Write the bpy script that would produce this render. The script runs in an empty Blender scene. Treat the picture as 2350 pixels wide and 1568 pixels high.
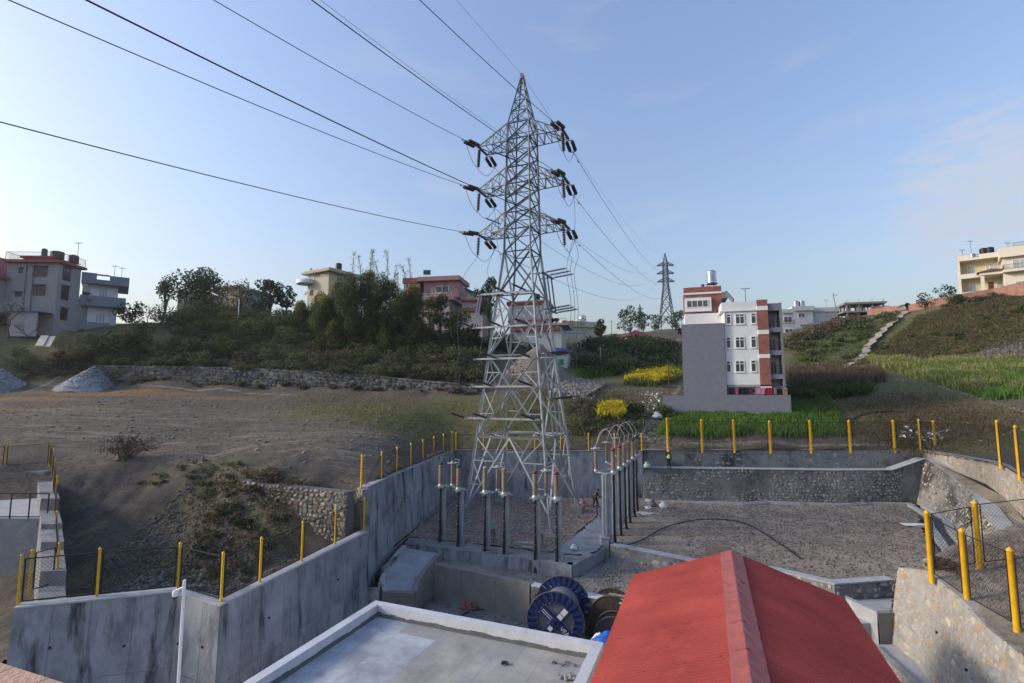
import bpy, bmesh, math, random
import numpy as np
from mathutils import Vector, Matrix, Euler
random.seed(7); RNG = np.random.default_rng(7)
SC = bpy.context.scene; COL = SC.collection
rad = math.radians

# ---------------------------------------------------------------- camera, sky, sun, exposure
FPX, CXP, CYP, PITCH, CAMH = 1156.5, 1175.0, 784.0, rad(5.52), 10.6
cam = bpy.data.cameras.new('camera'); cam.sensor_width = 36.0; cam.lens = 36.0 * FPX / 2350.0
cam.clip_start = 0.1; cam.clip_end = 6000.0
camo = bpy.data.objects.new('camera', cam); COL.objects.link(camo)
camo.location = (0, 0, CAMH); camo.rotation_euler = (rad(90) + PITCH, 0, 0)
SC.camera = camo
SUN_EL, SUN_AZ = rad(21.0), rad(-90.0)          # azimuth measured from +Y towards +X
SUN_DIR = Vector((math.sin(SUN_AZ) * math.cos(SUN_EL), math.cos(SUN_AZ) * math.cos(SUN_EL), math.sin(SUN_EL)))
W = bpy.data.worlds.new('World'); SC.world = W; W.use_nodes = True
nt = W.node_tree; nt.nodes.clear()
sky = nt.nodes.new('ShaderNodeTexSky'); sky.sky_type = 'NISHITA'; sky.sun_disc = False
sky.sun_elevation = SUN_EL; sky.sun_rotation = SUN_AZ; sky.altitude = 1300
sky.air_density = 2.0; sky.dust_density = 10.0; sky.ozone_density = 1.0
bg = nt.nodes.new('ShaderNodeBackground'); bg.inputs['Strength'].default_value = 0.13
wo = nt.nodes.new('ShaderNodeOutputWorld')
# thin cirrus haze patches low over the horizon
tcw = nt.nodes.new('ShaderNodeTexCoord'); mpw = nt.nodes.new('ShaderNodeMapping'); mpw.inputs['Scale'].default_value = (2.2, 2.2, 9.0)
nzw = nt.nodes.new('ShaderNodeTexNoise'); nzw.inputs['Scale'].default_value = 1.7; nzw.inputs['Detail'].default_value = 6
rmw = nt.nodes.new('ShaderNodeValToRGB'); rmw.color_ramp.elements[0].position = 0.56; rmw.color_ramp.elements[0].color = (0, 0, 0, 1)
rmw.color_ramp.elements[1].position = 0.80; rmw.color_ramp.elements[1].color = (0.30, 0.30, 0.30, 1)
mxw = nt.nodes.new('ShaderNodeMix'); mxw.data_type = 'RGBA'; mxw.inputs['B'].default_value = (2.6, 2.7, 3.0, 1)
gmw = nt.nodes.new('ShaderNodeGamma'); gmw.inputs['Gamma'].default_value = 0.84
tnw = nt.nodes.new('ShaderNodeMix'); tnw.data_type = 'RGBA'; tnw.blend_type = 'MULTIPLY'; tnw.inputs[0].default_value = 1.0
tnw.inputs['B'].default_value = (0.80, 0.90, 1.24, 1)
L_ = nt.links.new
L_(tcw.outputs['Generated'], mpw.inputs['Vector']); L_(mpw.outputs[0], nzw.inputs['Vector']); L_(nzw.outputs[0], rmw.inputs[0])
L_(sky.outputs[0], gmw.inputs[0]); L_(gmw.outputs[0], tnw.inputs['A'])
L_(tnw.outputs['Result'], mxw.inputs['A']); L_(rmw.outputs[0], mxw.inputs['Factor'])
vdw = nt.nodes.new('ShaderNodeVectorMath'); vdw.operation = 'DOT_PRODUCT'; vdw.inputs[1].default_value = (.678, .682, .274)     # one small low cloud
nrw = nt.nodes.new('ShaderNodeVectorMath'); nrw.operation = 'NORMALIZE'; mrw = nt.nodes.new('ShaderNodeMapRange'); mrw.inputs['From Min'].default_value = .986; mrw.inputs['From Max'].default_value = .999
n2w = nt.nodes.new('ShaderNodeTexNoise'); n2w.inputs['Scale'].default_value = 9; n2w.inputs['Detail'].default_value = 7; muw = nt.nodes.new('ShaderNodeMath'); muw.operation = 'MULTIPLY'; r2w = ramp_w = nt.nodes.new('ShaderNodeValToRGB')
r2w.color_ramp.elements[0].position = .18; r2w.color_ramp.elements[0].color = (0, 0, 0, 1); r2w.color_ramp.elements[1].position = .5; r2w.color_ramp.elements[1].color = (.75, .75, .75, 1)
m2w = nt.nodes.new('ShaderNodeMix'); m2w.data_type = 'RGBA'; m2w.inputs['B'].default_value = (2.35, 2.5, 2.9, 1)
L_(tcw.outputs['Generated'], nrw.inputs[0]); L_(nrw.outputs[0], vdw.inputs[0]); L_(vdw.outputs['Value'], mrw.inputs['Value']); L_(mpw.outputs[0], n2w.inputs['Vector']); L_(mrw.outputs[0], muw.inputs[0]); L_(n2w.outputs[0], muw.inputs[1]); L_(muw.outputs[0], r2w.inputs[0]); L_(r2w.outputs[0], m2w.inputs['Factor']); L_(mxw.outputs['Result'], m2w.inputs['A'])
L_(m2w.outputs['Result'], bg.inputs[0]); L_(bg.outputs[0], wo.inputs[0])
sl = bpy.data.lights.new('sun', 'SUN'); sl.energy = 1.7; sl.angle = rad(9.0); sl.color = (1.0, 0.87, 0.70)
so = bpy.data.objects.new('sun', sl); COL.objects.link(so)
so.rotation_euler = (-SUN_DIR).to_track_quat('-Z', 'Y').to_euler(); so.location = (-60, 10, 60)
SC.view_settings.view_transform = 'Standard'; SC.view_settings.look = 'None'
SC.view_settings.exposure = 1.0; SC.view_settings.gamma = 1.0; SC.view_settings.use_curve_mapping = False
SC.cycles.max_bounces = 6; SC.cycles.transparent_max_bounces = 8; SC.cycles.volume_bounces = 0

# ---------------------------------------------------------------- geometry of the survey: rays through the measured picture
def ray(px, py):
    X = (px - CXP) / FPX; V = (py - CYP) / FPX
    return Vector((X, math.cos(PITCH) + V * math.sin(PITCH), math.sin(PITCH) - V * math.cos(PITCH)))
def Z(px, py, z):
    r = ray(px, py); t = (z - CAMH) / r.z
    return Vector((r.x * t, r.y * t, z))
def Y(px, py, y):
    r = ray(px, py); t = y / r.y
    return Vector((r.x * t, y, r.z * t + CAMH))
def vplane(px, py, P0, d):
    """pixel ray meets the vertical plane through P0 along horizontal direction d: (s, z)"""
    r = ray(px, py)
    den = r.x * d[1] - r.y * d[0]
    t = (P0[0] * d[1] - P0[1] * d[0]) / den
    q = r * t
    return ((q.x - P0[0]) * d[0] + (q.y - P0[1]) * d[1], q.z + CAMH)

# ---------------------------------------------------------------- object helpers
def tag(o, label=None, cat=None, group=None, kind=None):
    if label: o['label'] = label
    if cat: o['category'] = cat
    if group: o['group'] = group
    if kind: o['kind'] = kind
    return o
def thing(name, label, cat, loc=(0, 0, 0), rz=0.0, group=None):
    o = bpy.data.objects.new(name, None); COL.objects.link(o)
    o.location = loc; o.rotation_euler = (0, 0, rz); o.empty_display_size = 0.3
    return tag(o, label, cat, group)
def link(name, me, parent=None, loc=None, rot=None, kind=None, label=None):
    o = bpy.data.objects.new(name, me); COL.objects.link(o)
    if parent: o.parent = parent
    if loc is not None: o.location = loc
    if rot is not None: o.rotation_euler = rot
    if kind: o['kind'] = kind
    if label: o['label'] = label
    return o
def kids(o): return [c for c in bpy.data.objects if c.parent == o]
def copy_tree(o, loc, rz=None, label=None, group=None, parent=None, _kids=None):
    if _kids is None:
        _kids = {}
        for c in COL.objects:
            if c.parent: _kids.setdefault(c.parent.name, []).append(c)
    c = o.copy(); COL.objects.link(c)
    if parent: c.parent = parent
    else:
        c.location = loc
        if rz is not None: c.rotation_euler = (0, 0, rz)
        if label: c['label'] = label
        if group: c['group'] = group
    for ch in _kids.get(o.name, []): copy_tree(ch, None, parent=c, _kids=_kids)
    return c

class MB:
    """collects faces; build() links them as one mesh object"""
    def __init__(s, off=(0, 0, 0)): s.v = []; s.f = []; s.m = []; s.off = Vector(off); s.mi = 0; s.sm = []
    def add(s, vs, fs, smooth=False):
        n = len(s.v); s.v += [tuple(Vector(p) - s.off) for p in vs]
        for f in fs: s.f.append(tuple(i + n for i in f)); s.m.append(s.mi); s.sm.append(smooth)
        return s
    def box(s, x0, y0, z0, x1, y1, z1):
        v = [(x0, y0, z0), (x1, y0, z0), (x1, y1, z0), (x0, y1, z0), (x0, y0, z1), (x1, y0, z1), (x1, y1, z1), (x0, y1, z1)]
        return s.add(v, [(3, 2, 1, 0), (4, 5, 6, 7), (0, 1, 5, 4), (1, 2, 6, 5), (2, 3, 7, 6), (3, 0, 4, 7)])
    def hexa(s, b, t):
        """b, t: four bottom and four top corners, counter-clockwise from above"""
        return s.add(list(b) + list(t), [(3, 2, 1, 0), (4, 5, 6, 7), (0, 1, 5, 4), (1, 2, 6, 5), (2, 3, 7, 6), (3, 0, 4, 7)])
    def beam(s, p, q, w, h=None, up=(0, 0, 1)):
        p = Vector(p); q = Vector(q); h = h or w; d = (q - p)
        if d.length < 1e-6: return s
        d.normalize(); up = Vector(up)
        if abs(d.dot(up)) > 0.98: up = Vector((0, 1, 0)) if abs(d.y) < 0.9 else Vector((1, 0, 0))
        a = d.cross(up).normalized() * (w / 2); b = a.cross(d).normalized() * (h / 2)
        v = [p - a - b, p + a - b, p + a + b, p - a + b, q - a - b, q + a - b, q + a + b, q - a + b]
        return s.add(v, [(0, 1, 2, 3), (7, 6, 5, 4), (0, 4, 5, 1), (1, 5, 6, 2), (2, 6, 7, 3), (3, 7, 4, 0)])
    def angle(s, p, q, w, t=0.012, up=(0, 0, 1)):
        """an L section between p and q"""
        p = Vector(p); q = Vector(q); d = (q - p).normalized(); up = Vector(up)
        if abs(d.dot(up)) > 0.98: up = Vector((0, 1, 0))
        a = d.cross(up).normalized(); b = a.cross(d).normalized()
        pr = [(0, 0), (w, 0), (w, t), (t, t), (t, w), (0, w)]
        v = [p + a * (x - w / 2) + b * (y - w / 2) for x, y in pr] + [q + a * (x - w / 2) + b * (y - w / 2) for x, y in pr]
        f = [(i, (i + 1) % 6, (i + 1) % 6 + 6, i + 6) for i in range(6)] + [(5, 4, 3, 2, 1, 0), (6, 7, 8, 9, 10, 11)]
        return s.add(v, f)
    def tube(s, pts, r, n=6, cap=True, smooth=True):
        pts = [Vector(p) for p in pts]; rs = r if isinstance(r, (list, tuple)) else [r] * len(pts)
        up = Vector((0, 0, 1)); v = []
        for i, p in enumerate(pts):
            d = (pts[min(i + 1, len(pts) - 1)] - pts[max(i - 1, 0)]).normalized()
            u = up if abs(d.dot(up)) < 0.95 else Vector((1, 0, 0))
            a = d.cross(u).normalized(); b = d.cross(a).normalized()
            for k in range(n):
                t = 2 * math.pi * k / n; v.append(p + (a * math.cos(t) + b * math.sin(t)) * rs[i])
        f = []
        for i in range(len(pts) - 1):
            for k in range(n):
                k2 = (k + 1) % n; f.append((i * n + k, i * n + k2, (i + 1) * n + k2, (i + 1) * n + k))
        s.add(v, f, smooth)
        if cap:
            m = (len(pts) - 1) * n
            s.add(v[:n], [tuple(range(n))]); s.add(v[m:], [tuple(range(n - 1, -1, -1))])
        return s
    def lathe(s, prof, c=(0, 0, 0), n=16, axis=(0, 0, 1), smooth=True):
        c = Vector(c); ax = Vector(axis).normalized()
        u = Vector((1, 0, 0)) if abs(ax.x) < 0.9 else Vector((0, 1, 0))
        a = ax.cross(u).normalized(); b = ax.cross(a).normalized(); v = []
        for r, z in prof:
            for k in range(n):
                t = 2 * math.pi * k / n; v.append(c + ax * z + (a * math.cos(t) + b * math.sin(t)) * r)
        f = []
        for i in range(len(prof) - 1):
            for k in range(n):
                k2 = (k + 1) % n; f.append((i * n + k, (i + 1) * n + k, (i + 1) * n + k2, i * n + k2))
        s.add(v, f, smooth)
        m = (len(prof) - 1) * n
        s.add(v[:n], [tuple(range(n))]); s.add(v[m:], [tuple(range(n - 1, -1, -1))])
        return s
    def mesh(s, name, mat):
        me = bpy.data.meshes.new(name); me.from_pydata(s.v, [], s.f)
        for m in (mat if isinstance(mat, (list, tuple)) else [mat]): me.materials.append(m)
        me.polygons.foreach_set('material_index', s.m); me.polygons.foreach_set('use_smooth', s.sm)
        me.update(); return me
    def build(s, name, mat, parent=None, kind=None, label=None, loc=None, rot=None):
        return link(name, s.mesh(name, mat), parent, loc, rot, kind, label)
def quads(name, V, mat, tri=False):
    """V: (N,4,3) or (N,3,3) array of loose faces -> mesh"""
    V = np.asarray(V, np.float32); N, k = V.shape[0], V.shape[1]
    me = bpy.data.meshes.new(name); me.vertices.add(N * k); me.vertices.foreach_set('co', V.reshape(-1))
    me.loops.add(N * k); me.loops.foreach_set('vertex_index', np.arange(N * k, dtype=np.int32))
    me.polygons.add(N); me.polygons.foreach_set('loop_start', np.arange(0, N * k, k, dtype=np.int32))
    for m in (mat if isinstance(mat, (list, tuple)) else [mat]): me.materials.append(m)
    me.update(calc_edges=True); return me

# ---------------------------------------------------------------- materials
MATS = {}
def ramp(n, stops):
    r = n.new('ShaderNodeValToRGB'); e = r.color_ramp.elements
    while len(e) < len(stops): e.new(0.5)
    for i, (p, c) in enumerate(stops): e[i].position = p; e[i].color = (*c, 1) if len(c) == 3 else c
    return r
def mat(name, c1, c2=None, scale=3.0, rough=0.85, bump=0.0, bscale=None, metal=0.0, c3=None, s3=0.6, rnd=0.0, island=0.0, trans=0.0,
        stretch=None, detail=6, lo=0.35, hi=0.65, spec=0.3, stain=None):
    """principled with two-scale noise; c3 mixes in at a coarser scale; rnd / island vary value per object / per loose piece; stain=(colour, scale, lo, hi)"""
    if name in MATS: return MATS[name]
    m = bpy.data.materials.new(name); m.use_nodes = True; t = m.node_tree; n = t.nodes; l = t.links.new
    p = n['Principled BSDF']; p.inputs['Roughness'].default_value = rough; p.inputs['Metallic'].default_value = metal
    p.inputs['Specular IOR Level'].default_value = spec
    geo = n.new('ShaderNodeNewGeometry'); mp = n.new('ShaderNodeMapping'); l(geo.outputs['Position'], mp.inputs['Vector'])
    if stretch: mp.inputs['Scale'].default_value = stretch
    c2 = c2 or tuple(x * 0.8 for x in c1)
    nz = n.new('ShaderNodeTexNoise'); nz.inputs['Scale'].default_value = scale; nz.inputs['Detail'].default_value = detail; nz.inputs['Roughness'].default_value = 0.62
    l(mp.outputs[0], nz.inputs['Vector'])
    r = ramp(n, [(lo, c1), (hi, c2)]); l(nz.outputs[0], r.inputs[0]); col = r.outputs[0]
    def mix(a, b, fac, mode='MIX'):
        x = n.new('ShaderNodeMix'); x.data_type = 'RGBA'; x.blend_type = mode
        if isinstance(fac, float): x.inputs[0].default_value = fac
        else: l(fac, x.inputs[0])
        l(a, x.inputs['A'])
        if isinstance(b, tuple): x.inputs['B'].default_value = (*b, 1)
        else: l(b, x.inputs['B'])
        return x.outputs['Result']
    def noise(sc, a, b, st=None):
        q = n.new('ShaderNodeTexNoise'); q.inputs['Scale'].default_value = sc; q.inputs['Detail'].default_value = 5; q.inputs['Roughness'].default_value = 0.65
        if st:
            k = n.new('ShaderNodeMapping'); k.inputs['Scale'].default_value = st; l(geo.outputs['Position'], k.inputs['Vector']); l(k.outputs[0], q.inputs['Vector'])
        else: l(geo.outputs['Position'], q.inputs['Vector'])
        z = ramp(n, [(a, (0, 0, 0)), (b, (1, 1, 1))]); l(q.outputs[0], z.inputs[0]); return z.outputs[0]
    if c3: col = mix(col, c3, noise(s3, 0.42, 0.66))
    if stain: col = mix(col, stain[0], noise(stain[1], stain[2], stain[3], stain[4] if len(stain) > 4 else None))
    for amt, src in ((rnd, 'o'), (island, 'i')):
        if amt:
            if src == 'o': q = n.new('ShaderNodeObjectInfo').outputs['Random']
            else: q = geo.outputs['Random Per Island']
            mr = n.new('ShaderNodeMapRange'); mr.inputs['To Min'].default_value = 1 - amt; mr.inputs['To Max'].default_value = 1 + amt; l(q, mr.inputs['Value'])
            cb = n.new('ShaderNodeCombineColor')
            for i in range(3): l(mr.outputs[0], cb.inputs[i])
            col = mix(col, cb.outputs[0], 1.0, 'MULTIPLY')
    l(col, p.inputs['Base Color'])
    if bump:
        bn = n.new('ShaderNodeTexNoise'); bn.inputs['Scale'].default_value = bscale or scale * 4; bn.inputs['Detail'].default_value = 5
        l(mp.outputs[0] if stretch else geo.outputs['Position'], bn.inputs['Vector'])
        b = n.new('ShaderNodeBump'); b.inputs['Strength'].default_value = min(1.0, bump); b.inputs['Distance'].default_value = 0.05 * max(1, bump)
        l(bn.outputs[0], b.inputs['Height']); l(b.outputs[0], p.inputs['Normal'])
    if trans:
        out = n['Material Output']; tr = n.new('ShaderNodeBsdfTranslucent'); l(col, tr.inputs['Color'])
        ms = n.new('ShaderNodeMixShader'); ms.inputs[0].default_value = trans
        l(p.outputs[0], ms.inputs[1]); l(tr.outputs[0], ms.inputs[2]); l(ms.outputs[0], out.inputs['Surface'])
    MATS[name] = m; return m

HZ = bpy.data.materials.new('thin_haze'); HZ.use_nodes = True; HZ.node_tree.nodes.clear(); _o = HZ.node_tree.nodes.new('ShaderNodeOutputMaterial'); _v = HZ.node_tree.nodes.new('ShaderNodeVolumePrincipled'); _v.inputs['Density'].default_value = .0002; _v.inputs['Color'].default_value = (.90, .94, 1, 1); _v.inputs['Anisotropy'].default_value = .5; HZ.node_tree.links.new(_v.outputs[0], _o.inputs['Volume'])
hb_ = MB(); hb_.box(-640, -60, -8, 640, 800, 96); tag(hb_.build('haze', HZ), kind='stuff')
CONC = mat('weathered_concrete', (.25, .26, .275), (.15, .158, .17), 1.6, .9, .35, 14, c3=(.20, .207, .218), s3=.5, stain=((.05, .055, .06), .55, .56, .70, (1.2, 1.2, .75)))
CONCW = mat('pale_concrete', (.40, .41, .42), (.31, .32, .33), 2.2, .9, .2, 14, stain=((.17, .175, .18), .9, .58, .72))
CONCD = mat('damp_concrete', (.17, .17, .17), (.12, .12, .12), 1.8, .85, .25, 10, c3=(.20, .19, .17))
BEIGE = mat('plastered_concrete', (.235, .225, .20), (.185, .18, .165), 1.3, .9, .2, 12, c3=(.21, .20, .185), s3=.4, stain=((.13, .13, .125), .6, .6, .75, (1.5, 1.5, .5)))
LIME = mat('whitewashed_concrete', (.56, .57, .60), (.47, .48, .51), 2.0, .9, .2, 16, stain=((.25, .25, .26), 1.6, .6, .76))
MORT = mat('mortar', (.235, .235, .235), (.165, .165, .168), 2.5, .92, .5, 18, c3=(.27, .265, .25), s3=.5, stain=((.05, .05, .055), .45, .56, .70))
MORTW = mat('warm_mortar', (.40, .38, .35), (.235, .225, .21), 2.4, .92, .9, 16, c3=(.33, .315, .29), s3=.5, detail=10)
MORTD = mat('dark_mossy_mortar', (.10, .104, .108), (.055, .058, .062), 2.2, .92, .9, 14, c3=(.19, .192, .19), s3=.25, detail=9, lo=.4, hi=.6)
STONE_G = [mat('grey_stone_%s' % k, c, tuple(x * .75 for x in c), 9, .9, .4, 30, rnd=.25) for k, c in (('cool', (.17, .178, .185)), ('pale', (.26, .26, .252)), ('brown', (.19, .175, .15)), ('tan', (.235, .21, .18)))]
STONE_W = [mat('warm_stone_%s' % k, c, tuple(x * .72 for x in c), 7, .9, .5, 26, rnd=.2) for k, c in (('ochre', (.49, .345, .19)), ('cream', (.52, .45, .35)), ('grey', (.38, .375, .37)), ('sand', (.46, .385, .29)), ('dun', (.40, .36, .31)))]
STONE_P = [mat('field_stone_%s' % k, c, tuple(x * .75 for x in c), 9, .9, .4, 30, rnd=.28) for k, c in (('buff', (.25, .21, .16)), ('brown', (.19, .16, .12)), ('grey', (.22, .21, .19)))]
DIRT = mat('yard_dirt', (.255, .212, .165), (.14, .116, .093), 2.6, .95, .7, 12, c3=(.30, .255, .205), s3=.3, detail=10, stain=((.085, .072, .06), .7, .58, .74))
DIRTG = mat('grey_ground', (.19, .18, .165), (.13, .125, .118), 1.4, .95, .8, 8, c3=(.235, .225, .21), s3=.4, detail=9)
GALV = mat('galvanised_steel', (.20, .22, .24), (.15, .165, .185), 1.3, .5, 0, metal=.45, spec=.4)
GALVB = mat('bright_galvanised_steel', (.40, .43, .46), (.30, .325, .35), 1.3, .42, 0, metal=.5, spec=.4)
INSB = mat('brown_porcelain', (.07, .035, .028), (.05, .027, .022), 5, .3, spec=.5)
POLY = mat('grey_insulator_sheds', (.075, .065, .07), (.055, .05, .055), 5, .5)
TAN = mat('tan_porcelain', (.23, .172, .125), (.17, .13, .095), 4, .4, spec=.5)
BLK = mat('black_rubber', (.013, .013, .015), (.02, .02, .022), 3, .45)
WIRE = mat('dull_aluminium_wire', (.08, .085, .09), (.06, .062, .067), 2, .6)
WIREP = mat('bright_aluminium_lead', (.45, .44, .42), (.38, .37, .36), 2, .5, metal=.3)
YEL = mat('yellow_paint', (.70, .40, .014), (.58, .32, .012), 3, .5, spec=.4, stain=((.35, .17, .02), 5, .66, .8))
BLKP = mat('black_painted_steel', (.018, .017, .018), (.03, .026, .025), 6, .5)
WHT = mat('white_paint', (.72, .74, .76), (.66, .68, .70), .7, .8, .05, 20, stain=((.50, .50, .50), .7, .62, .8, (1.6, 1.6, .4)))
GRYP = mat('slate_grey_paint', (.185, .20, .245), (.165, .18, .222), .9, .85, .1, 5, stain=((.15, .163, .20), .5, .58, .75))
GLASS = mat('dark_window_glass', (.035, .042, .05), (.05, .058, .07), 1.0, .12, spec=.7)
GLASSP = mat('curtained_window_glass', (.40, .44, .47), (.30, .34, .37), 1.6, .15, spec=.6)
WFRAME = mat('white_window_frame', (.78, .80, .82), (.72, .74, .76), 3, .5)
RED = mat('red_roof_paint', (.40, .085, .07), (.345, .07, .06), .9, .5, 0, c3=(.43, .105, .085), s3=.35, spec=.35)
REDC = mat('red_ridge_paint', (.37, .105, .09), (.30, .082, .07), 1.6, .5, .25, 9)
GREENT = mat('green_plastic', (.03, .10, .08), (.025, .085, .065), 3, .5)
STEELT = mat('stainless_steel', (.60, .62, .64), (.48, .50, .52), 2, .25, metal=.9)
BLUES = mat('blue_sheet_metal', (.04, .10, .25), (.035, .085, .21), 2, .5)
RUST = mat('rusty_brown_paint', (.16, .06, .045), (.11, .045, .035), 4, .7)
TERRA = mat('terracotta_brick', (.40, .14, .07), (.30, .10, .055), 6, .85, .3)

def brickmat(name, c1, c2, mortar, sc=1.0, rough=.85, var=(.68, 1.15)):
    if name in MATS: return MATS[name]
    m = bpy.data.materials.new(name); m.use_nodes = True; t = m.node_tree; n = t.nodes; l = t.links.new
    p = n['Principled BSDF']; p.inputs['Roughness'].default_value = rough
    tc = n.new('ShaderNodeTexCoord'); sp = n.new('ShaderNodeSeparateXYZ'); cb = n.new('ShaderNodeCombineXYZ'); ad = n.new('ShaderNodeMath')
    l(tc.outputs['Object'], sp.inputs[0]); l(sp.outputs[0], ad.inputs[0]); l(sp.outputs[1], ad.inputs[1]); l(ad.outputs[0], cb.inputs[0]); l(sp.outputs[2], cb.inputs[1])
    b = n.new('ShaderNodeTexBrick'); b.inputs['Color1'].default_value = (*c1, 1); b.inputs['Color2'].default_value = (*c2, 1); b.inputs['Mortar'].default_value = (*mortar, 1)
    b.inputs['Scale'].default_value = sc; b.inputs['Brick Width'].default_value = .24; b.inputs['Row Height'].default_value = .08; b.inputs['Mortar Size'].default_value = .008
    l(cb.outputs[0], b.inputs['Vector'])
    nz = n.new('ShaderNodeTexNoise'); nz.inputs['Scale'].default_value = 1.6; nz.inputs['Detail'].default_value = 6; l(tc.outputs['Object'], nz.inputs['Vector'])
    r = ramp(n, [(.3, (var[0],) * 3), (.7, (var[1],) * 3)]); l(nz.outputs[0], r.inputs[0])
    x = n.new('ShaderNodeMix'); x.data_type = 'RGBA'; x.blend_type = 'MULTIPLY'; x.inputs[0].default_value = 1; l(b.outputs[0], x.inputs['A']); l(r.outputs[0], x.inputs['B'])
    l(x.outputs['Result'], p.inputs['Base Color']); MATS[name] = m; return m
BRICK = brickmat('red_facing_brick', (.32, .085, .06), (.25, .065, .05), (.30, .22, .19))
BRICKO = brickmat('old_brick', (.34, .15, .10), (.27, .12, .085), (.30, .25, .22))

# foliage
def leafmat(name, a, b, isl=.45): return mat(name, a, b, .8, .7, island=isl, trans=.4, spec=.15)
LF_DARK = leafmat('dark_green_leaves', (.036, .054, .022), (.056, .074, .03))
LF_MID = leafmat('mid_green_leaves', (.075, .105, .034), (.10, .12, .04))
LF_OLIVE = leafmat('olive_scrub_leaves', (.12, .13, .06), (.085, .095, .046))
LF_DRY = leafmat('dry_brown_leaves', (.16, .125, .08), (.115, .092, .062))
LF_BAM = leafmat('bamboo_leaves', (.066, .085, .028), (.10, .108, .034), .5)
LF_BAMY = leafmat('yellow_sunlit_bamboo_leaves', (.46, .34, .06), (.30, .26, .06), .5)  # yellowish plume tops, their sunlit brightness put into the leaf colour
LF_LIME = leafmat('light_green_leaves', (.13, .165, .05), (.10, .13, .04))
LF_WHEAT = leafmat('green_grain_blades', (.14, .25, .05), (.11, .20, .042), .4)
LF_RIPE = leafmat('paling_grain_blades', (.32, .30, .11), (.22, .25, .085), .4)
LF_MUST = leafmat('mustard_flowers', (.62, .50, .03), (.48, .42, .03), .35)
LF_GRASS = leafmat('rough_grass', (.135, .145, .05), (.175, .15, .07), .5)
LF_CORN = leafmat('dead_maize_stalks', (.19, .14, .095), (.135, .098, .07), .4)
BARK = mat('bark', (.10, .085, .07), (.07, .06, .05), 5, .9, .4)
# ---------------------------------------------------------------- terrain heights
def fbm(x, y, sc, octv=4, seed=0):
    x = np.asarray(x, float) / sc; y = np.asarray(y, float) / sc; out = np.zeros(np.broadcast(x, y).shape); a = 1.0; tot = 0
    for o in range(octv):
        r = np.random.default_rng(seed * 31 + o); T = r.random((64, 64))
        xi = np.floor(x).astype(int); yi = np.floor(y).astype(int); fx = x - xi; fy = y - yi
        fx = fx * fx * (3 - 2 * fx); fy = fy * fy * (3 - 2 * fy)
        g = lambda i, j: T[(xi + i) % 64, (yi + j) % 64]
        out += a * ((g(0, 0) * (1 - fx) + g(1, 0) * fx) * (1 - fy) + (g(0, 1) * (1 - fx) + g(1, 1) * fx) * fy - .5)
        tot += a; a *= .5; x = x * 2.03 + 7.1; y = y * 2.03 + 3.7
    return out / tot * 2
CP = []   # survey points: picture ray + distance, or x, y, z
def cp(px, py, d): p = Y(px, py, d); CP.append((p.x, p.y, p.z))
def cx(x, y, z): CP.append((x, y, z))
for a in ((620, 1075, 36), (300, 985, 46), (20, 975, 46), (700, 1000, 44), (900, 1000, 45), (300, 920, 62), (20, 915, 62), (700, 940, 58), (950, 950, 56),
          (20, 893, 74), (300, 889, 74), (700, 897, 71), (1060, 912, 66), (850, 920, 62), (330, 1040, 41.5), (150, 1020, 42), (480, 1052, 40),
          (300, 889, 75.6), (450, 891, 75.0), (600, 893, 74.2), (700, 897, 73), (850, 901, 71), (980, 906, 69.4), (1080, 908, 68.2),
          # above the dry stone wall, the bank and its ridge
          (240, 838, 79.5), (450, 838, 79), (700, 848, 77), (1000, 876, 71.5), (330, 790, 85), (600, 800, 85), (150, 790, 84), (40, 800, 79), (20, 742, 82.5), (150, 746, 82.5), (280, 752, 88),
          (400, 752, 94), (520, 735, 100), (640, 740, 100), (760, 740, 98), (860, 752, 96), (960, 760, 93), (1060, 775, 92), (850, 815, 84), (1000, 830, 80), (1080, 850, 78),
          (1180, 790, 95), (1250, 795, 100), (1200, 850, 80), (1280, 880, 72), (1350, 905, 66), (1200, 940, 58),
          # centre valley
          (1350, 870, 84), (1450, 880, 78), (1420, 930, 64), (1480, 960, 60), (1400, 1000, 54), (1500, 830, 96), (1400, 800, 112), (1480, 790, 125), (1540, 815, 105), (1600, 880, 80),
          (1460, 770, 170), (1530, 755, 246), (1580, 760, 200), (1640, 800, 140),
          # grain field, compound, right-hand fields and hill
          (1523, 952, 62.5), (1660, 945, 61), (1815, 932, 60.5), (1560, 1003, 54.5), (1750, 1003, 54), (1920, 1000, 54.5), (1700, 870, 78),
          (1830, 868, 74), (1990, 832, 82), (2100, 838, 80), (2350, 838, 76), (1900, 900, 65), (2050, 890, 66), (2200, 905, 61), (2340, 905, 58), (2000, 960, 57), (2200, 980, 53), (2340, 985, 50),
          (2340, 1020, 46), (1830, 775, 106), (1880, 752, 112), (1930, 735, 118), (2000, 725, 118), (2070, 715, 112), (2150, 695, 107), (2250, 672, 102), (2345, 662, 97),
          (1900, 800, 95), (2050, 780, 95), (2200, 750, 92), (2340, 740, 88), (2340, 790, 81), (2150, 810, 86), (1900, 835, 86)): cp(*a)
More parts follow.
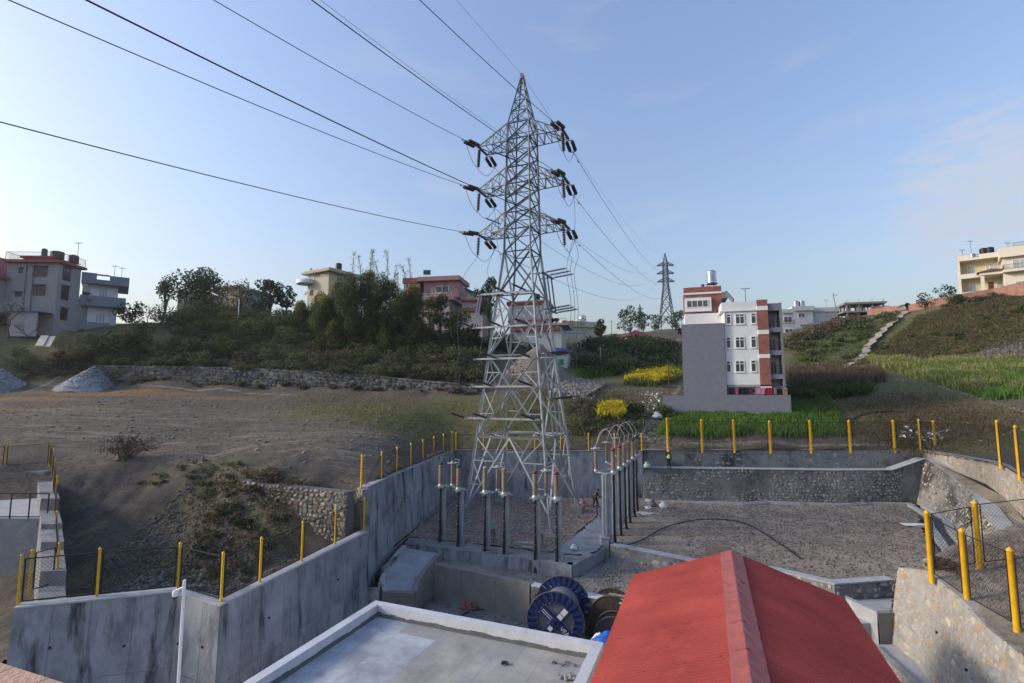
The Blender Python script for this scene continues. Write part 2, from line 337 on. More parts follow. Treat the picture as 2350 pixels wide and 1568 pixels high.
for a in ((-9.4, 33, 4.45), (-7.6, 42, 4.5), (-5.9, 52.4, 4.5), (0, 52.6, 4.5), (8, 52.4, 4.5), (14, 52.4, 4.5), (22, 52.2, 4.5), (30, 52.2, 4.5), (41.5, 52, 4.5), (38.5, 42, 4.85), (36.8, 38, 5.0),
          (34, 33.6, 4.85), (31.6, 29.6, 4.6), (29, 25, 4.3), (27, 10, 4.2), (27, -6, 4), (44, 30, 6.0), (50, 10, 6), (60, 40, 9),
          # the pit behind the lower concrete wall
          (-9.6, 30.9, .9), (-10.6, 27, .7), (-12, 22.4, .7), (-14.5, 23.6, 0.4), (-19.5, 22.2, .2), (-12.5, 29, .5), (-16, 27, .0), (-19, 26, -.3), (-17, 30.5, .7), (-21, 31.0, .6), (-13.0, 31.2, .9), (-24, 33.5, 1.6),
          (-23.5, 29.5, .9), (-16.6, 33.9, 4.9), (-13, 32.9, 4.6), (-20, 37.4, 5.5), (-25, 39, 5.7), (-20.5, 34.6, 2.9), (-26, 36.5, 3.6), (-23, 37.6, 5.3), (-30, 39.6, 5.6), (-34.5, 39, 5.4),
          (-24, 22, -.5), (-27, 26, -1.0), (-30, 29.2, -.6), (-36, 28, -1.2), (-46, 28, -1), (-37, 36.5, 5.2), (-22, 16, -.6), (-26, 6, -.8), (-24, -6, -.8), (-45, 20, -.5), (-52, 36, 5.0),
          (-60, 110, 24), (0, 120, 23), (-140, 130, 24), (70, 150, 26), (150, 150, 34), (150, 90, 30), (110, 60, 18), (-110, 70, 17), (-110, 45, 9), (110, 30, 11),
          (-300, 350, 26), (0, 350, 28), (300, 350, 38), (-300, 120, 22), (300, 100, 38), (-200, 20, 8), (200, 20, 16), (0, 720, 30), (-500, 720, 30), (500, 720, 40), (-90, -10, 0), (90, -10, 7)): cx(*a)
CPA = np.array(CP); _d = np.hypot(CPA[:, None, 0] - CPA[None, :, 0], CPA[:, None, 1] - CPA[None, :, 1])
_A = np.block([[_d + np.eye(len(CPA)) * -.15, np.ones((len(CPA), 1)), CPA[:, :2] / 100], [np.ones((1, len(CPA))), np.zeros((1, 3))], [CPA[:, :2].T / 100, np.zeros((2, 3))]])
_w = np.linalg.solve(_A, np.concatenate([CPA[:, 2], np.zeros(3)])); _n = len(CPA)
def hbase(x, y):
    x = np.asarray(x, float); y = np.asarray(y, float); sh = x.shape; x = x.ravel(); y = y.ravel(); out = np.empty(len(x))
    for i in range(0, len(x), 8000):
        X = x[i:i + 8000]; Yv = y[i:i + 8000]
        out[i:i + 8000] = np.hypot(X[:, None] - CPA[None, :, 0], Yv[:, None] - CPA[None, :, 1]) @ _w[:_n] + _w[_n] + (X * _w[_n + 1] + Yv * _w[_n + 2]) / 100
    return out.reshape(sh)
def pitmask(x, y):
    m = np.zeros(np.shape(x))
    for a, b, r in ((-18, 32, 6.5), (-22, 33, 4.5), (-13.5, 29, 4.5), (-24, 28, 4.5), (-19, 27, 5), (-29, 36, 3)): m = np.maximum(m, np.exp(-(np.hypot(x - a, y - b) / r) ** 4))
    return m
def height(x, y):
    x = np.asarray(x, float); y = np.asarray(y, float)
    far = np.clip((y - 60) / 40, 0, 1)
    return hbase(x, y) + fbm(x, y, 7, 4, 3) * (.10 + .5 * far) + fbm(x, y, 1.6, 3, 5) * (.03 + .12 * far) + fbm(x, y, 30, 2, 9) * far * .6 + fbm(x * .16 + y * .05, y * 1.0, 1.5, 3, 25) * .10 * np.clip((-x - 6) / 4, 0, 1) * np.clip((70 - y) / 8, 0, 1) + pitmask(x, y) * (fbm(x, y, 2.4, 4, 15) * .55 + fbm(x, y, .7, 2, 16) * .12)
def hz(x, y): return float(height(np.array([x]), np.array([y]))[0])
def G(px, py, d0=24, d1=700):
    """where a picture ray meets the terrain"""
    r = ray(px, py); t = np.geomspace(d0, d1, 1500) / r.y
    below = (r.z * t + CAMH) < height(r.x * t, r.y * t); k = int(np.argmax(below)) if below.any() else len(t) - 1
    return Vector((r.x * t[k], r.y * t[k], float(r.z * t[k] + CAMH)))
def inpoly(x, y, P):
    c = np.zeros(np.shape(x), bool); j = len(P) - 1
    for i in range(len(P)):
        xi, yi = P[i][:2]; xj, yj = P[j][:2]
        c ^= ((yi > y) != (yj > y)) & (x < (xj - xi) * (y - yi) / ((yj - yi) or 1e-9) + xi); j = i
    return c
def snap(x, y, P, tol):
    """pull grid points that lie close to the outline onto it"""
    bx, by = x.copy(), y.copy(); bd = np.full(x.shape, 1e9)
    for i in range(len(P)):
        ax, ay = P[i][:2]; cx_, cy_ = P[(i + 1) % len(P)][:2]; dx, dy = cx_ - ax, cy_ - ay; L2 = dx * dx + dy * dy or 1e-9
        t = np.clip(((x - ax) * dx + (y - ay) * dy) / L2, 0, 1); qx, qy = ax + t * dx, ay + t * dy; d = np.hypot(x - qx, y - qy); m = d < bd
        bd[m] = d[m]; bx[m] = qx[m]; by[m] = qy[m]
    m = bd < tol; x = x.copy(); y = y.copy(); x[m] = bx[m]; y[m] = by[m]; return x, y
def gridmesh(name, X, Yg, Zg, keep, m, col=None, smooth=True, shale=None):
    nr, nc = X.shape; idx = np.arange(nr * nc).reshape(nr, nc)
    f = np.stack([idx[:-1, :-1], idx[:-1, 1:], idx[1:, 1:], idx[1:, :-1]], -1)[keep].reshape(-1, 4)
    used = np.unique(f); re = np.full(nr * nc, -1); re[used] = np.arange(len(used)); f = re[f]
    V = np.stack([X.ravel(), Yg.ravel(), Zg.ravel()], -1)[used]
    me = bpy.data.meshes.new(name); me.vertices.add(len(V)); me.vertices.foreach_set('co', V.astype(np.float32).ravel())
    me.loops.add(f.size); me.loops.foreach_set('vertex_index', f.astype(np.int32).ravel()); me.polygons.add(len(f)); me.polygons.foreach_set('loop_start', np.arange(0, f.size, 4, dtype=np.int32))
    me.materials.append(m); me.polygons.foreach_set('use_smooth', np.full(len(f), smooth)); me.update(calc_edges=True)
    if col is not None:
        a = me.color_attributes.new('ground_kind', 'FLOAT_COLOR', 'POINT'); c = np.ones((len(V), 4), np.float32); c[:, :col.shape[-1]] = col.reshape(-1, col.shape[-1])[used]; a.data.foreach_set('color', c.ravel())
    if shale is not None: a = me.attributes.new('shale', 'FLOAT', 'POINT'); a.data.foreach_set('value', shale.ravel()[used].astype(np.float32))
    return me
HOLE = [(-9.5, 32.0), (-5.9, 52.25), (13, 51.95), (41.4, 51.75), (38.6, 42), (36.5, 38.1), (33.7, 33.8), (31.2, 29.8), (28.5, 25.2), (26, 10), (26, -6),
        (-24, -6), (-21.5, 15), (-19.8, 20.9), (-14.5, 22.5), (-12.0, 21.0)]

# terrain material: bare ground, with grass / ochre soil / trodden pale earth where the place has them
tm = bpy.data.materials.new('terrain_soil'); tm.use_nodes = True; t = tm.node_tree; n = t.nodes; l = t.links.new; p = n['Principled BSDF']; p.inputs['Roughness'].default_value = .95; p.inputs['Specular IOR Level'].default_value = .15
geo = n.new('ShaderNodeNewGeometry'); at = n.new('ShaderNodeAttribute'); at.attribute_name = 'ground_kind'; sp = n.new('ShaderNodeSeparateColor'); l(at.outputs['Color'], sp.inputs[0])
def nz_(sc, det=8, st=None):
    q = n.new('ShaderNodeTexNoise'); q.inputs['Scale'].default_value = sc; q.inputs['Detail'].default_value = det; q.inputs['Roughness'].default_value = .66
    if st:
        k = n.new('ShaderNodeMapping'); k.inputs['Scale'].default_value = st; l(geo.outputs['Position'], k.inputs['Vector']); l(k.outputs[0], q.inputs['Vector'])
    else: l(geo.outputs['Position'], q.inputs['Vector'])
    return q.outputs[0]
def mixc(a, b, f):
    x = n.new('ShaderNodeMix'); x.data_type = 'RGBA'; l(f, x.inputs[0]); l(a, x.inputs['A']); l(b, x.inputs['B']); return x.outputs['Result']
def rp(src, *st): r = ramp(n, list(st)); l(src, r.inputs[0]); return r.outputs[0]
def math_(op, a, b):
    q = n.new('ShaderNodeMath'); q.operation = op; q.use_clamp = True
    for i, v in enumerate((a, b)):
        if isinstance(v, float): q.inputs[i].default_value = v
        else: l(v, q.inputs[i])
    return q.outputs[0]
base = mixc(rp(nz_(1.9), (.40, (.064, .054, .043)), (.60, (.158, .134, .106))), rp(nz_(4.5), (.38, (.052, .044, .035)), (.62, (.132, .111, .088))), rp(nz_(.16, 5), (.42, (0, 0, 0)), (.6, (1, 1, 1))))
track = rp(nz_(1.1, 8, (.16, 1.5, 1)), (.50, (0, 0, 0)), (.64, (.9, .9, .9)))
pale0 = rp(nz_(1.2), (.3, (.165, .145, .118)), (.7, (.235, .208, .172)))
base = mixc(base, pale0, math_('MULTIPLY', track, at.outputs['Alpha']))
grass = mixc(rp(nz_(1.8), (.4, (.065, .078, .03)), (.6, (.135, .13, .056))), rp(nz_(3.2), (.4, (.10, .082, .045)), (.6, (.175, .14, .08))), rp(nz_(.28, 6), (.45, (0, 0, 0)), (.64, (1, 1, 1))))
ochre = rp(nz_(1.0, 8, (1, 3, 1)), (.3, (.24, .135, .06)), (.7, (.16, .105, .06)))
pale = rp(nz_(1.6), (.3, (.40, .36, .31)), (.7, (.26, .235, .20)))
def wmask(ch, sc): return rp(math_('ADD', math_('MULTIPLY', nz_(sc, 6), .8), ch), (.64, (0, 0, 0)), (.98, (1, 1, 1)))
at2 = n.new('ShaderNodeAttribute'); at2.attribute_name = 'shale'; shale = mixc(rp(nz_(1.4), (.32, (.042, .036, .031)), (.68, (.092, .082, .072))), rp(nz_(5), (.3, (.034, .030, .026)), (.7, (.12, .107, .094))), rp(nz_(.5, 6), (.45, (0, 0, 0)), (.6, (1, 1, 1)))); base = mixc(base, shale, wmask(at2.outputs['Fac'], .8)); c = mixc(base, grass, wmask(sp.outputs[0], .9)); c = mixc(c, ochre, wmask(sp.outputs[1], .6)); c = mixc(c, pale, wmask(sp.outputs[2], 1.6)); l(c, p.inputs['Base Color'])
bb = n.new('ShaderNodeBump'); bb.inputs['Strength'].default_value = .6; bb.inputs['Distance'].default_value = .06; l(nz_(6, 10), bb.inputs['Height']); l(bb.outputs[0], p.inputs['Normal'])

rows = [14.0]
while rows[-1] < 720: rows.append(rows[-1] + max(.26, .0105 * rows[-1]) * (1 if rows[-1] < 130 else 3))
rows = np.array(rows); u = np.linspace(-1.35, 1.35, 300)
X = u[None, :] * np.maximum(rows, 24)[:, None]; Yg = np.repeat(rows[:, None], len(u), 1)
X, Yg = snap(X, Yg, HOLE, .22); Zg = height(X, Yg)
edge = np.zeros_like(X, bool)
xc = (X[:-1, :-1] + X[1:, 1:]) / 2; yc = (Yg[:-1, :-1] + Yg[1:, 1:]) / 2
KIND = np.zeros(X.shape + (4,), np.float32); KIND[..., 3] = 0
def paint(px, py, rx, ry, ch, w=1.0, rot=0.0):
    g = G(px, py); c_, s_ = math.cos(rot), math.sin(rot); dx = X - g.x; dy = Yg - g.y
    q = ((dx * c_ + dy * s_) / rx) ** 2 + ((-dx * s_ + dy * c_) / ry) ** 2; KIND[..., ch] = np.maximum(KIND[..., ch], w * np.exp(-q ** 1.5))
def trail(pp, wd, ch=2, w=1.0):
    pts = [G(*q) for q in pp]
    for a, b in zip(pts, pts[1:]):
        dx, dy = b.x - a.x, b.y - a.y; L2 = dx * dx + dy * dy + 1e-9; tt = np.clip(((X - a.x) * dx + (Yg - a.y) * dy) / L2, 0, 1)
        d = np.hypot(X - a.x - tt * dx, Yg - a.y - tt * dy); KIND[..., ch] = np.maximum(KIND[..., ch], w * np.exp(-(d / wd) ** 2))
for a in ((880, 945, 15, 7, 0, .75), (1050, 930, 10, 6, 0, .7), (1200, 960, 8, 6, 0, .7), (1330, 950, 8, 7, 0, .6), (1700, 930, 14, 8, 0, .8), (1900, 910, 14, 7, 0, .6), (1450, 870, 16, 12, 0, .6), (2000, 960, 9, 4, 0, .55),
          (1600, 860, 20, 14, 0, .7), (1900, 800, 26, 24, 0, .78), (2050, 770, 26, 24, 0, .8), (2200, 760, 26, 24, 0, .72), (2340, 720, 24, 22, 0, .75), (2100, 690, 30, 16, 0, .6), (2250, 870, 24, 12, 0, .8), (2340, 1010, 10, 6, 0, .6),
          (600, 780, 34, 12, 0, .55), (300, 770, 20, 14, 0, .55), (900, 780, 24, 12, 0, .5), (1000, 850, 14, 6, 0, .6), (1480, 790, 40, 30, 0, .6), (100, 830, 16, 8, 0, .55), (480, 1140, 4, 5, 0, .45), (620, 1200, 3, 3, 0, .5), (300, 1330, 5, 3, 0, .45),
          (330, 900, 9, 1.8, 1, .85), (60, 915, 9, 3, 1, .75), (120, 940, 14, 2, 1, .45), (500, 915, 8, 2, 1, .6), (230, 905, 10, 2, 1, .8), (1540, 780, 22, 10, 1, .5), (2150, 945, 10, 4, 1, .35), (2300, 950, 9, 4, 1, .35)): paint(*a)
for q in (((1500, 1012), (1470, 1000), (1500, 960), (1545, 915), (1565, 880)), ((2350, 945), (2250, 915), (2150, 885), (2050, 870)), ((1990, 800), (2020, 765), (2055, 735), (2085, 715)), ((1810, 868), (1900, 852), (1950, 845), (1990, 800)),
          ((110, 790), (140, 825), (200, 842)), ((60, 900), (120, 872), (160, 850)), ((1560, 1018), (1800, 1018), (2000, 1022), (2140, 1020)), ((2150, 1030), (2250, 1012), (2350, 985)), ((250, 889), (500, 893), (680, 905))): trail(q, .45, 2, .5)
for q in (((0, 950), (300, 945), (600, 960), (800, 1000), (860, 1060)), ((0, 985), (300, 960), (550, 985), (700, 1040)), ((0, 1000), (200, 995), (400, 1010), (600, 1040))): trail(q, 4.0, 3, 1.0)
fade = inpoly(xc, yc, HOLE)
SHALE = pitmask(X, Yg).astype(np.float32)
terr = link('terrain', gridmesh('terrain', X, Yg, Zg, ~fade, tm, KIND, shale=SHALE)); tag(terr, kind='structure')

def sheet(name, poly, zf, res, m, kind='structure', tol=.45):
    P = np.array([q[:2] for q in poly]); x = np.arange(P[:, 0].min() - res, P[:, 0].max() + 2 * res, res); y = np.arange(P[:, 1].min() - res, P[:, 1].max() + 2 * res, res)
    Xs, Ys = np.meshgrid(x, y); xc_ = (Xs[:-1, :-1] + Xs[1:, 1:]) / 2; Xs, Ys = snap(Xs, Ys, P, res * tol); yc_ = 0
    cxm = (Xs[:-1, :-1] + Xs[1:, 1:] + Xs[1:, :-1] + Xs[:-1, 1:]) / 4; cym = (Ys[:-1, :-1] + Ys[1:, 1:] + Ys[1:, :-1] + Ys[:-1, 1:]) / 4
    return tag(link(name, gridmesh(name, Xs, Ys, zf(Xs, Ys), inpoly(cxm, cym, P), m)), kind=kind)
sheet('lower_ground', [(-26, -12), (34, -12), (34, 36.5), (-12, 36.5), (-26, 20)], lambda x, y: -2.72 + fbm(x, y, 4, 3, 2) * .05, 1.0, DIRTG)
# upper yard: bare lumpy earth
YARD = [(6.75, 35.7), (11.4, 32.25), (15.5, 30.8), (17.6, 28.75), (21.4, 29.3), (23.3, 29.6), (27.1, 32.4), (29.5, 36.8), (31.9, 40.6), (34.6, 44.1), (36.6, 48.2), (13.2, 50.9), (10.5, 50.2), (7.2, 38)]
sheet('yard_ground', YARD, lambda x, y: fbm(x, y, 5, 4, 11) * .12 + fbm(x, y, .9, 3, 12) * np.clip((x - 12) / 8, .15, 1) * .06 - .02, .22, DIRT)
sheet('strip_ground', [(-7.2, 36.3), (3.7, 31.5), (5.35, 33.7), (6.7, 35.75), (11.4, 32.2), (13, 31.2), (10, 26.2), (6.3, 28.0), (1.05, 30.65), (-5.4, 34.3), (-7.3, 35.2)], lambda x, y: -.72 + fbm(x, y, 2.5, 3, 21) * .08, .25, DIRTG)
GRAV = bpy.data.materials.new('pink_gravel'); GRAV.use_nodes = True; t = GRAV.node_tree; n = t.nodes; l = t.links.new; p = n['Principled BSDF']; p.inputs['Roughness'].default_value = .9
geo = n.new('ShaderNodeNewGeometry'); vo = n.new('ShaderNodeTexVoronoi'); vo.inputs['Scale'].default_value = 11; l(geo.outputs['Position'], vo.inputs['Vector'])
r1 = ramp(n, [(0, (.20, .15, .125)), (.35, (.30, .235, .20)), (.7, (.36, .295, .255)), (1, (.16, .125, .11))]); sp = n.new('ShaderNodeSeparateColor'); l(vo.outputs['Color'], sp.inputs[0]); l(sp.outputs[0], r1.inputs[0])
base = rp(nz_(.5, 5), (.35, (.72, .72, .72)), (.65, (1.05, 1.05, 1.05))); x_ = n.new('ShaderNodeMix'); x_.data_type = 'RGBA'; x_.blend_type = 'MULTIPLY'; x_.inputs[0].default_value = 1; l(r1.outputs[0], x_.inputs['A']); l(base, x_.inputs['B']); l(x_.outputs['Result'], p.inputs['Base Color'])
b_ = n.new('ShaderNodeBump'); b_.inputs['Strength'].default_value = 1; b_.inputs['Distance'].default_value = .05; b_.invert = True; l(vo.outputs['Distance'], b_.inputs['Height']); l(b_.outputs[0], p.inputs['Normal'])
sheet('gravel_bed', [(-7.6, 38.0), (2.6, 34.3), (5.0, 39.2), (7.2, 44.0), (8.2, 50.6), (-5.4, 51.6)], lambda x, y: fbm(x, y, 3, 3, 31) * .05 + fbm(x, y, .35, 2, 32) * .06 + .02, .17, GRAV)
sheet('concrete_path', [(2.7, 34.2), (5.0, 33.6), (6.3, 36.0), (7.2, 38.2), (10.6, 45.8), (10.4, 50.6), (8.3, 50.6), (7.3, 43.9), (5.1, 39.0)], lambda x, y: fbm(x, y, 2, 2, 41) * .02 + .03, .3, mat('rough_cast_concrete', (.22, .235, .25), (.16, .165, .17), 1.4, .9, .4, 12, c3=(.27, .29, .33), s3=.5))
sheet('platform_floor', [(-7.4, 36.3), (3.4, 31.9), (5.0, 33.5), (2.8, 34.3), (-7.5, 37.9)], lambda x, y: fbm(x, y, 1.5, 3, 51) * .06 - .04, .2, mat('screed_and_dust', (.20, .195, .185), (.13, .125, .118), 1.3, .92, .5, 9, c3=(.25, .25, .25), s3=.6))
# ---------------------------------------------------------------- walls
def offs(pts, d):
    """polyline offset sideways (to the right of travel) by d, mitred"""
    out = []
    for i, p in enumerate(pts):
        a = pts[max(i - 1, 0)]; b = pts[min(i + 1, len(pts) - 1)]
        def nrm(u, v): q = Vector((v[1] - u[1], -(v[0] - u[0]), 0)); return q.normalized() if q.length > 1e-9 else q
        if i == 0: m = nrm(p, b)
        elif i == len(pts) - 1: m = nrm(a, p)
        else:
            n1, n2 = nrm(a, p), nrm(p, b); m = (n1 + n2); m = m / max(.35, m.dot(n1)) if m.length > 1e-6 else n1
        dd = d[i] if isinstance(d, (list, tuple)) else d
        out.append((p[0] + m.x * dd, p[1] + m.y * dd))
    return out
def wall(name, label, pts, zb, t, batter, m, cap=None, capm=None, cat='wall', jitter=0.0):
    """pts (x, y, ztop) along the front top edge; the front face looks right of travel. Returns root and the front quads"""
    n_ = len(pts); zb = zb if isinstance(zb, (list, tuple)) else [zb] * n_
    root = thing(name, label, cat, (pts[0][0], pts[0][1], zb[0])); b = MB(root.location)
    ft = [(p[0], p[1]) for p in pts]; fb = offs(pts, batter); bt = offs(pts, -t)
    ct = cap or 0
    for i in range(n_ - 1):
        z0, z1 = pts[i][2] - ct, pts[i + 1][2] - ct
        B4 = [(*fb[i], zb[i]), (*fb[i + 1], zb[i + 1]), (*bt[i + 1], zb[i + 1]), (*bt[i], zb[i])]
        T4 = [(*ft[i], z0), (*ft[i + 1], z1), (*bt[i + 1], z1), (*bt[i], z0)]
        V = B4 + T4; k = len(b.v); b.v += [tuple(Vector(q) - b.off) for q in V]
        F = [(3, 2, 1, 0), (4, 5, 6, 7), (0, 1, 5, 4), (2, 3, 7, 6)] + ([(3, 0, 4, 7)] if i == 0 else []) + ([(1, 2, 6, 5)] if i == n_ - 2 else [])
        for f in F: b.f.append(tuple(q + k for q in f)); b.m.append(0); b.sm.append(False)
    b.build('wall_body', m, root)
    if cap:
        c = MB(root.location); o1 = offs(pts, .05); o2 = offs(pts, -t - .05)
        segs = []
        for i in range(n_ - 1):
            A = [(*o1[i], pts[i][2] - ct + .003), (*o1[i + 1], pts[i + 1][2] - ct + .003), (*o2[i + 1], pts[i + 1][2] - ct + .003), (*o2[i], pts[i][2] - ct + .003)]
            c2 = MB(root.location); c2.hexa(A, [(q[0], q[1], q[2] + ct) for q in A]); c2.build('coping', capm or CONCW, root)
    root['zz'] = 0; del root['zz']
    quads_ = [((*fb[i], zb[i]), (*fb[i + 1], zb[i + 1]), (*ft[i + 1], pts[i + 1][2] - ct), (*ft[i], pts[i][2] - ct)) for i in range(n_ - 1)]
    return root, quads_
# stone pieces: irregular bevelled faces, shared between all the walls
def stone_mesh(k, m):
    r = random.Random(100 + k); nn = r.choice((5, 6, 6, 7)); v = []; ph = r.random() * 6; ex = r.uniform(.5, 1.0)
    for j, (sc, dpt) in enumerate(((1.0, .25), (.94, -.6), (.66, -1.0))):
        for i in range(nn):
            a = ph + 2 * math.pi * i / nn; rr = random.Random(k * 50 + i).uniform(.74, 1.14)
            sq = 1 / max(abs(math.cos(a)), abs(math.sin(a))) ** ex
            v.append((math.cos(a) * rr * sq * sc * .5, dpt * random.Random(k * 70 + i + j).uniform(.8, 1.15), math.sin(a) * rr * sq * sc * .5))
    f = [(j * nn + i, j * nn + (i + 1) % nn, (j + 1) * nn + (i + 1) % nn, (j + 1) * nn + i) for j in range(2) for i in range(nn)] + [tuple(2 * nn + i for i in range(nn))]
    me = bpy.data.meshes.new('stone'); me.from_pydata(v, [], f); me.materials.append(m); me.polygons.foreach_set('use_smooth', [False] * len(f)); me.update(); return me
_SM = {}
def smesh(k, m):
    if (k, m.name) not in _SM: _SM[(k, m.name)] = stone_mesh(k, m)
    return _SM[(k, m.name)]
def stone_face(root, qs, cell, ms, cover=1.0, nmax=300, proud=.05, fill=.92, seed=1, vlim=None, keep=None):
    R = random.Random(seed); items = []
    for q in qs:
        q = [Vector(p) for p in q]; L = (q[1] - q[0]).length; H = ((q[3] - q[0]).length + (q[2] - q[1]).length) / 2
        nr = max(1, round(H / cell[1])); v0 = 0.0
        hs = [R.uniform(.55, 1.45) for _ in range(nr)]; S = sum(hs)
        for hrow in hs:
            hh = hrow / S; s = 0.0; s -= R.random() * cell[0] / L * .6
            while s < 1:
                w = cell[0] * R.uniform(.5, 1.7) / L
                a, b_ = max(s, 0.002), min(s + w, .998); s += w
                if b_ - a < .35 * cell[0] / L or R.random() > cover: continue
                uu = (a + b_) / 2; vv = min(.985, max(.015, v0 + hh / 2 + R.uniform(-.22, .22) * hh))
                if vlim and not (vlim[0] <= vv <= vlim[1]): continue
                lo = q[0].lerp(q[1], uu); hi = q[3].lerp(q[2], uu); c = lo.lerp(hi, vv)
                if keep and not keep(c): continue
                right = (q[1].lerp(q[2], vv) - q[0].lerp(q[3], vv)).normalized(); up = (hi - lo); Hh = up.length * hh; up = (up - right * up.dot(right)).normalized(); out = right.cross(up)
                sz = R.uniform(.72, 1.06); items.append((c, right, -out, up, (b_ - a) * L * fill * sz, Hh * fill * sz, proud * R.uniform(.5, 1.2)))
            v0 += hh
    items.sort(key=lambda t: -t[4] * t[5] / max(1, t[0].y ** 2))
    rest = {}
    for i, (c, r_, o_, u_, w, h, pr) in enumerate(items):
        k = R.randrange(8); m = R.choice(ms); tilt = R.uniform(-.3, .3)
        M = Matrix(((r_.x, o_.x, u_.x), (r_.y, o_.y, u_.y), (r_.z, o_.z, u_.z))) @ Matrix.Rotation(tilt, 3, 'Y')
        if i < nmax:
            o = bpy.data.objects.new('stone', smesh(k, m)); COL.objects.link(o); o.parent = root
            o.matrix_local = Matrix.Translation(c - root.location) @ M.to_4x4() @ Matrix.Diagonal((w, pr, h, 1))
        else: rest.setdefault(m.name, []).append((k, m, c, M, w, pr, h))
    if rest:
        b = MB(root.location); ml = []
        for nm, lst in rest.items():
            b.mi = len(ml); ml.append(lst[0][1])
            for k, m, c, M, w, pr, h in lst:
                me = smesh(k, m); b.add([c + M @ Vector((v.co.x * w, v.co.y * pr, v.co.z * h)) for v in me.vertices], [tuple(p_.vertices) for p_ in me.polygons], True)
        b.build('small_stone', ml, root, kind='stuff')
def panel_face(root, qs, wid, hts, m, gap=.022, proud=.016, name='concrete_panel'):
    """shutter pours of a concrete face, each a thin slab proud of the body with open joints"""
    for q in qs:
        q = [Vector(p) for p in q]; L = (q[1] - q[0]).length; nn = max(1, round(L / wid)); out = (q[1] - q[0]).cross(q[3] - q[0]).normalized() * proud
        cuts = [i / nn + (random.uniform(-.12, .12) / nn if 0 < i < nn else 0) for i in range(nn + 1)]
        vs = [0] + list(hts) + [1]
        for i in range(nn):
            for j in range(len(vs) - 1):
                g = gap / L / 2; gv = gap / 3 / 2
                P_ = lambda u_, v_: q[0].lerp(q[1], u_).lerp(q[3].lerp(q[2], u_), v_)
                c4 = [P_(cuts[i] + g, vs[j] + gv), P_(cuts[i + 1] - g, vs[j] + gv), P_(cuts[i + 1] - g, vs[j + 1] - gv), P_(cuts[i] + g, vs[j + 1] - gv)]
                b = MB(root.location); b.add(c4 + [p_ + out for p_ in c4], [(4, 5, 6, 7), (0, 1, 5, 4), (1, 2, 6, 5), (2, 3, 7, 6), (3, 0, 4, 7)]); b.build(name, m, root)
def weep(root, qs, us, vs, r=.07):
    for q in qs:
        q = [Vector(p) for p in q]; out = (q[1] - q[0]).cross(q[3] - q[0]).normalized()
        for u_ in us:
            for v_ in vs:
                c = q[0].lerp(q[1], u_).lerp(q[3].lerp(q[2], u_), v_ + random.uniform(-.04, .04)); b = MB(root.location)
                b.tube([c - out * .05, c + out * .06], r, 8); b.build('weep_pipe', BLK, root)
CPAN = mat('shuttered_concrete', (.28, .30, .335), (.135, .146, .168), 1.1, .9, .4, 11, c3=(.29, .303, .325), s3=.55, rnd=.13, stretch=(1.6, 1.6, .55), detail=10, lo=.36, hi=.64, stain=((.05, .055, .064), .8, .54, .68, (1.8, 1.8, .28)))

# lower-left concrete wall with its three bends
zt = 2.2
lw = [tuple(Z(*q, zt)) for q in ((32, 1394), (395, 1357), (506, 1387), (842, 1219))]
r_, q_ = wall('concrete_retaining_wall', 'long bent concrete retaining wall with dark stains below the mesh fence', lw, [-2.8] * 4, .42, .35, CONC, cap=.07, capm=CONCW)
panel_face(r_, q_, 1.25, (.42,), CPAN); weep(r_, q_, (.25, .72), (.66,), .05)
# upper-left and back concrete walls round the tower yard
ul = [tuple(Z(842, 1117, 4.6)), (-8.55, 36.4, 4.6), (-7.45, 43, 4.6), (-5.9, 51.9, 4.62)]
ul2 = ul
r_, q_ = wall('concrete_retaining_wall', 'tall concrete wall running back beside the gravel yard and cable chute', ul, [-2.6, -.2, -.1, -.1], .45, .30, CONC, cap=.07, capm=CONCW)
panel_face(r_, q_, 2.4, (.55,), CPAN)
r_, q_ = wall('concrete_retaining_wall', 'pale streaked concrete wall across the back of the gravel yard', [(-6.0, 51.95, 4.6), (2, 51.7, 4.55), (13.0, 51.2, 4.55)], -.1, .5, .25, CONC, cap=.06, capm=CONC)
panel_face(r_, q_, 2.2, (.5,), CPAN); weep(r_, q_, (.3, .75), (.3,), .05)
# step between the two left walls
r_, q_ = wall('masonry_end_wall', 'rubble stub closing the gap beside the tall yellow corner post', [(-9.75, 32.45, 4.5), (-9.2, 31.7, 4.5)], .5, .5, .05, MORT)
stone_face(r_, q_, (.35, .3), STONE_P, .9, 60, .06, seed=5)
# masonry terrace walls, right of the tower
low = [(13.0, 51.25, 2.95), (22.0, 50.35, 2.95), (31.5, 49.5, 2.95), (36.6, 49.45, 2.98), (40.2, 49.9, 4.0)]
r_, q_ = wall('stone_retaining_wall', 'dark rubble masonry wall with weep holes under the terrace walkway', low, -.1, .9, .8, MORTD, cap=.07, capm=CONCW)
stone_face(r_, q_, (.40, .27), STONE_G, .8, 300, .035, .82, seed=11, keep=lambda c: c.x > 25 or fbm(np.array([c.x]), np.array([c.z * 2]), 4.5, 3, 8)[0] > -.05); weep(r_, q_, (.2, .6), (.72, .28), .06)
upw = [(13.4, 52.1, 4.6), (24.0, 51.9, 4.6), (33, 51.7, 4.62), (41.3, 51.5, 4.6)]
r_, q_ = wall('stone_retaining_wall', 'grey pointed rubble wall behind the worker in the bright vest', upw, 2.75, .5, .15, MORT, cap=.04, capm=CONCW)
stone_face(r_, q_, (.45, .30), STONE_G + STONE_W[2:3], .6, 300, .018, .8, seed=12, keep=lambda c: fbm(np.array([c.x]), np.array([c.z * 2]), 3.5, 3, 18)[0] > -.1)
